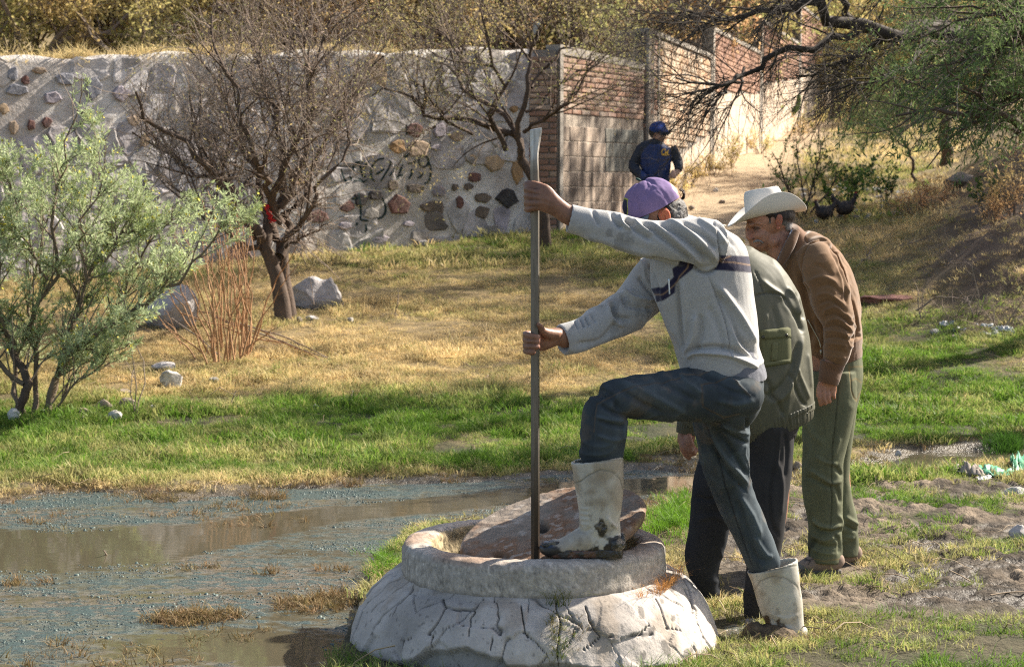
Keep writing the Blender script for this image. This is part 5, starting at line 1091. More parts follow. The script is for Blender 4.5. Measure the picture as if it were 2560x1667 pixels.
def chain(pts, n=12, sub=3):
    "world space tapered chain, rows (x,y,z,r): spheres + cones as one closed tube"
    A = catmull(np.array(pts, float), sub); C = A[:, :3]; r = A[:, 3]; T = np.gradient(C, axis=0); T /= np.linalg.norm(T, axis=1)[:, None]+1e-9
    ref = np.array((.2, .3, .93)); A1 = np.cross(T, ref); A1 /= np.linalg.norm(A1, axis=1)[:, None]; B1 = np.cross(T, A1); ph = np.arange(n)*math.tau/n
    rings = [C[0]-T[0]*r[0]*.75+(np.outer(np.cos(ph), A1[0])+np.outer(np.sin(ph), B1[0]))*r[0]*.55]
    rings += [C[i]+(np.outer(np.cos(ph), A1[i])+np.outer(np.sin(ph), B1[i]))*r[i] for i in range(len(C))]
    rings += [C[-1]+T[-1]*r[-1]*.7+(np.outer(np.cos(ph), A1[-1])+np.outer(np.sin(ph), B1[-1]))*r[-1]*.6]
    V = np.concatenate(rings); k = len(rings); m = k*n; F = [(l*n+j, l*n+(j+1) % n, (l+1)*n+(j+1) % n, (l+1)*n+j) for l in range(k-1) for j in range(n)]
    V = np.concatenate((V, [rings[0].mean(0)], [rings[-1].mean(0)])); F += [(m, (j+1) % n, j) for j in range(n)]+[(m+1, (k-1)*n+j, (k-1)*n+(j+1) % n) for j in range(n)]
    return V, F
def fuse(parts, voxel, smooth=5, fac=.5):
    mb = MB()
    for V, F in parts: mb.add(V, F)
    V, F = mb.get(); o = mesh_obj('fuse', V, F, link=True)
    bm_me = o.data; bm_me.update()
    m = o.modifiers.new('r', 'REMESH'); m.mode = 'VOXEL'; m.voxel_size = voxel; m.adaptivity = 0
    if smooth: s = o.modifiers.new('s', 'SMOOTH'); s.iterations = smooth; s.factor = fac
    dg = bpy.context.evaluated_depsgraph_get(); me = bpy.data.meshes.new_from_object(o.evaluated_get(dg), depsgraph=dg)
    nv = len(me.vertices); co = np.empty(nv*3, np.float32); me.vertices.foreach_get('co', co); no = np.empty(nv*3, np.float32); me.vertices.foreach_get('normal', no)
    np_ = len(me.polygons); tot = np.empty(np_, np.int32); me.polygons.foreach_get('loop_total', tot); lv = np.empty(len(me.loops), np.int32); me.loops.foreach_get('vertex_index', lv)
    if (tot == 4).all(): Fo = lv.reshape(-1, 4)
    else: Fo = [tuple(p.vertices) for p in me.polygons]
    bpy.data.objects.remove(o); bpy.data.meshes.remove(me)
    return co.reshape(-1, 3).astype(float), Fo, no.reshape(-1, 3).astype(float)
def recalc(V, F):
    F = np.asarray(F); a, b, c, d = (V[F[:, k]] for k in range(4)); fn = np.cross(c-a, d-b); N = np.zeros_like(V)
    for k in range(4): 
        for j in range(3): N[:, j] += np.bincount(F[:, k], fn[:, j], len(V))
    return N/(np.linalg.norm(N, axis=1)[:, None]+1e-12)
def facing(V, N):
    v = V-CAMP; v /= np.linalg.norm(v, axis=1)[:, None]; return ss(-(v*N).sum(1)*2.5+.15)
def folds(V, N, strokes, q=None, yr=None):
    "strokes: (points px, half width px, amplitude m) on the surface that faces the camera"
    q = proj(V) if q is None else q; f = facing(V, N); d = np.zeros(len(V))
    if yr is not None: f = f*((V[:, 1] > yr[0]) & (V[:, 1] < yr[1]))
    for pts, w, amp in strokes:
        pts = np.asarray(pts, float)
        if len(pts) > 2: pts = catmull(pts, 4)
        lo, hi = pts.min(0)-3*w, pts.max(0)+3*w; k = np.where((q[:, 0] > lo[0]) & (q[:, 0] < hi[0]) & (q[:, 1] > lo[1]) & (q[:, 1] < hi[1]) & (f > 0))[0]
        if not len(k): continue
        dd, t = polydist(q[k], pts); d[k] += amp*np.exp(-(dd/w)**2)*f[k]*(ss(t/.18)*ss((1-t)/.18)*.85+.15)
    return d
def wrinkle(V, sc, amp, st=(1, 1, 1), seed=0, sharp=1.):
    x, y, z = V[:, 0]*sc*st[0], V[:, 1]*sc*st[1], V[:, 2]*sc*st[2]; wx = fbm(x*.5, y*.5, z*.5, o=2, seed=seed+9)*1.2
    n = fbm(x+wx, y, z+wx, o=3, seed=seed); return amp*(1-2*np.abs(n)**sharp) if sharp != 1 else amp*(1-np.abs(n)*3.2)
def crease(V, sc, amp, seed=0, st=(1, 1, 1)):
    'sharp long ridges of loose cloth'
    w = fbm(V[:, 0]*sc*.4, V[:, 1]*sc*.4, V[:, 2]*sc*.4, o=2, seed=seed+3)*1.6
    n = np.abs(fbm(V[:, 0]*sc*st[0]+w, V[:, 1]*sc*st[1]-w, V[:, 2]*sc*st[2]*.6+w, o=2, seed=seed)); g = np.clip(1-n*6, 0, 1)**1.5; m = ss((fbm(V[:, 0]*2.5, V[:, 1]*2.5, V[:, 2]*2.5, o=2, seed=seed+5)+.15)*3)
    return amp*g*m
def paint(col, q, f, poly, c, a=1., soft=3.4):
    ins = inpoly(q, poly); dd, _ = polydist(q, list(poly)+[poly[0]]); g = (ss(.5+np.where(ins, dd, -dd)/soft)*a*(f > .02))[:, None]; col[:] = col*(1-g)+np.asarray(c)*g
def line(col, q, f, pts, w, c, a=1.):
    dd, t = polydist(q, pts); w = max(w, 1.7); g = (np.exp(-(dd/w)**2)*a*.8*(f > .02))[:, None]; col[:] = col*(1-g)+np.asarray(c)*g
def part(name, V, F, m, parent, col=None, label=None):
    o = mesh_obj(name, V, F, m, smooth=True, cols=None if col is None else np.clip(col, .003, 1)); put(o, parent)
    if label: o['label'] = label
    return o
def world_chain(rows):
    "rows (px,py,Y,r px) -> world rows"
    return [(*P(a, b, Y), r*Y/FPX) for a, b, Y, r in rows]
SKIN = mat('tanned_skin', attr='col', rough=.5, var=.12, scale=40, bump=.35, bscale=160, bdist=.0015, sss=.12, spec=.4, fine=(90, .08))
KNIT = mat('heather_knit', attr='col', rough=.95, var=.05, scale=150, bump=.6, bscale=260, bdist=.0025, sheen=.25, fine=(300, .16), spec=.1)
DENIM = mat('worn_denim', attr='col', rough=.85, var=.22, scale=12, bump=.4, bscale=350, bdist=.0012, fine=(260, .16), spec=.15, stretch=(1.6, 1.6, .35))
TWILL = mat('cotton_twill', attr='col', rough=.95, var=.14, scale=10, bump=.3, bscale=350, bdist=.001, fine=(260, .07), spec=.2)
SUEDE = mat('brushed_brown_cotton', attr='col', rough=.95, var=.14, scale=12, bump=.3, bscale=300, bdist=.0012, sheen=.35, fine=(240, .08), spec=.1)
NYLON = mat('olive_poplin', attr='col', rough=.6, var=.10, scale=9, bump=.2, bscale=300, bdist=.0008, fine=(260, .05), spec=.35)
WOOL = mat('dark_trouser_cloth', attr='col', rough=.9, var=.2, scale=10, bump=.25, bscale=300, bdist=.001, fine=(260, .12), spec=.1)
RUBBER = mat('dirty_white_rubber', attr='col', rough=.48, var=.12, scale=18, bump=.25, bscale=90, bdist=.002, fine=(120, .08), spec=.4)
MUCK = mat('black_wet_muck', attr='col', rough=.18, var=.3, scale=30, bump=.9, bscale=70, bdist=.006, spec=.6)
HAIR = mat('hair', attr='col', rough=.5, var=.3, scale=60, bump=1., bscale=220, bdist=.003, spec=.3)
FELT = mat('white_felt', (.62, .59, .54), rough=.75, var=.05, scale=8, bump=.1, bscale=200, bdist=.0008, sheen=.2)
CAPC = mat('purple_cotton', attr='col', rough=.95, var=.16, scale=22, bump=.35, bscale=350, bdist=.001, fine=(250, .06), spec=.15)
def hat(name, O, f, roll_deg, parent, m=FELT, sc=1., lat=None):
    "wide brimmed western hat; f = forward unit vector"
    f = np.asarray(f, float); f /= np.linalg.norm(f); up = np.array((0, 0, 1.)); l = np.cross(up, f); l /= np.linalg.norm(l); u = np.cross(f, l)
    c, s = math.cos(R(roll_deg)), math.sin(R(roll_deg)); l, u = l*c+u*s, u*c-l*s
    n = 96; th = np.arange(n)*math.tau/n; cf, sl = np.cos(th), np.sin(th)
    rings = []
    def add(rf, rl, h): rings.append(np.stack((cf*rf, sl*rl, np.broadcast_to(h, n)), -1))
    # underside of the brim outwards, edge, top side inwards, crown up, top in
    def brimh(t): lat_ = np.abs(sl)*t; fr = cf*t; return .078*lat_**2.4*(1-.25*fr)-.016*np.maximum(fr, 0)**2-.006*np.maximum(-fr, 0)**2
    ins = (.095, .078); out = (.178, .150)
    K = 12
    for i in range(K+1): t = i/K; tt = t; add(ins[0]+(out[0]-ins[0])*t, ins[1]+(out[1]-ins[1])*t, brimh(tt)-.0022)
    add(out[0]+.0015, out[1]+.0015, brimh(1.))
    for i in range(K+1): t = 1-i/K; add(ins[0]+(out[0]-ins[0])*t, ins[1]+(out[1]-ins[1])*t, brimh(t)+.0022)
    H = .118
    for i in range(1, 11):
        t = i/10; tap = 1-.13*t-.05*ss((t-.8)/.2); pin = 1-.10*ss((t-.45)/.5)*np.exp(-((cf-.45)/.45)**2)*np.abs(sl)
        add(ins[0]*tap, ins[1]*tap*pin, H*t*.97+.004*cf*t)
    for i in range(1, 11):
        t = i/10; r = 1-t; dent = -.034*ss(t/.42)*(1-.0*t)+.006*np.exp(-((t-.1)/.1)**2); back = .010*np.maximum(-cf, 0)*r; crease = .016*ss((t-.55)/.4)
        add(ins[0]*.82*r, ins[1]*.80*r, H+dent+back+crease+.004*cf*r)
    A = np.array(rings)*sc; V = O+A[..., 0:1]*f+A[..., 1:2]*l+A[..., 2:3]*u; k = len(rings); V = V.reshape(-1, 3)
    F = np.array([(i*n+j, i*n+(j+1) % n, (i+1)*n+(j+1) % n, (i+1)*n+j) for i in range(k-1) for j in range(n)])
    o = part(name, V, F, m, parent); s_ = o.modifiers.new('sub', 'SUBSURF'); s_.levels = 1; s_.render_levels = 1
    return o, (f, l, u)
# ================================================================ man with the pry bar
def grey_man():
    root = empty('person', tuple(P(1935, 1600, 6.85)), 'person in grey striped sweater and purple cap gripping the steel bar', 'person')
    # ---- body (skin)
    parts = []
    hd = P(1636, 520, 6.60)
    parts.append(ell(hd, .100, .078, .108, roll(-28)))
    parts.append(ell(P(1600, 575, 6.60), .062, .062, .078, roll(-28)))       # face and jaw
    parts.append(chain(world_chain([(1580, 560, 6.60, 6), (1566, 582, 6.60, 8)])))  # nose
    parts.append(loft([(1655, 545, 6.61, 40, .058), (1690, 565, 6.62, 42, .058), (1735, 600, 6.63, 50, .07)]))
    parts.append(loft([(1720, 590, 6.63, 70, .09), (1745, 660, 6.62, 95, .11), (1775, 790, 6.62, 88, .11), (1800, 900, 6.62, 88, .12), (1820, 985, 6.62, 80, .13)]))
    # near arm and hand
    near = [(1740, 620, 6.52, 26, .035), (1640, 602, 6.455, 20, .028), (1520, 572, 6.435, 22, .028), (1428, 541, 6.425, 25, .026), (1398, 522, 6.42, 24, .023), (1375, 507, 6.415, 29, .022), (1355, 494, 6.413, 35, .019), (1340, 488, 6.416, 33, .016)]
    parts.append(loft(near))
    for y0, y1, r in ((481, 473, 9.4), (495, 491, 9.6), (509, 508, 9.2), (521, 524, 7.8)):
        parts.append(chain(world_chain([(1362, y0, 6.413, r), (1338, y0-2, 6.418, r), (1323, y1, 6.428, r*1.02), (1317, y1, 6.452, r*.98), (1325, y1, 6.482, r*.92), (1342, y1+1, 6.487, r*.85)])))
    parts.append(chain(world_chain([(1378, 490, 6.43, 15), (1358, 472, 6.432, 13), (1340, 463, 6.43, 10.5), (1325, 460, 6.44, 9.2), (1315, 461, 6.455, 8.4)])))
    # far arm and hand
    far = [(1650, 700, 6.76, 28, .035), (1560, 784, 6.70, 22, .03), (1480, 825, 6.60, 24, .03), (1418, 845, 6.54, 25, .028), (1396, 841, 6.52, 22, .024), (1376, 845, 6.505, 25, .022), (1357, 850, 6.497, 27, .018), (1340, 853, 6.495, 26, .014)]
    parts.append(loft(far))
    for y0, y1, y2, r in ((836, 834, 842, 8.4), (848, 848, 853, 8.2), (860, 863, 867, 8.0), (871, 877, 881, 7.2)):
        parts.append(chain(world_chain([(1362, y0, 6.497, r), (1338, y0, 6.498, r), (1320, y1, 6.492, r), (1313.5, y1+1, 6.462, r*1.0), (1318, y1+3, 6.434, r*.96), (1332, (y1+y2)/2+3, 6.421, r*.92), (1346 if y1 < 870 else 1334, y2, 6.426, r*.85)])))
    parts.append(chain(world_chain([(1392, 836, 6.50, 14), (1370, 834, 6.478, 14.5), (1356, 826, 6.455, 10), (1350, 815, 6.44, 7.4), (1344.5, 811, 6.435, 6)])))
    # legs inside the jeans
    parts.append(loft([(1820, 975, 6.56, 55, .08), (1700, 990, 6.50, 50, .07), (1600, 994, 6.46, 34, .045), (1560, 998, 6.445, 26, .036), (1524, 1010, 6.435, 22, .032), (1513, 1035, 6.43, 26, .034), (1508, 1090, 6.43, 34, .04), (1502, 1200, 6.43, 30, .036), (1500, 1330, 6.43, 26, .032)]))
    parts.append(loft([(1820, 1000, 6.70, 52, .08), (1820, 1140, 6.76, 45, .06), (1850, 1270, 6.82, 36, .05), (1900, 1400, 6.85, 34, .042), (1950, 1530, 6.85, 26, .035), (1965, 1590, 6.85, 24, .035)]))
    V, F, N = fuse(parts, .0050, 3, .5)
    q = proj(V); f = facing(V, N)
    st = [([(1322, 483), (1345, 486)], 1.6, -.004), ([(1322, 500), (1345, 501)], 1.6, -.004), ([(1324, 516), (1346, 516)], 1.6, -.004), ([(1322, 469), (1345, 472)], 1.8, -.004), ([(1316, 847), (1346, 851)], 1.5, -.004), ([(1316, 858), (1346, 861)], 1.5, -.004), ([(1318, 871), (1344, 874)], 1.5, -.004),
          ([(1352, 492), (1385, 508)], 4, .0018), ([(1350, 506), (1385, 519)], 4, .0016), ([(1360, 838), (1372, 850), (1374, 862)], 2, -.002), ([(1340, 478), (1347, 486)], 3, .003), ([(1338, 492), (1348, 496)], 3, .003), ([(1340, 508), (1350, 511)], 3, .003), ([(1404, 835), (1402, 862)], 1.5, -.0015)]
    V = V+N*folds(V, N, st, q)[:, None]+N*(fbm(V[:, 0]*120, V[:, 1]*120, V[:, 2]*120, o=2, seed=5)*.0005)[:, None]
    col = np.repeat(np.array([[.235, .115, .07]]), len(V), 0)
    n = fbm(V[:, 0]*20, V[:, 1]*20, V[:, 2]*20, o=3, seed=7); col *= (1+.25*n)[:, None]
    k = ss((n-.05)*5)*.35*(q[:, 0] < 1430); col *= (1-k*.6)[:, None]
    for L_ in ([(1322, 483), (1348, 486)], [(1322, 500), (1349, 501)], [(1324, 516), (1349, 516)], [(1322, 469), (1348, 473)], [(1314, 847), (1350, 852)], [(1314, 859), (1350, 862)], [(1316, 872), (1346, 876)], [(1352, 835), (1362, 848)]): line(col, q, f, L_, 1.7, (.075, .03, .018), .75)  # shade in the grooves between fingers, painted into the skin colour
    tips = np.exp(-((q[:, 0]-1348)/7)**2)*((q[:, 1] > 838) & (q[:, 1] < 890)); col = col*(1-.5*tips[:, None])+np.array((.42, .2, .15))*.5*tips[:, None]
    pal = np.exp(-(((q[:, 0]-1372)/26)**2+((q[:, 1]-850)/26)**2)); col = col*(1-.4*pal[:, None])+np.array((.34, .175, .11))*.4*pal[:, None]
    nose = inpoly(q, [(1300, 440), (1345, 440), (1345, 540), (1300, 540)]); col[nose] *= .85
    part('body', V, F, SKIN, root, col)
    # ear, hair
    V, F, N = fuse([ell(P(1659, 541, 6.525), .019, .009, .028, roll(18)), ell(P(1666, 536, 6.518), .014, .006, .024, roll(18)), ell(P(1655, 560, 6.53), .012, .008, .010)], .002, 2)
    q = proj(V); V = V+N*folds(V, N, [([(1652, 540), (1660, 527), (1670, 530), (1673, 545), (1666, 560)], 2.2, .004), ([(1660, 538), (1662, 552)], 3, -.005)], q)[:, None]
    part('ear', V, F, mat('ear_skin', (.40, .13, .07), bump=0, sss=.5, var=.1), root)  # reddish backlit glow is put into the ear colour
    V, F, N = fuse([ell(P(1655, 532, 6.605), .098, .083, .085, roll(-28)), ell(P(1692, 545, 6.60), .035, .06, .05), ell(P(1640, 560, 6.60), .06, .078, .03, roll(-25))], .004, 2)
    d = fbm(V[:, 0]*60, V[:, 1]*60, V[:, 2]*60, o=3, seed=2)*.006; V = V+N*d[:, None]
    c = np.repeat(np.array([[.022, .018, .016]]), len(V), 0); g = fbm(V[:, 0]*90, V[:, 1]*60, V[:, 2]*50, o=3, seed=3) > .12; c[g & (V[:, 0] > P(1668, 500, 6.6)[0])] = (.12, .115, .11)
    part('hair', V, F, HAIR, root, c)
    r = np.random.default_rng(3); rows = []
    for k in range(16):
        a = r.uniform(.75, 1.15); pts = []
        for t in np.linspace(-2.6, 1.5, 9): pts.append(P(1698+13*a*math.cos(-t)+r.normal(0, .8), 487+15*a*math.sin(-t)+r.normal(0, .8), 6.6+r.normal(0, .006)))
        rows.append((pts, .0022, .001))
    P0, R0 = limbs(rows, 10, .02, r); V, F = tubes(P0, R0, 4); c = np.repeat(np.array([[.06, .03, .018]]), len(V), 0); part('hair_curl', V, F, HAIR, root, c)
    # ---- cap
    up = np.array((-.40, 0, .915)); fw_ = np.array((-.915, 0, -.40)); la = np.array((0, 1., 0)); ax = np.array((fw_, la, up)); O = P(1630, 524, 6.60)
    n = 72; K = 16; V = []; F = []
    for i in range(K+1):
        t = i/K*math.pi/2*1.0
        for j in range(n):
            p = math.tau*j/n; rf, rl, h = .110, .091, .114
            x, y, z = rf*math.cos(t)**.82*math.cos(p), rl*math.cos(t)**.82*math.sin(p), h*math.sin(t)
            if i == 0: z = -.006
            x += -.004; 
            if math.cos(p) < -.2 and i < 5: z += .012*(1-i/5)*(-math.cos(p)-.2)
            seam = -0.0030*sum(math.exp(-((((p-s+math.pi) % math.tau)-math.pi)*math.cos(t)/.045)**2) for s in (0, math.pi/3, 2*math.pi/3, math.pi, 4*math.pi/3, 5*math.pi/3)); s_ = 1+seam/.1
            V.append((x*s_, y*s_, z*s_))
    V = O+np.array(V)@ax; F = np.array([(i*n+j, i*n+(j+1) % n, (i+1)*n+(j+1) % n, (i+1)*n+j) for i in range(K) for j in range(n)])
    o = mesh_obj('tmp', V, F); md = o.modifiers.new('s', 'SUBSURF'); md.levels = 2; dg = bpy.context.evaluated_depsgraph_get(); me = bpy.data.meshes.new_from_object(o.evaluated_get(dg)); nv = len(me.vertices); co = np.empty(nv*3, np.float32); me.vertices.foreach_get('co', co); V = co.reshape(-1, 3).astype(float); no = np.empty(nv*3, np.float32); me.vertices.foreach_get('normal', no); N = no.reshape(-1, 3).astype(float); lv = np.empty(len(me.loops), np.int32); me.loops.foreach_get('vertex_index', lv); F = lv.reshape(-1, 4); bpy.data.objects.remove(o)
    q = proj(V); f = facing(V, N)
    V = V+N*folds(V, N, [([(1596, 455), (1580, 485), (1571, 530)], 3.5, .006), ([(1601, 458), (1592, 490), (1588, 530)], 3.5, -.006), ([(1604, 458), (1600, 480), (1604, 505), (1602, 525)], 3, .005), ([(1608, 470), (1616, 490), (1630, 500)], 5, -.006), ([(1630, 455), (1652, 470), (1668, 490), (1676, 512)], 2.6, -.006), ([(1640, 452), (1662, 466), (1682, 486)], 4, .006), ([(1658, 452), (1672, 466), (1686, 480)], 4, -.006), ([(1680, 478), (1684, 492), (1690, 500)], 3, .005), ([(1655, 500), (1675, 498), (1690, 488)], 4, -.005), ([(1612, 510), (1640, 512), (1662, 503)], 4, .004), ([(1610, 525), (1640, 520), (1672, 506)], 2, -.003), ([(1565, 500), (1572, 512), (1580, 534)], 3, -.004)], q)[:, None]+N*(fbm(V[:, 0]*22, V[:, 1]*22, V[:, 2]*22, o=3, seed=4)*.0045)[:, None]+N*(wrinkle(V, 9, .0016, (1, 1, 1), 17)+crease(V, 14, .0045, 18))[:, None]
    c = np.repeat(np.array([[.195, .14, .265]]), len(V), 0)
    bear = [(1551, 499), (1556, 503), (1561, 497), (1567, 500), (1566, 510), (1568, 522), (1565, 538), (1549, 540), (1547, 520), (1549, 508)]
    cx, cy = 1558, 519; fb = np.where(V[:, 1] < 6.60, 1., 0); paint(c, q, fb, [(cx+(a-cx)*1.22, cy+(b-cy)*1.12) for a, b in bear], (.42, .46, .05)); paint(c, q, fb, bear, (.03, .03, .05)); paint(c, q, fb, [(1550, 503), (1554, 506), (1553, 518), (1550, 516)], (.42, .46, .05)); line(c, q, f, [(1558, 510), (1560, 522), (1556, 530)], .8, (.3, .33, .06))
    for ex, ey in ((1608, 473), (1573, 487), (1649, 451)): dd = np.hypot(q[:, 0]-ex, q[:, 1]-ey); k = (dd < 2.4) & (f > 0); c[k] = (.06, .04, .09)
    capo = part('cap', V, F, CAPC, root, c)
    V, F = ell(P(1596, 449, 6.60), .011, .011, .005, roll(-24), 12); b_ = part('button', V, F, mat('dark_green_felt', (.02, .05, .04), bump=0), root); b_.parent = capo; b_.matrix_parent_inverse = Matrix.Translation(root.location).inverted() if False else b_.matrix_parent_inverse
    # visor, pointing down to the left
    V = []; m = 15
    for i in range(8):
        t = i/7
        for j in range(m):
            a = (j/(m-1)-.5)*math.pi*.86; rr = 1+.0; x = .098*math.cos(a)+.068*t*math.cos(a)**.6; y = .088*math.sin(a)*(1+.05*t); z = -.008-.016*t*t-.02*(y/.08)**2*t
            V.append((x, y, z))
    V = O+np.array(V)@ax; F = [(i*m+j, i*m+j+1, (i+1)*m+j+1, (i+1)*m+j) for i in range(7) for j in range(m-1)]
    o = part('visor', V, F, mat('grey_visor', (.12, .14, .17), bump=.1), root); s_ = o.modifiers.new('t', 'SOLIDIFY'); s_.thickness = .004
    # ---- sweater
    parts = [loft([(1811, 934, 6.62, 103, .150), (1797, 885, 6.62, 103, .155), (1785, 822, 6.62, 112, .150), (1768, 760, 6.62, 119, .150), (1754, 700, 6.61, 124, .150), (1748, 645, 6.61, 120, .150), (1742, 598, 6.61, 98, .135), (1742, 566, 6.61, 66, .10), (1745, 547, 6.61, 34, .05)], 40, 4, cup=(.03, .012)),
             loft([(1422, 546, 6.425, 36, .042), (1472, 558, 6.43, 37, .046), (1525, 571, 6.435, 42, .050), (1575, 587, 6.44, 45, .055), (1625, 598, 6.445, 47, .060), (1680, 605, 6.46, 54, .070), (1735, 608, 6.49, 65, .085), (1778, 612, 6.53, 66, .10)], 32, 4, cup=(.03, .006)),
             loft([(1405, 849, 6.54, 37, .046), (1463, 832, 6.585, 40, .050), (1512, 807, 6.63, 47, .055), (1562, 782, 6.68, 52, .062), (1605, 742, 6.73, 58, .07), (1640, 700, 6.75, 62, .08), (1690, 660, 6.72, 66, .09)], 32, 4, cup=(.03, .006)),
             ell(P(1700, 566, 6.62), .07, .09, .035, roll(20))]
    V, F, N = fuse(parts, .0042, 6, .5); q = proj(V)
    st = [([(1640, 552), (1690, 580), (1740, 622), (1775, 655)], 7, -.008), ([(1660, 548), (1715, 576), (1765, 618), (1792, 650)], 7, .006), ([(1600, 553), (1650, 588), (1700, 628), (1738, 658)], 7, -.007), ([(1620, 552), (1672, 588), (1722, 630), (1756, 662)], 6, .005), ([(1560, 540), (1590, 575), (1630, 602)], 6, -.007), ([(1580, 548), (1606, 568), (1640, 585)], 5, .005),
          ([(1480, 520), (1489, 545), (1498, 565)], 4, -.004), ([(1528, 526), (1537, 552), (1556, 572)], 5, -.006), ([(1548, 536), (1556, 558), (1580, 574)], 4, .005), ([(1566, 540), (1572, 552), (1590, 560)], 4, -.005), ([(1450, 590), (1510, 600), (1570, 622), (1640, 640)], 8, .004), ([(1700, 556), (1760, 590), (1790, 625)], 6, -.005), ([(1740, 545), (1785, 575), (1815, 610)], 6, .004), ([(1760, 540), (1805, 575), (1835, 620)], 5, -.003),
          ([(1783, 542), (1795, 600), (1801, 648), (1795, 668)], 2.0, -.004), ([(1690, 655), (1729, 668), (1765, 684), (1795, 668)], 4, -.010), ([(1625, 643), (1660, 650), (1700, 660)], 3, -.006),
          ([(1768, 684), (1790, 735), (1812, 800), (1826, 868), (1826, 905)], 1.6, -.0028), ([(1795, 712), (1838, 772), (1868, 820), (1888, 862)], 8, .007), ([(1788, 722), (1822, 790), (1848, 845), (1895, 892)], 7, -.007), ([(1800, 745), (1830, 815), (1850, 870), (1900, 905)], 6, .005), ([(1770, 760), (1800, 830), (1812, 880)], 8, -.004),
          ([(1720, 897), (1738, 882), (1790, 884), (1835, 893), (1908, 926)], 5, .007), ([(1716, 886), (1740, 872), (1800, 868), (1850, 880), (1905, 905)], 6, -.008), ([(1690, 690), (1697, 760), (1702, 830), (1708, 886)], 5, -.007), ([(1705, 700), (1714, 770), (1716, 840)], 6, .004), ([(1738, 785), (1735, 840), (1714, 888)], 7, .006), ([(1752, 780), (1752, 840), (1735, 880)], 7, -.005), ([(1650, 700), (1665, 770), (1690, 850)], 6, .003),
          ([(1436, 800), (1446, 824)], 3, -.004), ([(1449, 794), (1463, 820)], 3, -.005), ([(1461, 790), (1475, 815)], 3, -.005), ([(1475, 784), (1490, 806)], 4, -.004), ([(1530, 755), (1540, 788), (1580, 800)], 6, -.008), ([(1520, 765), (1530, 800), (1560, 815)], 5, .005), ([(1556, 735), (1570, 762), (1640, 775)], 6, -.006), ([(1560, 725), (1585, 745), (1640, 752)], 5, .006), ([(1594, 690), (1612, 712), (1640, 745)], 5, -.006), ([(1620, 655), (1632, 690), (1650, 730)], 4, -.006), ([(1420, 880), (1480, 862), (1560, 828)], 7, .003), ([(1440, 860), (1500, 850), (1545, 800)], 6, -.004)]
    d = folds(V, N, st, q)
    hem = (q[:, 1]-np.interp(q[:, 0], [1700, 1830, 1918], [878, 893, 932])); band = (hem > 0) & (q[:, 0] > 1690) & (q[:, 1] > 870)
    d = d*2.5+wrinkle(V, 6, .0028, (1, 1, 1), 11)+crease(V, 6, .006, 13)+fbm(V[:, 0]*14, V[:, 1]*14, V[:, 2]*14, o=3, seed=12)*.0018
    V = V+N*d[:, None]; N = recalc(V, F); f = facing(V, N)
    c = np.repeat(np.array([[.365, .357, .347]]), len(V), 0); navy = (.022, .02, .045); tan = (.30, .19, .11)
    back = [(1799, 638), (1830, 639), (1900, 643), (1905, 684), (1874, 682), (1830, 678), (1787, 675), (1795, 660)]; paint(c, q, f, back, navy)
    paint(c, q, f, [(1631, 720), (1659, 718), (1684, 692), (1681, 671), (1702, 658), (1722, 660), (1737, 668), (1710, 690), (1687, 708), (1687, 732), (1663, 749), (1645, 754)], navy)
    line(c, q, f, [(1795, 654), (1830, 656), (1874, 663)], 1.1, tan); line(c, q, f, [(1637, 737), (1660, 735), (1686, 712), (1700, 690), (1722, 666)], 1.0, tan)
    line(c, q, f, [(1703, 897), (1760, 893), (1830, 908), (1917, 947)], .9, (.30, .29, .28)); line(c, q, f, [(1768, 684), (1790, 735), (1812, 800), (1826, 868)], .8, (.30, .29, .28)); line(c, q, f, [(1783, 542), (1795, 600), (1801, 648)], .8, (.30, .29, .28)); line(c, q, f, [(1826, 640), (1796, 652)], .1, tan)
    dirt = ss((fbm(V[:, 0]*24, V[:, 1]*24, V[:, 2]*24, o=4, seed=14)-.12)*5)*(np.exp(-(((q[:, 0]-1530)/60)**2+((q[:, 1]-595)/26)**2))+.9*np.exp(-(((q[:, 0]-1560)/45)**2+((q[:, 1]-790)/40)**2))+.35*(q[:, 0] < 1660)); c *= (1-.32*np.clip(dirt, 0, 1))[:, None]
    part('sweater', V, F, KNIT, root, c)
    # zip pull and undershirt
    a, b = P(1672, 698, 6.455), P(1674, 735, 6.455); V, F = chain([(*a, .003), (*((a+b)/2), .003), (*b, .003)], 8); part('zip_pull', V, F, mat('steel_zip', (.5, .55, .6), bump=0, metal=.6, rough=.35), root)
    V, F, N = fuse([loft([(1822, 966, 6.62, 96, .148), (1818, 950, 6.62, 98, .150), (1808, 920, 6.62, 98, .148), (1800, 895, 6.62, 95, .14)], 40, 4, cup=(.02, .008))], .0048, 2)
    q = proj(V); V = V+N*(wrinkle(V, 8, .003, (1, 1, 1), 16))[:, None]; f = facing(V, N); c = np.repeat(np.array([[.135, .14, .165]]), len(V), 0); line(c, q, f, [(1760, 940), (1840, 960), (1915, 985)], .8, (.1, .1, .12)); part('undershirt', V, F, KNIT, root, c)
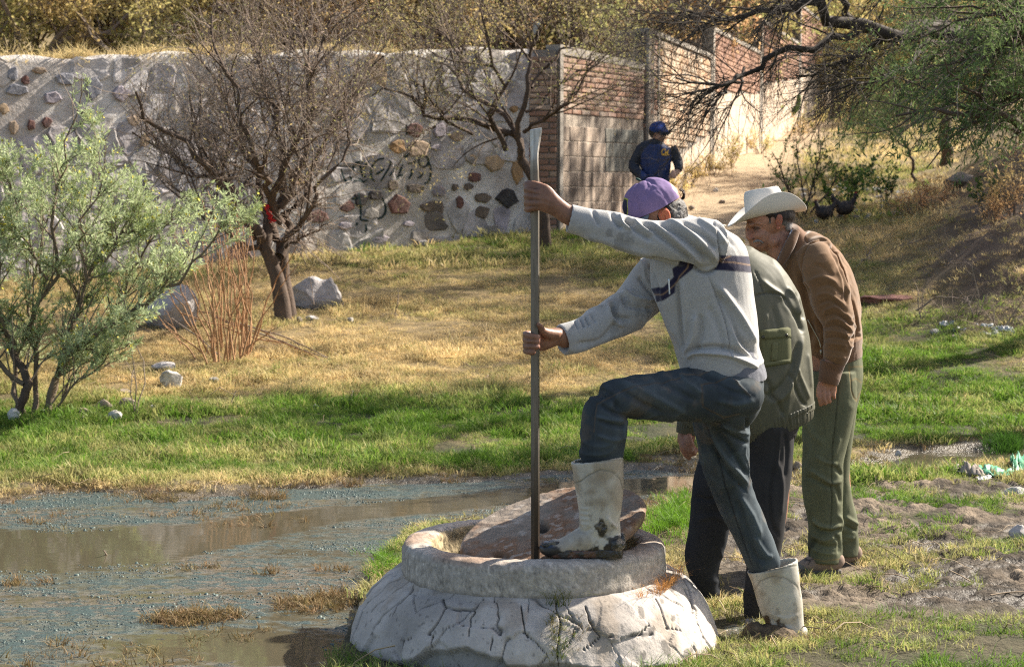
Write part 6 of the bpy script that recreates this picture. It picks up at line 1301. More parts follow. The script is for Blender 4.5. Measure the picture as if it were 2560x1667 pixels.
    # ---- jeans
    parts = [loft([(1868, 985, 6.60, 46, .10), (1845, 985, 6.58, 66, .13), (1800, 984, 6.56, 72, .13), (1740, 985, 6.53, 69, .105), (1670, 988, 6.49, 63, .09), (1600, 992, 6.46, 55, .08), (1545, 992, 6.44, 49, .075), (1505, 992, 6.43, 36, .06)], 36, 4),
             loft([(1518, 996, 6.43, 44, .065), (1514, 1030, 6.43, 54, .072), (1511, 1075, 6.43, 57, .072), (1506, 1110, 6.43, 55, .066), (1503, 1143, 6.43, 54, .054), (1501, 1160, 6.43, 44, .044), (1500, 1185, 6.43, 34, .034)], 32, 4),
             loft([(1808, 1000, 6.68, 74, .12), (1803, 1050, 6.71, 70, .105), (1808, 1095, 6.73, 65, .09), (1813, 1150, 6.76, 61, .085), (1828, 1215, 6.80, 51, .075), (1853, 1278, 6.83, 48, .072), (1884, 1345, 6.85, 44, .07), (1911, 1408, 6.85, 41, .054), (1922, 1432, 6.85, 28, .036)], 36, 4),
             loft([(1808, 905, 6.62, 90, .138), (1820, 950, 6.62, 92, .150), (1832, 990, 6.62, 76, .155), (1825, 1035, 6.65, 55, .12)], 36, 4)]
    V, F, N = fuse(parts, .0048, 6, .5); q = proj(V); yn = V[:, 1]
    st = [([(1568, 1046), (1560, 1075), (1558, 1100)], 5, .006), ([(1470, 985), (1500, 975), (1530, 990), (1545, 1030)], 5, -.004), ([(1530, 960), (1570, 985), (1610, 1010), (1660, 1035)], 7, -.006), ([(1545, 950), (1600, 975), (1660, 1005), (1720, 1035)], 7, .005), ([(1640, 940), (1690, 975), (1750, 1005)], 8, -.005), ([(1700, 930), (1715, 955), (1760, 985)], 6, .005), ([(1720, 915), (1750, 935), (1790, 955)], 5, -.006),
          ([(1770, 925), (1810, 945), (1850, 960)], 5, .005), ([(1780, 945), (1820, 975), (1880, 990)], 6, -.004), ([(1790, 1000), (1840, 1010), (1890, 1000)], 7, .004), ([(1500, 1010), (1530, 1030), (1565, 1040)], 5, -.006), ([(1495, 1050), (1530, 1062), (1562, 1066)], 5, -.005), ([(1490, 1085), (1525, 1098), (1558, 1098)], 5, .004), ([(1488, 1040), (1520, 1048), (1560, 1052)], 4, .004),
          ([(1780, 1060), (1820, 1110), (1850, 1160), (1872, 1190)], 6, -.008), ([(1775, 1080), (1810, 1140), (1845, 1180), (1872, 1212)], 5, .007), ([(1770, 1090), (1800, 1150), (1835, 1195), (1868, 1230)], 6, -.008), ([(1790, 1055), (1830, 1090), (1874, 1110)], 5, -.006), ([(1800, 1060), (1840, 1078), (1872, 1085)], 4, .004), ([(1850, 1240), (1880, 1290), (1900, 1340)], 7, .006), ([(1835, 1240), (1865, 1310), (1890, 1370)], 7, -.005), ([(1870, 1350), (1890, 1390), (1915, 1405)], 6, -.005), ([(1885, 1340), (1915, 1385), (1930, 1390)], 5, .005),
          ([(1765, 1057), (1792, 1130), (1815, 1220), (1850, 1330), (1880, 1410)], 1.8, -.003), ([(1755, 963), (1758, 1018), (1810, 1044)], 1.5, -.002), ([(1755, 962), (1790, 955), (1823, 944)], 1.5, -.003), ([(1482, 1140), (1484, 1080), (1492, 1010), (1560, 975), (1700, 945), (1770, 930)], 1.5, -.0025), ([(1832, 950), (1870, 985), (1876, 990)], 2, .003), ([(1868, 1045), (1868, 1075)], 4, -.006)]
    d = folds(V, N, st, q)*1.7+wrinkle(V, 9, .0032, (1, 1, .8), 21)+crease(V, 9, .0045, 23)+fbm(V[:, 0]*26, V[:, 1]*26, V[:, 2]*26, o=2, seed=22)*.0012
    V = V+N*d[:, None]; N = recalc(V, F); f = facing(V, N)
    c = np.repeat(np.array([[.038, .047, .055]]), len(V), 0); wear = ss((fbm(V[:, 0]*6, V[:, 1]*6, V[:, 2]*6, o=4, seed=23)+.05)*2)[:, None]; c = c*(1-.5*wear)+np.array((.062, .073, .080))*.5*wear
    farleg = (yn > 6.66)[:, None]*ss((q[:, 0:1]-(1790+(q[:, 1:2]-1060)*.30))/12)*(q[:, 1:2] > 1060); c = c*(1-farleg*.6)+np.array((.062, .080, .095))*.6*farleg
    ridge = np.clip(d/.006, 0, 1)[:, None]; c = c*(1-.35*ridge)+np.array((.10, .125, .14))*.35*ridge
    stc = (.12, .085, .055)
    for L_ in ([(1755, 964), (1758, 1018), (1810, 1044), (1850, 1035)], [(1752, 962), (1790, 955), (1823, 944)], [(1832, 950), (1873, 988)], [(1700, 938), (1740, 935), (1795, 927)], [(1484, 1080), (1492, 1010), (1560, 975), (1700, 945)]): line(c, q, f*(yn < 6.66), L_, .75, stc, .8)
    line(c, q, f*(yn > 6.6), [(1765, 1057), (1792, 1130), (1815, 1220), (1850, 1330), (1880, 1410)], .8, (.015, .015, .02), .8)
    dust = ss((fbm(V[:, 0]*18, V[:, 1]*18, V[:, 2]*18, o=3, seed=24)-.15)*4)[:, None]*.25; c = c*(1-dust)+np.array((.16, .12, .085))*dust
    part('jeans', V, F, DENIM, root, c)
    # ---- boots
    boot_near(root); boot_far(root)
def rubber_color(V, N, q, seed, muckline):
    f = facing(V, N); c = np.repeat(np.array([[.46, .435, .38]]), len(V), 0); n = fbm(V[:, 0]*12, V[:, 1]*12, V[:, 2]*12, o=4, seed=seed); s = ss((n+.12)*2.4)[:, None]*.65
    c = c*(1-s)+np.array((.27, .215, .15))*s; n2 = fbm(V[:, 0]*50, V[:, 1]*50, V[:, 2]*50, o=3, seed=seed+1); m = ss((muckline+n2*26)/9.)[:, None]; sp = ss((n2-.22)*6)[:, None]*.4*ss((q[:, 1:2]-q[:, 1].min()-60)/80); c = c*(1-sp)+np.array((.12, .09, .06))*sp
    c = c*(1-m)+np.array((.028, .024, .02))*m; return c, m[:, 0]
def boot_near(root):
    shaft = loft([(1492, 1146, 6.43, 67, .072), (1495, 1170, 6.43, 64, .069), (1497, 1200, 6.43, 62, .065), (1499, 1235, 6.43, 59, .061), (1500, 1270, 6.43, 54, .055), (1499, 1300, 6.43, 51, .050), (1500, 1330, 6.43, 52, .045), (1502, 1355, 6.43, 48, .042)], 36, 4, cup=(.06, .010))
    foot = loft([(1556, 1364, 6.43, 14, .025), (1546, 1362, 6.43, 26, .036), (1525, 1354, 6.43, 34, .042), (1495, 1350, 6.43, 40, .044), (1462, 1352, 6.43, 38, .046), (1432, 1360, 6.43, 29, .048), (1405, 1367, 6.43, 22, .050), (1380, 1370, 6.43, 20, .049), (1362, 1373, 6.43, 16, .040), (1354, 1377, 6.43, 8, .025)], 30, 4)
    V, F, N = fuse([shaft, foot], .0042, 4, .5); q = proj(V)
    st = [([(1450, y), (1474, y+2)], 2.6, .003) for y in (1270, 1283, 1296, 1309)]+[([(1429, 1152), (1490, 1154), (1556, 1148)], 1.6, -.0018), ([(1434, 1206), (1452, 1202), (1470, 1188), (1500, 1174), (1530, 1178), (1550, 1198), (1556, 1220)], 1.3, -.0022), ([(1441, 1322), (1462, 1328), (1480, 1318)], 5, -.005), ([(1515, 1290), (1530, 1310), (1545, 1320)], 5, .005), ([(1500, 1300), (1515, 1330), (1500, 1345)], 6, -.004)]
    V = V+N*(folds(V, N, st, q)+wrinkle(V, 8, .0012, (1, 1, 1), 31))[:, None]
    N = recalc(V, F); f = facing(V, N)
    ml = np.maximum(q[:, 1]-np.interp(q[:, 0], [1340, 1365, 1400, 1430, 1460, 1500, 1530, 1560], [1352, 1358, 1366, 1378, 1372, 1362, 1345, 1335]), 18-np.hypot(q[:, 0]-1500, (q[:, 1]-1318)*.95)); c, m = rubber_color(V, N, q, 33, ml)
    for cx, cy, rx, ry in ((1490, 1200, 30, 18), (1480, 1228, 14, 10), (1500, 1255, 34, 14)): g = np.exp(-(((q[:, 0]-cx)/rx)**2+((q[:, 1]-cy)/ry)**2))[:, None]*.6; c = c*(1-g)+np.array((.19, .14, .09))*g
    k = ss((1395-q[:, 0])/20)*ss((1372-q[:, 1])/6)*ss((q[:, 1]-1345)/6); c = c*(1-k[:, None])+np.array((.03, .045, .075))*k[:, None]
    line(c, q, f, [(1434, 1206), (1452, 1202), (1470, 1188), (1500, 1174), (1530, 1178), (1550, 1198), (1556, 1220)], .9, (.12, .11, .08)); line(c, q, f, [(1429, 1152), (1490, 1154), (1556, 1148)], .8, (.15, .14, .10))
    V = V+N*(m*(.002+.003*fbm(V[:, 0]*60, V[:, 1]*60, V[:, 2]*60, o=3, seed=35)))[:, None]
    o = part('boot', V, F, RUBBER, root, c)
    # sole
    out = [(1352, 0), (1360, .026), (1385, .044), (1420, .050), (1460, .043), (1495, .038), (1530, .040), (1552, .034), (1558, .012)]
    z0 = .3795; mb = MB(); top = []; bot = []
    for sgn in (1, -1):
        seq = out if sgn == 1 else out[::-1]
        for px, w in seq:
            p = P(px, 1395, 6.43); zz = z0+(.003 if px < 1500 else .0)+(.012 if px < 1365 else 0); bot.append((p[0], 6.43+sgn*w, zz)); top.append((p[0], 6.43+sgn*w*1.02, z0+.034-(.006 if px < 1400 else 0)))
    n = len(bot); V = np.array(bot+[((a[0]+b[0])/2-.0, (a[1]-6.43)*1.06+6.43, (a[2]+b[2])/2) for a, b in zip(bot, top)]+top); F = [(l*n+j, l*n+(j+1) % n, (l+1)*n+(j+1) % n, (l+1)*n+j) for l in (0, 1) for j in range(n)]+[tuple(range(n-1, -1, -1)), tuple(2*n+j for j in range(n))]
    V, F, N = fuse([(V, F)], .0035, 2); n3 = fbm(V[:, 0]*60, V[:, 1]*60, V[:, 2]*60, o=3, seed=36); V = V+N*(n3*.004)[:, None]; q = proj(V); c = np.repeat(np.array([[.085, .038, .022]]), len(V), 0); k = (n3 > .05) | (q[:, 0] > 1490); c[k] = (.022, .018, .015)
    so_ = part('sole', V, F, MUCK, root, c)
    # blob of muck on the ankle and heel
    V, F, N = fuse([ell(P(1502, 1318, 6.386), .026, .006, .028), ell(P(1540, 1362, 6.40), .030, .02, .026), ell(P(1556, 1350, 6.43), .012, .03, .03), ell(P(1380, 1362, 6.40), .04, .012, .016, roll(0))], .0032, 2); V = V+N*(fbm(V[:, 0]*70, V[:, 1]*70, V[:, 2]*70, o=3, seed=38)*.007)[:, None]
    n4 = fbm(V[:, 0]*80, V[:, 1]*80, V[:, 2]*80, o=2, seed=39); c = np.repeat(np.array([[.018, .018, .018]]), len(V), 0); c[n4 > .15] = (.10, .085, .06); part('muck', V, F, MUCK, root, c)
def boot_far(root):
    shaft = loft([(1930, 1412, 6.85, 66, .070), (1937, 1440, 6.85, 62, .066), (1944, 1475, 6.85, 58, .058), (1955, 1520, 6.85, 54, .055), (1965, 1560, 6.85, 46, .05), (1970, 1590, 6.85, 44, .05)], 36, 4, cup=(.05, .010))
    foot = loft([(2014, 1596, 6.86, 12, .02), (2004, 1588, 6.86, 24, .035), (1980, 1585, 6.85, 30, .042), (1940, 1592, 6.84, 26, .045), (1900, 1604, 6.83, 18, .045), (1880, 1610, 6.83, 10, .03)], 28, 4)
    V, F, N = fuse([shaft, foot], .0046, 4, .5); q = proj(V)
    V = V+N*(folds(V, N, [([(1872, 1432), (1930, 1425), (1992, 1412)], 1.6, -.002), ([(1886, 1474), (1900, 1452), (1930, 1440), (1965, 1445), (1992, 1465), (2000, 1490)], 1.3, -.0022), ([(1915, 1540), (1950, 1560), (1990, 1560)], 6, -.004), ([(1925, 1530), (1960, 1545), (2000, 1535)], 5, .003)], q)+wrinkle(V, 8, .0012, (1, 1, 1), 41))[:, None]
    N = recalc(V, F); f = facing(V, N); ml = q[:, 1]-np.interp(q[:, 0], [1880, 1905, 1920, 1960, 1990, 2010], [1500, 1530, 1545, 1562, 1590, 1600]); c, m = rubber_color(V, N, q, 43, ml)
    c = np.where(m[:, None] > 0, c*(1-m[:, None])+np.array((.10, .07, .045))*m[:, None], c)
    line(c, q, f, [(1886, 1474), (1900, 1452), (1930, 1440), (1965, 1445), (1992, 1465), (2000, 1490)], .9, (.14, .12, .09)); line(c, q, f, [(1872, 1432), (1930, 1425), (1992, 1412)], .8, (.15, .14, .1))
    part('boot', V, F, RUBBER, root, c, 'boot sunk in mud')
    # clod of mud and straw round the foot
    r = np.random.default_rng(8); b = P(1935, 1592, 6.80)
    V, F, N = fuse([ell(b, .10, .07, .045), ell(b+np.array((-.06, .02, .0)), .06, .06, .05), ell(b+np.array((.06, -.02, -.02)), .08, .06, .035)], .006, 1)
    V = V+N*(fbm(V[:, 0]*25, V[:, 1]*25, V[:, 2]*25, o=4, seed=45)*.02)[:, None]; c = np.repeat(np.array([[.095, .07, .045]]), len(V), 0)*(1+.6*fbm(V[:, 0]*60, V[:, 1]*60, V[:, 2]*60, o=2, seed=46))[:, None]
    o = mesh_obj('mud_clod', V, F, mat('mud_clod', attr='col', rough=.9, bump=.8, bscale=60, bdist=.01), smooth=True, cols=np.clip(c, .01, 1)); tag(o, 'brown clod of mud and straw around the sunken white boot', 'mud')
    pts = [b+np.array((r.normal(0, .09), r.normal(-.03, .05), -.01)) for _ in range(46)]; V, F = clump_mesh(pts, 8, .07, .0022, .02, 2.2, 77); o = mesh_obj('straw_litter', V, F, mat('wet_straw', (.17, .11, .055), bump=0, trans=.25, var=.4, scale=30)); tag(o, 'matted brown straw heaped around the sunken white boot', 'straw')
grey_man()
# ================================================================ man in olive jacket (behind)
def olive_man():
    root = empty('person', tuple(P(1890, 1560, 7.15)), 'person bent over in olive padded jacket and dark trousers, head hidden behind the grey sweater', 'person')
    B = [ell(P(1738, 640, 7.22), .095, .078, .105, roll(-40)), ell(P(1712, 672, 7.22), .06, .06, .07), loft([(1755, 650, 7.22, 34, .055), (1800, 670, 7.22, 44, .07), (1850, 740, 7.22, 80, .10), (1875, 880, 7.22, 95, .12), (1890, 1030, 7.25, 90, .13)]),
         loft([(1820, 720, 7.15, 28, .04), (1790, 850, 7.05, 26, .036), (1755, 980, 6.99, 24, .032), (1722, 1070, 6.98, 22, .026), (1716, 1090, 6.98, 23, .020), (1714, 1108, 6.98, 23, .016)]),
         loft([(1900, 1040, 7.2, 60, .08), (1925, 1150, 7.15, 45, .06), (1935, 1250, 7.12, 38, .05), (1915, 1400, 7.12, 30, .04), (1892, 1540, 7.12, 26, .036)]), loft([(1850, 1060, 7.3, 60, .08), (1800, 1180, 7.38, 36, .05), (1785, 1260, 7.42, 30, .04), (1757, 1370, 7.46, 26, .036), (1770, 1480, 7.47, 26, .036)])]
    B.append(chain(world_chain([(1706, 1088, 6.97, 8), (1703, 1110, 6.965, 7.5), (1710, 1132, 6.96, 7), (1725, 1148, 6.96, 6)])))
    B.append(chain(world_chain([(1712, 1095, 6.965, 8), (1711, 1115, 6.95, 7.5), (1722, 1130, 6.945, 7), (1740, 1135, 6.95, 6)])))
    B.append(chain(world_chain([(1722, 1090, 6.95, 8.5), (1727, 1105, 6.94, 8), (1732, 1118, 6.94, 7.4), (1733, 1126, 6.94, 6.5)])))
    B.append(chain(world_chain([(1718, 1100, 6.99, 8), (1722, 1120, 6.985, 7.3), (1738, 1132, 6.98, 6.5)]))); B.append(chain(world_chain([(1724, 1100, 7.0, 7.5), (1732, 1118, 7.0, 7), (1745, 1126, 6.995, 6)])))
    V, F, N = fuse(B, .0075, 3); q = proj(V); c = np.repeat(np.array([[.24, .115, .075]]), len(V), 0)*(1+.2*fbm(V[:, 0]*20, V[:, 1]*20, V[:, 2]*20, o=3, seed=7))[:, None]
    c[np.hypot(q[:, 0]-1733, q[:, 1]-1122) < 4] = (.42, .28, .24); part('body', V, F, SKIN, root, c)
    hat('hat', P(1720, 624, 7.22), (-.9, .05, -.62), 4, root)
    parts = [loft([(1915, 1062, 7.22, 128, .16), (1898, 1010, 7.22, 140, .185), (1884, 940, 7.22, 150, .19), (1872, 860, 7.22, 152, .185), (1858, 780, 7.22, 146, .175), (1845, 725, 7.22, 128, .16), (1826, 685, 7.22, 96, .13), (1802, 652, 7.22, 60, .09), (1785, 635, 7.22, 40, .07)], 44, 4, cup=(.03, .012)),
             loft([(1830, 730, 7.14, 50, .06), (1805, 800, 7.08, 56, .068), (1785, 880, 7.02, 52, .064), (1765, 960, 6.99, 46, .056), (1736, 1035, 6.98, 36, .046), (1722, 1062, 6.98, 31, .038)], 30, 4)]
    V, F, N = fuse(parts, .0052, 6, .5); q = proj(V)
    st = [([(1887, 676), (1900, 705), (1909, 735)], 2, -.004), ([(1874, 745), (1893, 738), (1920, 732), (1950, 738), (1968, 752)], 2, -.005), ([(1900, 700), (1925, 720), (1960, 745), (1985, 790)], 7, .006), ([(1955, 735), (1975, 770), (1995, 800), (2008, 835)], 6, -.008), ([(1965, 720), (1990, 750), (2000, 790)], 5, .006), ([(1985, 730), (2003, 770), (2010, 800)], 5, -.006),
          ([(2007, 835), (2000, 880), (1990, 930), (1965, 985), (1930, 1010)], 7, .007), ([(1995, 850), (1985, 910), (1960, 960), (1920, 990)], 8, -.006), ([(1975, 930), (1985, 960), (2005, 1000), (2018, 1015)], 4, -.005), ([(1990, 920), (2010, 960), (2025, 1000)], 5, .004), ([(1920, 960), (1905, 1000), (1890, 1030)], 6, .005), ([(1900, 980), (1940, 1000), (1960, 1040)], 5, -.005), ([(1915, 780), (1918, 850)], 6, .003), ([(1930, 760), (1945, 820), (1950, 840)], 6, -.003), ([(1900, 930), (1920, 960), (1935, 1000)], 6, -.005), ([(1880, 960), (1890, 1000), (1880, 1040)], 6, .005), ([(2020, 880), (2026, 930), (2030, 970)], 4, .003)]
    d = folds(V, N, st, q)*1.8+wrinkle(V, 5, .005, (1, 1, .7), 51)+crease(V, 5, .007, 53)+fbm(V[:, 0]*12, V[:, 1]*12, V[:, 2]*12, o=3, seed=52)*.0018
    V = V+N*d[:, None]; N = recalc(V, F); f = facing(V, N); c = np.repeat(np.array([[.085, .084, .058]]), len(V), 0)
    line(c, q, f, [(1874, 745), (1893, 738), (1920, 732), (1950, 738), (1968, 752)], .8, (.07, .068, .05)); line(c, q, f, [(1887, 676), (1900, 705), (1909, 735)], .8, (.07, .068, .05))
    part('jacket', V, F, NYLON, root, c)
    # gathered waistband
    def band(name, rows, ribs, amp, m, col, n=240, cupw=.008):
        V, F = loft(rows, n, 6); nb = n; k = (len(V)-2)//n; Vr = V[:-2].reshape(k, n, 3); C = Vr.mean(1, keepdims=True); ph = np.arange(n)*math.tau/n
        s = 1+amp*(np.sin(ph*ribs)+.35*np.sin(ph*ribs*.5+1))[None, :, None]; Vr = C+(Vr-C)*s; V = np.concatenate((Vr.reshape(-1, 3), V[-2:])); c = np.repeat(np.array([col]), len(V), 0); return part(name, V, F, m, root, c)
    band('waistband', [(1921, 1082, 7.22, 116, .145), (1916, 1068, 7.22, 124, .157), (1910, 1052, 7.22, 130, .168), (1906, 1038, 7.22, 133, .172)], 74, .014, NYLON, (.075, .073, .05))
    band('cuff', [(1716, 1084, 6.98, 25, .030), (1718, 1074, 6.98, 27, .033), (1722, 1062, 6.98, 30, .037), (1727, 1052, 6.98, 33, .041)], 26, .03, NYLON, (.075, .073, .05), 120)
    # cargo pocket on the back
    GC = mat('green_corduroy', (.105, .108, .055), rough=.9, var=.15, scale=30, bump=.5, bscale=500, bdist=.001, stretch=(1, 1, .15), fine=(300, .12))
    dep = bpy.context.evaluated_depsgraph_get(); jk = [o for o in root.children if o.name.startswith('jacket')][0]; co = np.empty(len(jk.data.vertices)*3, np.float32); jk.data.vertices.foreach_get('co', co); co = co.reshape(-1, 3)
    bv = BVHTree.FromPolygons(co.tolist(), [tuple(p.vertices) for p in jk.data.polygons])
    def onj(px, py, off):
        d = Vector(P(px, py, 10)-CAMP).normalized(); h = bv.ray_cast(Vector(CAMP), d)
        return (np.array(h[0]) if h[0] is not None else P(px, py, 7.05))-np.array(d)*off
    def pad(name, poly, thick, m, parent, nu=10, nv=10):
        "quad patch on the jacket, poly = 4 corners px, raised with rounded edges"
        A = np.array(poly, float); V = []; 
        for j in range(nv+1):
            for i in range(nu+1):
                u, v = i/nu, j/nv; p = (A[0]*(1-u)+A[1]*u)*(1-v)+(A[3]*(1-u)+A[2]*u)*v; e = min(u, 1-u, v, 1-v); V.append(onj(p[0], p[1], -.004 if e <= 1e-6 else thick*min(1, .75+e*1.2)+.002))
        F = [(j*(nu+1)+i, j*(nu+1)+i+1, (j+1)*(nu+1)+i+1, (j+1)*(nu+1)+i) for j in range(nv) for i in range(nu)]
        return part(name, V, F, m, parent)
    pk = pad('pocket', [(1898, 845), (1978, 833), (1982, 905), (1902, 920)], .014, GC, root, 14, 14)
    pad('pocket_flap', [(1896, 824), (1977, 816), (1980, 846), (1897, 853)], .022, GC, root, 12, 6); pad('pocket_strap', [(1927, 853), (1950, 850), (1946, 906), (1924, 908)], .021, GC, root, 5, 10); pad('pocket_trim', [(1902, 905), (1982, 893), (1980, 908), (1903, 921)], .019, GC, root, 12, 4)
    for x, y in ((1908, 843), (1966, 838)): V, F = ell(onj(x, y, .023), .007, .005, .007, None, 12); part('snap', V, F, mat('dark_snap', (.06, .06, .05), metal=.7, rough=.4, bump=0), root)
    # trousers
    parts = [loft([(1905, 1035, 7.22, 95, .14), (1912, 1080, 7.22, 88, .13), (1920, 1110, 7.2, 70, .11)], 34, 3), loft([(1920, 1060, 7.15, 66, .10), (1924, 1130, 7.15, 60, .088), (1924, 1200, 7.13, 52, .08), (1920, 1280, 7.12, 46, .072), (1914, 1350, 7.12, 42, .068), (1903, 1420, 7.12, 38, .062), (1893, 1490, 7.12, 32, .058), (1890, 1548, 7.12, 28, .052)], 32, 4),
             loft([(1880, 1065, 7.30, 70, .11), (1830, 1130, 7.34, 68, .095), (1795, 1200, 7.38, 62, .08), (1782, 1260, 7.42, 56, .075), (1772, 1330, 7.45, 50, .072), (1758, 1390, 7.47, 46, .068), (1760, 1440, 7.48, 36, .06), (1774, 1490, 7.48, 28, .052)], 32, 4)]
    V, F, N = fuse(parts, .0055, 5); q = proj(V)
    st = [([(1952, 1070), (1945, 1130), (1940, 1180)], 4, .006), ([(1962, 1080), (1968, 1130), (1960, 1200)], 5, -.006), ([(1935, 1160), (1925, 1230), (1928, 1300), (1945, 1340)], 5, -.008), ([(1945, 1150), (1955, 1220), (1950, 1290)], 6, .006), ([(1760, 1190), (1790, 1215), (1820, 1230)], 6, .005), ([(1735, 1240), (1770, 1250), (1810, 1240)], 6, -.006), ([(1740, 1300), (1790, 1290), (1830, 1320)], 7, .005), ([(1900, 1420), (1915, 1460), (1905, 1500)], 5, -.004)]
    V = V+N*(folds(V, N, st, q)*1.3+wrinkle(V, 7, .003, (1, 1, .5), 61)+crease(V, 6, .006, 63))[:, None]; c = np.repeat(np.array([[.034, .033, .034]]), len(V), 0); k = ss((1900-q[:, 0])/40)[:, None]*.5; c = c*(1-k)+np.array((.018, .024, .034))*k
    part('trousers', V, F, WOOL, root, c)
    for nm, (x, y, Y), lab in (('shoe', (1888, 1566, 7.08), 'pale muddy shoe'), ('shoe', (1778, 1508, 7.46), 'dark sneaker with white sole')):
        V, F, N = fuse([loft([(x+22, y-8, Y, 8, .02), (x+14, y-8, Y, 13, .032), (x-10, y-8, Y, 15, .036), (x-38, y-3, Y, 11, .04), (x-58, y, Y, 8, .03)], 20, 3)], .004, 2); qq = proj(V); c = np.repeat(np.array([[.30, .28, .26] if x > 1800 else [.02, .022, .03]]), len(V), 0); k = qq[:, 1] > y+2; c[k] = (.35, .33, .31); part(nm, V, F, TWILL, root, c, lab)
olive_man()
# ================================================================ man with the white hat
def brown_man():
    Y = 7.9
    root = empty('person', tuple(P(2065, 1435, Y)), 'person in brown bomber jacket, olive jeans and white cowboy hat looking down', 'person')
    H = 7.92
    B = [ell(P(1921, 545, H), .098, .080, .092, roll(-10)), ell(P(1905, 590, H-.005), .060, .062, .072, roll(-16)), ell(P(1906, 616, H-.01), .030, .034, .022, roll(-20)), ell(P(1934, 604, H-.02), .036, .052, .034, roll(-35)), ell(P(1878, 562, H-.028), .022, .034, .012, roll(-10)), ell(P(1898, 588, H-.045), .030, .026, .026),
         chain(world_chain([(1868, 569, H-.02, 5), (1869, 580, H-.024, 6), (1871, 590, H-.028, 7.5), (1877, 597, H-.03, 8)])), ell(P(1884, 596, H-.045), .012, .012, .009), ell(P(1896, 606, H-.025), .024, .032, .013, roll(-20)), ell(P(1892, 618, H-.022), .016, .026, .008, roll(-25)), ell(P(1893, 612, H-.02), .016, .025, .006, roll(-25)),
         loft([(1935, 585, H, 40, .055), (1950, 610, H, 40, .06), (1968, 635, H, 46, .065), (1995, 665, H, 70, .09)]), loft([(1990, 640, H, 72, .10), (2030, 700, H, 85, .12), (2055, 800, H, 85, .12), (2070, 900, H, 72, .12), (2080, 960, H, 60, .12)]),
         loft([(2040, 660, 7.80, 26, .036), (2068, 740, 7.74, 26, .036), (2094, 810, 7.72, 22, .032), (2086, 880, 7.70, 20, .030), (2071, 945, 7.69, 21, .026), (2068, 962, 7.69, 24, .018), (2067, 982, 7.69, 25, .015)]),
         loft([(2080, 960, 7.86, 52, .075), (2065, 1060, 7.84, 44, .065), (2056, 1170, 7.84, 36, .055), (2060, 1300, 7.86, 28, .045), (2062, 1410, 7.88, 24, .04)]), loft([(2085, 960, 8.0, 50, .07), (2085, 1100, 8.03, 40, .06), (2095, 1220, 8.06, 32, .05), (2120, 1390, 8.09, 24, .04)])]
    for x0, x1, y1, x2, y2, r, yy in ((2050, 2049, 995, 2052, 1012, 6.2, 7.675), (2060, 2061, 1000, 2064, 1009, 6.2, 7.672), (2070, 2072, 997, 2075, 1005, 6.0, 7.676), (2080, 2084, 988, 2086, 996, 5.4, 7.682)): B.append(chain(world_chain([(x0, 968, yy+.012, r+.6), (x1, 984, yy+.004, r+.3), (x1, y1, yy, r), (x2, y2, yy+.004, r*.85)])))
    B.append(chain(world_chain([(2052, 960, 7.70, 8), (2047, 975, 7.70, 7.4), (2046, 990, 7.705, 6.4)])))
    V, F, N = fuse(B, .0048, 2, .5); q = proj(V)
    st = [([(1880, 573), (1890, 577), (1902, 575)], 2.4, -.006), ([(1884, 566), (1893, 564), (1906, 569)], 2., -.004), ([(1878, 559), (1890, 558), (1904, 562)], 2.6, .0045), ([(1866, 571), (1872, 574)], 2.0, -.004), ([(1878, 590), (1886, 590), (1893, 599), (1900, 607)], 1.8, -.003), ([(1892, 597), (1904, 606), (1910, 618)], 1.8, -.002), ([(1888, 611), (1896, 610), (1905, 606)], 1.2, -.004), ([(1890, 622), (1902, 622)], 2, -.0025), ([(1911, 588), (1918, 605), (1921, 622)], 2.2, -.0022), ([(1920, 592), (1926, 606), (1926, 620)], 1.8, -.0018), ([(1866, 556), (1874, 553), (1888, 553)], 1.2, -.0015), ([(1868, 549), (1884, 547)], 1.2, -.0013), ([(1905, 571), (1914, 576), (1920, 583)], 1.4, -.0012), ([(1906, 575), (1914, 582)], 1.2, -.001), ([(1882, 580), (1894, 583), (1904, 581)], 1.8, -.0022),
          ([(2055, 970), (2055, 1005)], 1.2, -.004), ([(2066, 970), (2067, 1005)], 1.2, -.004), ([(2076, 970), (2079, 1000)], 1.2, -.004)]
    V = V+N*(folds(V, N, st, q)+fbm(V[:, 0]*90, V[:, 1]*90, V[:, 2]*90, o=2, seed=5)*.0005)[:, None]; N = recalc(V, F); f = facing(V, N)
    c = np.repeat(np.array([[.36, .175, .11]]), len(V), 0); n = fbm(V[:, 0]*30, V[:, 1]*30, V[:, 2]*30, o=3, seed=8); c *= (1+.22*n)[:, None]
    red = np.exp(-(((q[:, 0]-1878)/12)**2+((q[:, 1]-593)/10)**2))[:, None]*.5; c = c*(1-red)+np.array((.36, .12, .08))*red
    paint(c, q, f, [(1878, 571), (1884, 567), (1893, 566), (1903, 571), (1893, 575), (1884, 575)], (.035, .02, .015), .85); paint(c, q, f, [(1866, 573), (1871, 571), (1873, 576), (1869, 578)], (.04, .022, .016), .9)
    line(c, q, f, [(1876, 561), (1886, 559), (1900, 562), (1906, 566)], 1.6, (.08, .05, .04), .7); paint(c, q, f, [(1878, 595), (1886, 594), (1888, 598), (1881, 600)], (.06, .025, .018), .9); line(c, q, f, [(1893, 615), (1900, 612), (1908, 607)], 1.1, (.07, .03, .025), .9); line(c, q, f, [(1893, 619), (1901, 618)], 1.6, (.34, .12, .09), .6)
    st_ = ((q[:, 1] > 608) & (q[:, 0] > 1890) & (q[:, 0] < 1930) & (q[:, 1] < 640)); c[st_] *= np.array((.86, .9, .95))
    spots = (fbm(V[:, 0]*70, V[:, 1]*70, V[:, 2]*70, o=2, seed=9) > .42) & (q[:, 1] < 640); c[spots] *= .7
    part('body', V, F, SKIN, root, c)
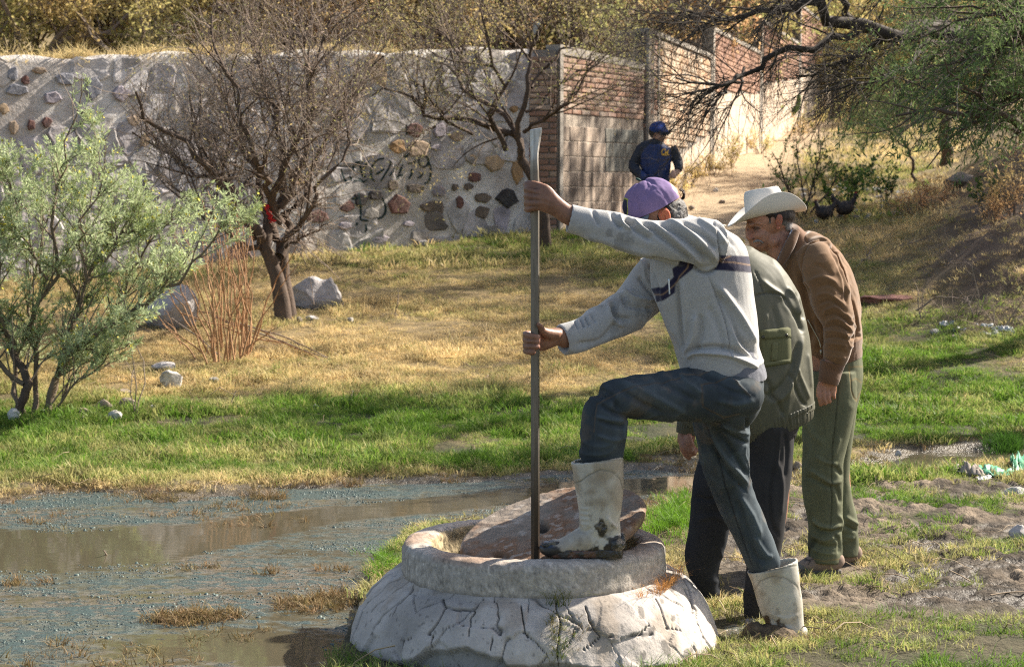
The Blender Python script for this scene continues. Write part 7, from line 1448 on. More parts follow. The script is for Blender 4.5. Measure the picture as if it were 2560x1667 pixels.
    V, F, N = fuse([ell(P(1947, 552, 7.832), .014, .009, .024, roll(-8)), ell(P(1949, 547, 7.828), .012, .007, .018), ell(P(1945, 570, 7.838), .008, .007, .008)], .002, 2); q = proj(V); V = V+N*folds(V, N, [([(1942, 548), (1946, 538), (1953, 541), (1954, 556), (1950, 566)], 1.6, .003), ([(1944, 552), (1947, 562)], 2.4, -.004)], q)[:, None]
    part('ear', V, F, mat('ear_skin', (.36, .14, .09), bump=0, sss=.3, var=.1), root)
    V, F, N = fuse([ell(P(1944, 540, H), .078, .083, .062), ell(P(1966, 560, H), .026, .058, .046), ell(P(1921, 534, 7.87), .03, .045, .022, roll(-20)), ell(P(1925, 552, 7.842), .006, .006, .016)], .004, 2); V = V+N*(fbm(V[:, 0]*80, V[:, 1]*80, V[:, 2]*40, o=3, seed=2)*.004)[:, None]; q = proj(V)
    c = np.repeat(np.array([[.03, .022, .018]]), len(V), 0); g = ss((q[:, 1]-548)/18)[:, None]*ss((q[:, 0:1]-1900)/20); c = c*(1-g)+np.array((.26, .24, .23))*g; part('hair', V, F, HAIR, root, c)
    V, F, N = fuse([chain(world_chain([(1884, 605, 7.880, 2.6), (1889, 603, 7.868, 3.5), (1899, 602, 7.860, 3.3), (1907, 607, 7.860, 2.2)]), 10, 4), chain(world_chain([(1884, 605, 7.882, 3.), (1882, 607, 7.90, 3.2), (1882, 607, 7.92, 2.6)]), 10, 3)], .0024, 1); V = V+N*(fbm(V[:, 0]*140, V[:, 1]*140, V[:, 2]*60, o=2, seed=3)*.0022)[:, None]
    part('moustache', V, F, HAIR, root, np.repeat(np.array([[.20, .175, .165]]), len(V), 0))
    hat('hat', P(1917, 540, H), (-.955, -.20, -.16), 9, root)
    # shirt collar
    c1 = [(1979, 574, 7.85), (1962, 606, 7.815), (1946, 640, 7.80), (1937, 662, 7.80)]; c2 = [(1984, 578, 7.83), (1970, 612, 7.80), (1956, 646, 7.785), (1944, 672, 7.79)]; V = [P(*p) for p in c1]+[P(*p) for p in c2]; F = [(i, i+1, 5+i, 4+i) for i in range(3)]
    V2 = [P(1937, 655, 7.82), P(1950, 655, 7.79), P(1952, 690, 7.78), P(1941, 700, 7.80), P(1934, 680, 7.82)]
    SH = mat('plaid_blue_shirt', (.03, .05, .10), rough=.8, var=.0, bump=0); t = SH.node_tree; b = t.nodes['Principled BSDF']; g = t.nodes.new('ShaderNodeNewGeometry'); wv = t.nodes.new('ShaderNodeTexWave'); wv.inputs['Scale'].default_value = 28; t.links.new(g.outputs[0], wv.inputs[0]); w2 = t.nodes.new('ShaderNodeTexWave'); w2.bands_direction = 'Z'; w2.inputs['Scale'].default_value = 28; t.links.new(g.outputs[0], w2.inputs[0])
    ad = t.nodes.new('ShaderNodeMath'); ad.operation = 'MULTIPLY'; t.links.new(wv.outputs['Fac'], ad.inputs[0]); t.links.new(w2.outputs['Fac'], ad.inputs[1]); mx = t.nodes.new('ShaderNodeMix'); mx.data_type = 'RGBA'; mx.inputs[6].default_value = (.02, .035, .075, 1); mx.inputs[7].default_value = (.30, .34, .40, 1); t.links.new(ad.outputs[0], mx.inputs[0]); t.links.new(mx.outputs[2], b.inputs['Base Color'])
    V = V+V2; F = F+[(8, 9, 10, 11, 12)]; o = part('shirt_collar', V, F, SH, root); s_ = o.modifiers.new('t', 'SOLIDIFY'); s_.thickness = .005
    # jacket
    parts = [loft([(2082, 880, H, 74, .135), (2074, 850, H, 82, .150), (2062, 810, H, 93, .160), (2048, 750, H, 98, .160), (2034, 700, H, 95, .155), (2018, 655, H, 84, .150), (2008, 618, H, 62, .125), (1998, 592, H, 34, .075)], 44, 4, cup=(.03, .012)),
             loft([(2024, 625, 7.82, 40, .06), (2045, 660, 7.77, 47, .07), (2060, 700, 7.74, 50, .074), (2078, 755, 7.72, 48, .072), (2096, 805, 7.71, 40, .064), (2097, 850, 7.70, 37, .058), (2089, 890, 7.70, 33, .052), (2083, 908, 7.70, 29, .045)], 34, 4), ell(P(2030, 625, 7.85), .085, .09, .05, roll(25)), loft([(1962, 640, 7.95, 26, .08), (1975, 720, 7.95, 40, .10), (1995, 800, 7.95, 50, .12), (2010, 870, 7.95, 50, .12)], 24, 3)]
    V, F, N = fuse(parts, .0048, 5); q = proj(V)
    st = [([(2003, 592), (2013, 600), (2025, 608), (2050, 601), (2070, 606)], 2.0, -.005), ([(2022, 610), (2006, 640), (2003, 680), (2012, 715), (2028, 738)], 2.2, -.006), ([(2014, 580), (2045, 590), (2075, 610), (2100, 650)], 5, .003), ([(2070, 615), (2095, 660), (2110, 710), (2115, 760)], 3, -.006), ([(2085, 630), (2108, 680), (2120, 740)], 5, .005),
          ([(2035, 660), (2060, 670), (2085, 690)], 5, -.003), ([(2030, 700), (2060, 690), (2095, 710)], 5, .003), ([(2040, 720), (2075, 712), (2110, 740)], 5, -.004), ([(2040, 740), (2070, 735), (2115, 765)], 4, .004), ([(2045, 760), (2080, 752), (2120, 790)], 4, -.005), ([(2055, 782), (2090, 768), (2130, 800)], 4, .005), ([(2060, 792), (2090, 785), (2132, 815)], 3.4, -.006), ([(2063, 806), (2095, 798), (2130, 828)], 3.6, .006), ([(2062, 818), (2095, 812), (2128, 832)], 3.2, -.006), ([(2060, 830), (2090, 828), (2125, 842)], 4, .005), ([(2060, 845), (2092, 842), (2124, 850)], 3.2, -.006), ([(2058, 858), (2090, 860), (2122, 866)], 4, .004), ([(2056, 872), (2090, 876), (2118, 880)], 3.2, -.004), ([(2056, 888), (2085, 893), (2115, 893)], 4, .004),
          ([(2134, 790), (2140, 820), (2136, 850)], 4, -.006), ([(2125, 850), (2140, 840), (2152, 842)], 4, -.007), ([(2130, 740), (2142, 790), (2150, 830)], 5, .004), ([(2005, 700), (2020, 760), (2030, 820), (2020, 870)], 8, -.006), ([(1985, 640), (1990, 680), (2000, 730)], 6, .003), ([(2020, 800), (2035, 825), (2050, 850)], 3, -.006)]
    d = folds(V, N, st, q)*1.7+wrinkle(V, 8, .0034, (1, 1, 1.4), 71)+crease(V, 7, .005, 73, (1, 1, 2)); V = V+N*d[:, None]; N = recalc(V, F); f = facing(V, N); c = np.repeat(np.array([[.185, .103, .05]]), len(V), 0); g = ss((fbm(V[:, 0]*7, V[:, 1]*7, V[:, 2]*7, o=3, seed=72)+.1)*2)[:, None]*.2; c = c*(1-g)+np.array((.14, .075, .042))*g
    part('jacket', V, F, SUEDE, root, c)
    V, F = chain(world_chain([(2020, 800, 7.755, 1.6), (2034, 826, 7.75, 1.6), (2047, 850, 7.745, 1.6), (2052, 868, 7.74, 1.8)]), 8); part('zip', V, F, mat('brass_zip', (.42, .38, .30), metal=.7, rough=.35, bump=0), root)
    V, F = box(P(2053, 880, 7.725), .011, .004, .022); part('zip_pull', V, F, bpy.data.materials['brass_zip'], root)
    def band(name, rows, ribs, amp, col, n=300, m=SUEDE):
        V, F = loft(rows, n, 5); k = (len(V)-2)//n; Vr = V[:-2].reshape(k, n, 3); C = Vr.mean(1, keepdims=True); ph = np.arange(n)*math.tau/n
        Vr = C+(Vr-C)*(1+amp*np.sin(ph*ribs))[None, :, None]; V = np.concatenate((Vr.reshape(-1, 3), V[-2:])); s = .5+.5*np.sin(ph*ribs); c = np.repeat(np.array([col]), len(V), 0); c[:-2] *= np.tile(.8+.2*s, k)[:, None]; return part(name, V, F, m, root, c)
    band('waistband', [(2090, 905, H, 66, .128), (2087, 893, H, 70, .134), (2083, 880, H, 74, .140), (2078, 862, H, 80, .148)], 90, .006, (.17, .09, .05)); band('cuff', [(2070, 957, 7.69, 25, .034), (2073, 945, 7.69, 27, .037), (2077, 925, 7.70, 29, .040), (2082, 906, 7.70, 31, .046)], 44, .012, (.16, .085, .048), 200)
    band('collar', [(1976, 575, 7.90, 20, .072), (1983, 584, 7.905, 24, .080), (1988, 596, 7.91, 32, .092), (1992, 612, 7.915, 42, .105)], 80, .006, (.19, .10, .055))
    V, F, N = fuse([loft([(1990, 580, 7.845, 10, .02), (1978, 605, 7.815, 13, .02), (1965, 632, 7.80, 13, .02), (1950, 660, 7.79, 9, .018), (1946, 668, 7.79, 5, .01)], 20, 4)], .003, 2); q = proj(V); t = (q[:, 0]*.5+q[:, 1]); c = np.repeat(np.array([[.18, .095, .05]]), len(V), 0)*(.8+.3*np.sin((q[:, 0]*.86+q[:, 1]*.5)*2.2))[:, None]; part('collar_front', V, F, SUEDE, root, c)
    # jeans
    parts = [loft([(2085, 890, H, 68, .125), (2088, 940, H, 69, .132), (2086, 990, H, 62, .13), (2082, 1030, H, 52, .11)], 36, 3), loft([(2076, 930, 7.85, 64, .10), (2074, 990, 7.84, 66, .10), (2070, 1040, 7.84, 63, .095), (2064, 1090, 7.84, 58, .088), (2057, 1150, 7.84, 51, .08), (2056, 1195, 7.85, 51, .08), (2057, 1245, 7.86, 49, .078), (2063, 1300, 7.87, 43, .074), (2063, 1350, 7.88, 41, .072), (2061, 1404, 7.88, 40, .07)], 34, 4, cup_end=(.02, .006)),
             loft([(2095, 960, 8.0, 52, .09), (2088, 1040, 8.02, 50, .09), (2084, 1120, 8.04, 45, .08), (2088, 1190, 8.06, 36, .07), (2096, 1250, 8.07, 34, .068), (2108, 1300, 8.08, 35, .066), (2116, 1345, 8.09, 30, .062), (2118, 1387, 8.09, 27, .06)], 30, 4, cup_end=(.02, .006))]
    V, F, N = fuse(parts, .005, 5); q = proj(V)
    st = [([(2040, 1140), (2065, 1155), (2095, 1160)], 5, .005), ([(2085, 1165), (2098, 1180), (2105, 1190)], 5, -.007), ([(2020, 1170), (2050, 1190), (2080, 1208), (2104, 1198)], 5, .007), ([(2015, 1190), (2050, 1206), (2085, 1222)], 5, -.006), ([(2082, 1210), (2095, 1230), (2102, 1260)], 5, -.006), ([(2030, 1295), (2050, 1313), (2080, 1318), (2105, 1310)], 5, .009), ([(2030, 1312), (2055, 1328), (2085, 1330), (2106, 1322)], 5, -.010), ([(2095, 1285), (2108, 1310), (2105, 1330)], 5, .006), ([(2028, 1335), (2060, 1350), (2085, 1340)], 5, .006), ([(2028, 1350), (2060, 1365), (2095, 1365)], 5, -.006), ([(2085, 1335), (2098, 1355), (2096, 1385)], 4, -.006), ([(2024, 1365), (2050, 1380), (2090, 1385)], 4, .004), ([(2110, 1290), (2130, 1302), (2144, 1312)], 5, .008), ([(2108, 1310), (2130, 1322), (2142, 1325)], 4, -.008), ([(2115, 1340), (2135, 1345)], 4, .004), ([(2012, 1060), (2020, 1110), (2008, 1170)], 6, -.005), ([(2020, 1040), (2030, 1080), (2060, 1110)], 7, .004), ([(2100, 1090), (2085, 1130), (2070, 1150)], 6, .004),
          ([(2104, 915), (2095, 980), (2088, 1060), (2080, 1120), (2078, 1200), (2080, 1260), (2076, 1312)], 1.6, -.003), ([(2124, 918), (2128, 975), (2140, 1000), (2152, 975)], 1.4, -.002)]
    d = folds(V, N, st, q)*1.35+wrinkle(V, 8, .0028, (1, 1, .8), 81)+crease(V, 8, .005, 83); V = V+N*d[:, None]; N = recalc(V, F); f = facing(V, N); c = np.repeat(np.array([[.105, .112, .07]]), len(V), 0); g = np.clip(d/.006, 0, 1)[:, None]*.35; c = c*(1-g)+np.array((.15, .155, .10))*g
    dk = ss((fbm(V[:, 0]*14, V[:, 1]*14, V[:, 2]*14, o=3, seed=82)-.0)*4)*ss((q[:, 1]-1320)/50)*ss((2075-q[:, 0])/30); c *= (1-.6*dk)[:, None]
    line(c, q, f, [(2104, 915), (2095, 980), (2088, 1060), (2080, 1120), (2078, 1200), (2080, 1260), (2076, 1312)], .8, (.03, .03, .02), .8)
    for L_ in ([(2122, 912), (2127, 975), (2140, 1003), (2153, 978)], [(2122, 918), (2155, 916)], [(2126, 952), (2138, 946), (2152, 956)], [(2024, 1394), (2060, 1402), (2101, 1396)]): line(c, q, f, L_, .8, (.20, .14, .06), .8)
    part('jeans', V, F, DENIM, root, c)
    # shoes
    for nm, X0, X1, yb, Yy, s in (('shoe', 2102, 1986, 1436, 7.87, 1.), ('shoe', 2146, 2060, 1416, 8.09, .85)):
        up_ = [(X1+2, yb-14, Yy, 6, .02), (X1+14, yb-18, Yy, 14, .036), (X1+34, yb-24, Yy, 20, .044), (X1+60*s, yb-30, Yy, 27, .042), (X0-28, yb-34, Yy, 32, .040), (X0-10, yb-30, Yy, 26, .036), (X0, yb-22, Yy, 14, .025)]
        V, F, N = fuse([loft(up_, 26, 4)], .0035, 2); q = proj(V); V = V+N*(folds(V, N, [([(X1+22, yb-40), (X1+40, yb-22)], 2, -.002), ([(X1+30, yb-44), (X1+52, yb-26)], 2, -.002), ([(X0-38, yb-55), (X0-34, yb-15)], 1.2, -.002)], q))[:, None]; N = recalc(V, F); f = facing(V, N)
        c = np.repeat(np.array([[.25, .185, .145]]), len(V), 0); paint(c, q, f, [(X1-4, yb-30), (X1+22, yb-24), (X1+40, yb-8), (X1+36, yb+5), (X1-4, yb+5)], (.15, .14, .13)); line(c, q, f, [(X1+24, yb-42), (X1+40, yb-34), (X1+34, yb-26)], 1.1, (.02, .02, .02)); line(c, q, f, [(X1+40, yb-46), (X1+56, yb-38), (X1+58, yb-30)], 1.1, (.02, .02, .02)); line(c, q, f, [(X1+26, yb-36), (X1+54, yb-40)], 1.1, (.03, .03, .03))
        c *= (1+.15*fbm(V[:, 0]*40, V[:, 1]*40, V[:, 2]*40, o=3, seed=3))[:, None]; o = part(nm, V, F, TWILL, root, c)
        out = [(X1, 0), (X1+10, .03), (X1+36, .046), (X1+62, .04), (X0-24, .04), (X0-2, .028), (X0+2, .0)]; zb = float(P(X0, yb, Yy)[2]); bot = []; 
        for sg in (1, -1):
            for px, w in (out if sg == 1 else out[::-1]): p = P(px, yb, Yy); bot.append((p[0], Yy+sg*w, zb-.004+(.008 if px < X1+12 else 0)))
        n = len(bot); V = np.array(bot+[(a, b, zb+.026) for a, b, c_ in bot]); F = [(j, (j+1) % n, n+(j+1) % n, n+j) for j in range(n)]+[tuple(range(n-1, -1, -1)), tuple(n+j for j in range(n))]; V, F, N = fuse([(V, F)], .0035, 2); V = V+N*(fbm(V[:, 0]*60, V[:, 1]*60, V[:, 2]*60, o=2, seed=4)*.002)[:, None]
        c = np.repeat(np.array([[.10, .092, .085]]), len(V), 0); s2 = part('sole', V, F, TWILL, root, c)
brown_man()
# ================================================================ man in the blue jacket (far)
def blue_man():
    Y = 20.; root = empty('person', tuple(P(1642, 660, Y)), 'person in navy blue jacket with gold lettering and blue cap standing before the block wall', 'person'); root.location.z = float(zg(root.location.x, Y, False))
    gz = float(zg(P(1640, 600, Y)[0], Y)); yb = 473.3+(CAMH-gz)*FPX/Y
    B = [ell(P(1646, 333, Y), .080, .085, .115, roll(8)), ell(P(1650, 345, Y-.03), .055, .06, .06), chain(world_chain([(1658, 336, Y-.07, 2), (1661, 343, Y-.085, 3.2)]), 8), loft([(1645, 350, Y, 11, .05), (1642, 365, Y, 13, .05), (1640, 380, Y, 22, .07), (1640, 430, Y, 20, .07), (1638, 460, Y, 20, .07)]),
         loft([(1604, 378, Y, 8, .035), (1586, 412, Y, 7, .032), (1598, 438, Y-.12, 6, .03), (1610, 444, Y-.17, 6, .025)]), loft([(1680, 378, Y, 8, .035), (1694, 405, Y-.02, 7, .032), (1696, 425, Y-.10, 7, .030), (1688, 434, Y-.14, 8.5, .028), (1682, 437, Y-.16, 8, .02)]),
         chain(world_chain([(1684, 428, Y-.16, 3), (1676, 436, Y-.18, 2.6), (1672, 443, Y-.18, 2.2)]), 8), chain(world_chain([(1686, 434, Y-.17, 3), (1678, 442, Y-.19, 2.6), (1674, 447, Y-.19, 2.2)]), 8), chain(world_chain([(1688, 439, Y-.17, 3), (1681, 445, Y-.19, 2.6)]), 8), chain(world_chain([(1682, 426, Y-.15, 2.8), (1677, 432, Y-.16, 2.3)]), 8), chain(world_chain([(1690, 442, Y-.17, 2.6), (1685, 447, Y-.18, 2.2)]), 8),
         loft([(1628, 460, Y, 12, .06), (1622, 540, Y, 10, .05), (1620, yb-12, Y, 8, .04)]), loft([(1652, 460, Y, 12, .06), (1658, 540, Y, 10, .05), (1660, yb-12, Y, 8, .04)])]
    V, F, N = fuse(B, .011, 2); q = proj(V); f = facing(V, N); c = np.repeat(np.array([[.42, .235, .165]]), len(V), 0); paint(c, q, f, [(1646, 333), (1660, 333), (1660, 338), (1648, 338)], (.07, .035, .025), .7); line(c, q, f, [(1650, 348), (1660, 347)], 1.3, (.06, .03, .025), .8); part('body', V, F, SKIN, root, c)
    V, F, N = fuse([ell(P(1640, 328, Y+.01), .083, .088, .09)], .012, 2); part('hair', V, F, HAIR, root, np.repeat(np.array([[.02, .016, .014]]), len(V), 0))
    V, F, N = fuse([ell(P(1643, 322, Y), .090, .096, .080, roll(10)), ell(P(1650, 320, Y), .07, .08, .075), loft([(1650, 326, Y-.03, 16, .09), (1664, 330, Y-.12, 5, .085), (1673, 329, Y-.15, 3, .05)], 20, 3)], .009, 2); q = proj(V); k = ~((q[:, 1] > 332) & (q[:, 0] < 1650)); V[~k, 2] = np.maximum(V[~k, 2], P(1640, 332, Y)[2]); N = recalc(V, F); f = facing(V, N)
    c = np.repeat(np.array([[.02, .045, .17]]), len(V), 0); paint(c, q, f, [(1645, 315), (1654, 311), (1660, 316), (1659, 321), (1648, 322)], (.05, .09, .30)); part('cap', V, F, TWILL, root, c)
    parts = [loft([(1640, 470, Y, 33, .12), (1640, 440, Y, 35, .125), (1639, 410, Y, 38, .13), (1638, 385, Y, 42, .13), (1639, 368, Y, 42, .12), (1641, 358, Y, 26, .09), (1643, 350, Y, 16, .075)], 32, 4), loft([(1606, 370, Y, 14, .065), (1596, 388, Y, 14, .065), (1584, 412, Y, 13, .06), (1592, 430, Y-.08, 12, .055), (1606, 442, Y-.15, 11, .05), (1614, 447, Y-.18, 9, .04)], 24, 4), loft([(1677, 370, Y, 14, .065), (1687, 388, Y, 13, .06), (1694, 404, Y-.02, 12, .055), (1697, 418, Y-.08, 10, .045), (1695, 427, Y-.11, 9, .04)], 24, 4)]
    V, F, N = fuse(parts, .010, 4); q = proj(V); V = V+N*(folds(V, N, [([(1640, 366), (1641, 400), (1641, 450)], 1.0, -.006), ([(1580, 415), (1600, 425)], 2.5, -.012), ([(1588, 400), (1602, 412)], 2.5, .010), ([(1690, 398), (1702, 402)], 2, -.01), ([(1688, 412), (1700, 416)], 2, -.01), ([(1612, 395), (1618, 430), (1616, 455)], 3, -.01), ([(1660, 400), (1665, 430)], 3, .008), ([(1630, 430), (1640, 445), (1660, 450)], 3, -.008)], q)+wrinkle(V, 6, .006, (1, 1, 1), 91))[:, None]; N = recalc(V, F); f = facing(V, N)
    c = np.repeat(np.array([[.018, .034, .115]]), len(V), 0); sl = (q[:, 0] < np.interp(q[:, 1], [350, 362, 372, 390, 480], [1632, 1624, 1610, 1603, 1600])) | (q[:, 0] > np.interp(q[:, 1], [350, 362, 372, 390, 480], [1656, 1662, 1674, 1678, 1677])) | (q[:, 1] < 362); c[sl] = (.018, .021, .032)
    part('jacket', V, F, NYLON, root, c)
    # gold script on the chest
    S5 = lambda *q_: [(1540+.1225*a, 280+.1225*b) for a, b in q_]; jk = [o for o in root.children if o.name.startswith('jacket')][0]; bv = BVHTree.FromPolygons(V.tolist(), [tuple(int(i) for i in t) for t in F])
    mb = MB()
    for stq, w in ((S5((1010,790),(1000,765),(975,758),(945,785),(932,830),(945,862),(985,862),(1005,840)), 1.9), (S5((1005,835),(1012,815),(1030,812),(1028,840),(1008,848)), 1.5), (S5((1030,815),(1032,850),(1050,850)), 1.5), (S5((1075,775),(1055,810),(1045,850),(1068,848)), 1.9), (S5((935,882),(960,866),(1000,880),(1070,870),(1078,880),(1000,885),(935,884)), 1.1)):
        qq = catmull(np.array(stq), 4); L = []
        for i, (a, b) in enumerate(qq):
            tn = qq[min(i+1, len(qq)-1)]-qq[max(i-1, 0)]; tn = tn/max(1e-6, np.linalg.norm(tn)); no = np.array((-tn[1], tn[0])); pr = []
            for sg in (-1, 1):
                d = Vector(P(a+no[0]*w*.62*sg, b+no[1]*w*.62*sg, 10)-CAMP).normalized(); h = bv.ray_cast(Vector(CAMP), d); pr.append(np.array(h[0]-d*.012) if h[0] is not None else None)
            L.append(pr)
        for i in range(len(L)-1):
            c4 = [L[i][0], L[i][1], L[i+1][1], L[i+1][0]]
            if not any(x is None for x in c4): mb.add(c4, [(0, 1, 2, 3)])
    Vt, Ft = mb.get(); part('lettering', Vt, Ft, mat('gold_print', (.75, .42, .06), bump=0, var=.05), root)
    V, F, N = fuse([loft([(1638, 455, Y, 32, .12), (1638, 480, Y, 32, .12)], 24, 3), loft([(1625, 465, Y, 18, .10), (1621, 540, Y, 15, .085), (1619, yb-10, Y, 13, .07)], 20, 4), loft([(1656, 465, Y, 18, .10), (1659, 540, Y, 15, .085), (1661, yb-10, Y, 13, .07)], 20, 4)], .012, 3); part('jeans', V, F, DENIM, root, np.repeat(np.array([[.03, .045, .07]]), len(V), 0))
    for x in (1622, 1664):
        b = P(x, yb-7, Y-.04); V, F, N = fuse([ell(b, .05, .13, .045)], .01, 2); part('shoe', V, F, TWILL, root, np.repeat(np.array([[.05, .045, .04]]), len(V), 0))
blue_man()
# ================================================================ rocks, litter, hens, cactus
ROCKM = [mat('pale_boulder', (.40, .37, .36), rough=.93, var=.25, scale=3, bump=.8, bscale=18, bdist=.03, col2=(.30, .28, .28), cscale=2.5, fine=(40, .15)), mat('brown_rock', (.26, .21, .165), rough=.93, var=.3, scale=8, bump=.8, bscale=30, bdist=.015, fine=(60, .15)), mat('white_rock', (.52, .49, .45), rough=.93, var=.2, scale=12, bump=.8, bscale=40, bdist=.01, col2=(.30, .28, .26), cscale=14)]
def rock(px, py, wpx, hpx, label, m=0, seed=0, dy=.7, cuts=12, group=None, name='rock', sink=.25, parts2=None):
    "py = pixel row of the foot"
    b = ground_at(px, py); Y = b[1]; w, h = wpx*Y/FPX/2, hpx*Y/FPX; r = np.random.default_rng(seed+900)
    V, F = ell((0, 0, 0), 1, 1, 1, None, 22); V = V.copy()
    for k in range(cuts):
        n = r.normal(0, 1, 3); n /= np.linalg.norm(n); dmx = r.uniform(.62, .92); s = V@n; k_ = s > dmx; V[k_] -= np.outer(s[k_]-dmx, n)*.92
    V[:, 0] *= w; V[:, 1] *= w*dy; V[:, 2] *= h*(.5+sink/2); V += (fbm(V[:, 0]*3/w, V[:, 1]*3/w, V[:, 2]*3/w, o=5, seed=seed)*.10*w)[:, None]
    V[:, 2] += h*(.5-sink/2)
    if parts2 is not None:      # saddle notch
        V[:, 2] -= parts2[1]*h*np.exp(-((V[:, 0]/w-parts2[0])/.22)**2)*(V[:, 2] > h*.4)
    o = mesh_obj(name, V, F, ROCKM[m], smooth=False); o.location = tuple(b); tag(o, label, 'rock', group); return o
rock(798, 768, 148, 84, 'big pale boulder with split top beside the mesquite trunk', 0, 3, .6, parts2=(.15, .16), name='boulder')
rock(430, 815, 150, 110, 'grey boulder half hidden behind the dry canes', 0, 5, .7, name='boulder')
rock(430, 968, 66, 46, 'white streaked angular stone in the grass below the canes', 2, 6)
rock(410, 930, 74, 26, 'flat grey slab stone just above the white streaked stone', 0, 7)
for k, (px, py, w, h, m, lab) in enumerate(((262, 1022, 40, 26, 1, 'brown flat stone left of the rubble patch by the shrub'), (318, 1018, 42, 26, 1, 'tan stone at the right of the rubble patch by the shrub'), (290, 1045, 44, 20, 2, 'whitish stone at the front of the rubble patch'), (380, 1024, 22, 14, 2, 'small pale stone right of the thin dead stem'), (210, 1040, 36, 22, 1, 'brown stone behind the shrub stems'), (195, 1050, 40, 14, 2, 'low whitish stone nearest the shrub foot'), (35, 1055, 34, 36, 2, 'upright whitish stone at the lower left shrub stems'), (310, 985, 40, 14, 1, 'flat reddish brown stone at the back of the rubble patch'), (535, 955, 26, 14, 2, 'pale pebble stone in golden grass right of the streaked stone'),
        (748, 805, 16, 14, 1, 'dark small stone at the foot of the mesquite trunk'), (875, 803, 20, 12, 2, 'white pebble on the slope right of the boulder'), (780, 800, 36, 12, 0, 'flat pale stone in the grass below the boulder'), (1058, 612, 26, 14, 0, 'pale stone under the wall graffiti'), (790, 1022, 16, 12, 2, 'pale chip of stone in the green golden grass'), (1992, 1172, 26, 22, 1, 'reddish brick fragment at the stream edge behind the olive trousers'), (2246, 1140, 18, 16, 2, 'white round pebble in the narrow stream'), (2336, 835, 28, 14, 2, 'white stone in the right meadow'))): rock(px, py, w, h, lab, m, 20+k)
r_ = np.random.default_rng(77)
for k in range(46):
    px, py = r_.uniform(2000, 2260), r_.uniform(470, 560); 
    if k > 30: px, py = r_.uniform(1650, 1900), r_.uniform(440, 560)
    if k > 38: px, py = r_.uniform(2300, 2560), r_.uniform(800, 850)
    rock(px, py, r_.uniform(12, 26), r_.uniform(7, 12), 'small pale stone lying on the dirt path or bank' if k <= 38 else 'small pale stone in the rubble strip of the right meadow', int(r_.integers(0, 3)), 60+k, group='small stones on the path and bank' if k <= 38 else 'small stones in the meadow rubble')
rock(2410, 470, 110, 40, 'low rounded earth coloured rock on the right bank', 1, 130); rock(2520, 560, 60, 26, 'brown rock at the foot of the rust brush', 1, 131)
rock(2225, 757, 180, 20, 'long flat reddish slab over the dark gap in the meadow', 1, 132, .5, name='stone_slab').active_material = mat('reddish_slab', (.24, .11, .085), bump=.6, bscale=30, var=.3)
rock(2540, 1240, 60, 24, 'pale dried mud lump at the right edge', 2, 133, name='mud_lump'); rock(2550, 1350, 60, 40, 'grey mud lump at the right edge lower down', 0, 134, name='mud_lump')
# fallen branches in the right meadow
def fallen(pts, r0, label, seed, m):
    r = np.random.default_rng(seed); W = []
    for px, py, up in pts: g = ground_at(px, py); g = np.array(g); g[2] += up; W.append(g)
    P0, R0 = limbs([(W, r0, r0*.35)], 14, .06, r); P1, R1 = sprout(P0, R0, 9, .45, ang=(25, 60), up=.15, curl=.2, K=5, rmax=r0*.4, t0=.2, rng=r); V, F = join(tubes(P0, R0, 5), tubes(P1, R1, 3)); o = mesh_obj('fallen_branch', V-W[0], F, m, smooth=True); o.location = tuple(W[0]); tag(o, label, 'dead branch')
fallen([(2140, 672, .02), (2180, 640, .06), (2260, 620, .08), (2330, 600, .05)], .014, 'long curved grey dead branch lying in the right meadow', 5, TWIG)
fallen([(2385, 625, .02), (2430, 606, .05), (2490, 604, .06), (2560, 600, .04)], .014, 'dark fallen branch near the right edge of the bank', 6, TWIGD)
fallen([(2290, 785, .03), (2340, 772, .10), (2400, 766, .08), (2440, 770, .05)], .010, 'pale crooked stick lying above the stream rubble', 7, TWIG)
fallen([(2320, 660, .02), (2380, 690, .08), (2450, 700, .05)], .008, 'thin bare twig branch in the middle of the right meadow', 8, TWIG)
# hens
def hen(px, py, flip, label, s=1.):
    b = ground_at(px, py); root = empty('hen', tuple(b), label, 'hen'); d = -1 if flip else 1
    def q(x, y, z): return b+np.array((x*d, y, z))*s
    prt = [ell(q(0, 0, .20), .125, .085, .095, roll(12*d)), chain([(*q(.07, 0, .24), .05), (*q(.12, 0, .31), .032), (*q(.13, 0, .36), .027)], 12, 3), ell(q(.137, 0, .375), .03, .024, .026), chain([(*q(-.08, 0, .24), .055), (*q(-.15, 0, .31), .04), (*q(-.18, 0, .38), .018)], 12, 3), chain([(*q(.155, 0, .37), .010), (*q(.185, 0, .362), .003)], 8, 2)]
    V, F, N = fuse(prt, .010, 3); V = V+N*(fbm(V[:, 0]*30, V[:, 1]*30, V[:, 2]*30, o=3, seed=3)*.008)[:, None]; o = part('body', V, F, mat('dark_feathers', (.018, .014, .013), rough=.6, var=.5, scale=30, bump=.5, col2=(.07, .05, .04), cscale=25), root)
    V, F = box(q(.14, 0, .405), .035, .006, .022); part('comb', V, F, mat('red_comb', (.35, .02, .015), bump=0), root)
    for sy in (-.03, .03): V, F = chain([(*q(.01, sy, .13), .010), (*q(.0, sy, .06), .007), (*q(.01, sy, .01), .006), (*q(.05, sy, .004), .004)], 8, 2); part('leg', V, F, mat('hen_leg', (.25, .17, .06), bump=0), root)
hen(2060, 562, True, 'dark hen pecking nearer the white hat, left of the other hen', .8); hen(2112, 558, False, 'dark hen with pale speckled back, right of the other hen')
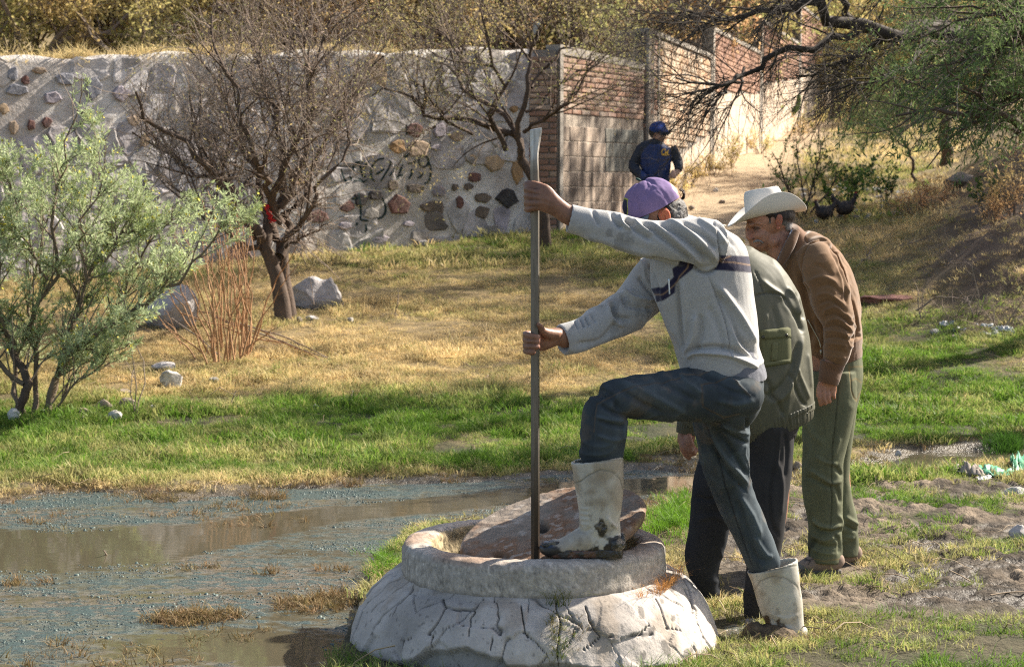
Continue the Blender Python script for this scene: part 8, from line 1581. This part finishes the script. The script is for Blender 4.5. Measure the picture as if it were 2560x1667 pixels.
# columnar cactus at the far wall
def cactus():
    b = np.array((5.9, 40.6, 0)); b[2] = zg(b[0], b[1], False); root = empty('cactus', tuple(b), 'green columnar cactus with one side arm by the far wall', 'cactus'); m = mat('cactus_skin', (.09, .14, .05), var=.2, bump=.3)
    for nm, pts in (('stem', [(0, 0, -.1, .12), (0, 0, .5, .14), (0, 0, 1.0, .10)]), ('arm', [(.1, 0, .3, .05), (.35, 0, .38, .07), (.48, 0, .55, .06), (.5, 0, .75, .05)]), ('arm', [(-.08, 0, .35, .05), (-.16, 0, .5, .06), (-.16, 0, .8, .05)])):
        V, F = chain([(b[0]+x, b[1]+y, b[2]+z, r) for x, y, z, r in pts], 20, 5); n = 20; V = np.array(V); part(nm, V, F, m, root)
cactus()
# litter: green plastic sheet and sack by the stream
def litter():
    def sheet(corn, name, label, m, amp, seed, cat, up=.03):
        A = [ground_at(*c) for c in corn]; V = []; nu, nv = 26, 12
        for j in range(nv+1):
            for i in range(nu+1):
                u, v = i/nu, j/nv; p = (A[0]*(1-u)+A[1]*u)*(1-v)+(A[3]*(1-u)+A[2]*u)*v; x, y = u*5, v*3; p = p+np.array((fbm(x, y, o=3, seed=seed)*.03, fbm(x+9, y, o=3, seed=seed)*.03, up*(.4+abs(fbm(x*1.3, y*1.3, o=3, seed=seed+1))*2.4)*math.sin(math.pi*min(max(v, .02), .98))**.5+amp*max(0, fbm(x, y, o=2, seed=seed+2)))); V.append(p)
        F = [(j*(nu+1)+i, j*(nu+1)+i+1, (j+1)*(nu+1)+i+1, (j+1)*(nu+1)+i) for j in range(nv) for i in range(nu)]
        V = np.array(V); b = V[0].copy(); o = mesh_obj(name, V-b, F, m, smooth=True); o.location = tuple(b); tag(o, label, cat, 'plastic scraps on the bank and in the rubble' if name == 'plastic_scrap' else None); s = o.modifiers.new('t', 'SOLIDIFY'); s.thickness = .003
    GP = mat('green_plastic', (.20, .52, .34), rough=.3, var=.25, scale=20, bump=.4, bscale=60, spec=.5, trans=.3); SK = mat('dirty_sack', (.28, .24, .20), rough=.9, var=.3, scale=20)
    sheet([(2405, 1175), (2530, 1182), (2525, 1195), (2430, 1190)], 'plastic_bag', 'crumpled pale green plastic bag on the stream bank', GP, .02, 3, 'plastic bag'); sheet([(2520, 1165), (2562, 1150), (2575, 1178), (2530, 1188)], 'plastic_bag', 'green plastic bag scrap at the right edge beside the crumpled one', GP, .03, 4, 'plastic bag', .05)
    sheet([(2385, 1182), (2440, 1178), (2460, 1196), (2395, 1192)], 'sack', 'dirty grey brown sack end beside the green plastic bag', SK, .03, 5, 'sack', .04); sheet([(2440, 1192), (2470, 1192), (2478, 1200), (2446, 1202)], 'paper_scrap', 'small white paper scrap below the green plastic', mat('white_paper', (.6, .6, .58), bump=0), .0, 6, 'litter', .012)
    WP = mat('white_plastic', (.42, .42, .41), rough=.4, bump=.2, var=.15)
    for k, (px, py, w) in enumerate(((2180, 470, 40), (2240, 478, 60), (2215, 492, 40), (2290, 484, 40), (2350, 808, 40), (2420, 815, 60), (2480, 822, 50), (2380, 826, 40), (2450, 835, 50), (1345, 165, 1))):
        if w > 1: sheet([(px, py), (px+w, py+2), (px+w, py+9), (px+3, py+8)], 'plastic_scrap', ['whitish plastic scrap farthest left on the bank under the sapling', 'widest whitish plastic scrap on the bank under the sapling', 'whitish plastic scrap lowest on the bank under the sapling', 'whitish plastic scrap farthest right on the bank by the pepper trunk', 'leftmost whitish scrap in the rubble strip of the right meadow', 'whitish scrap in the middle of the meadow rubble strip', 'whitish scrap farthest right in the meadow rubble strip', 'lower left whitish scrap of the meadow rubble strip', 'lowest right whitish scrap of the meadow rubble strip'][k], WP, .010, 10+k, 'litter', .02)
    # white bag caught high in the tree behind the wall
    V, F, N = fuse([ell(P(1342, 66, 27), .07, .05, .07), ell(P(1338, 78, 27), .04, .03, .06)], .012, 2); V = V+N*(fbm(V[:, 0]*9, V[:, 1]*9, V[:, 2]*9, o=3, seed=3)*.03)[:, None]; o = mesh_obj('plastic_bag', V, F, WP, smooth=True); tag(o, 'white plastic bag caught high in the branches above the wall', 'plastic bag')
litter()
# leaf and twig litter on the dry ground
def twig_litter():
    x, y = frust(7000, 6.2, 24); s = stream(x, y); k = (s < -.05) & clear_of(x, y) & (RNG.random(len(x)) < np.clip(tintf(x, y)-.15, 0, 1)*.9+.1); x, y = x[k], y[k]; n = len(x); z = zg(x, y)+.012
    ob = []
    for q_ in range(4):
        rr = np.random.default_rng(q_); P0, R0 = limbs([([(-.09, 0, 0), (0, rr.normal(0, .012), .01), (.09, 0, 0)], .0022, .001)], 5, .1, rr); V, F = tubes(P0, R0, 3); ob.append(mesh_obj('twig', V, F, TW2, link=False))
    scatter('twig_litter', np.stack((x, y, z), -1), np.stack((RNG.normal(0, .2, n), RNG.normal(0, .25, n), RNG.uniform(0, 6.3, n)), -1), RNG.uniform(.3, 1.6, n), RNG.integers(0, 4, n), ob, RNG.random(n), 'scattered dry twigs and straws lying on the grass and mud', 'twigs')
TW2 = mat('pale_twig', (.17, .12, .08), bump=0, attr_inst='tint', col2=(.42, .33, .22))
twig_litter()
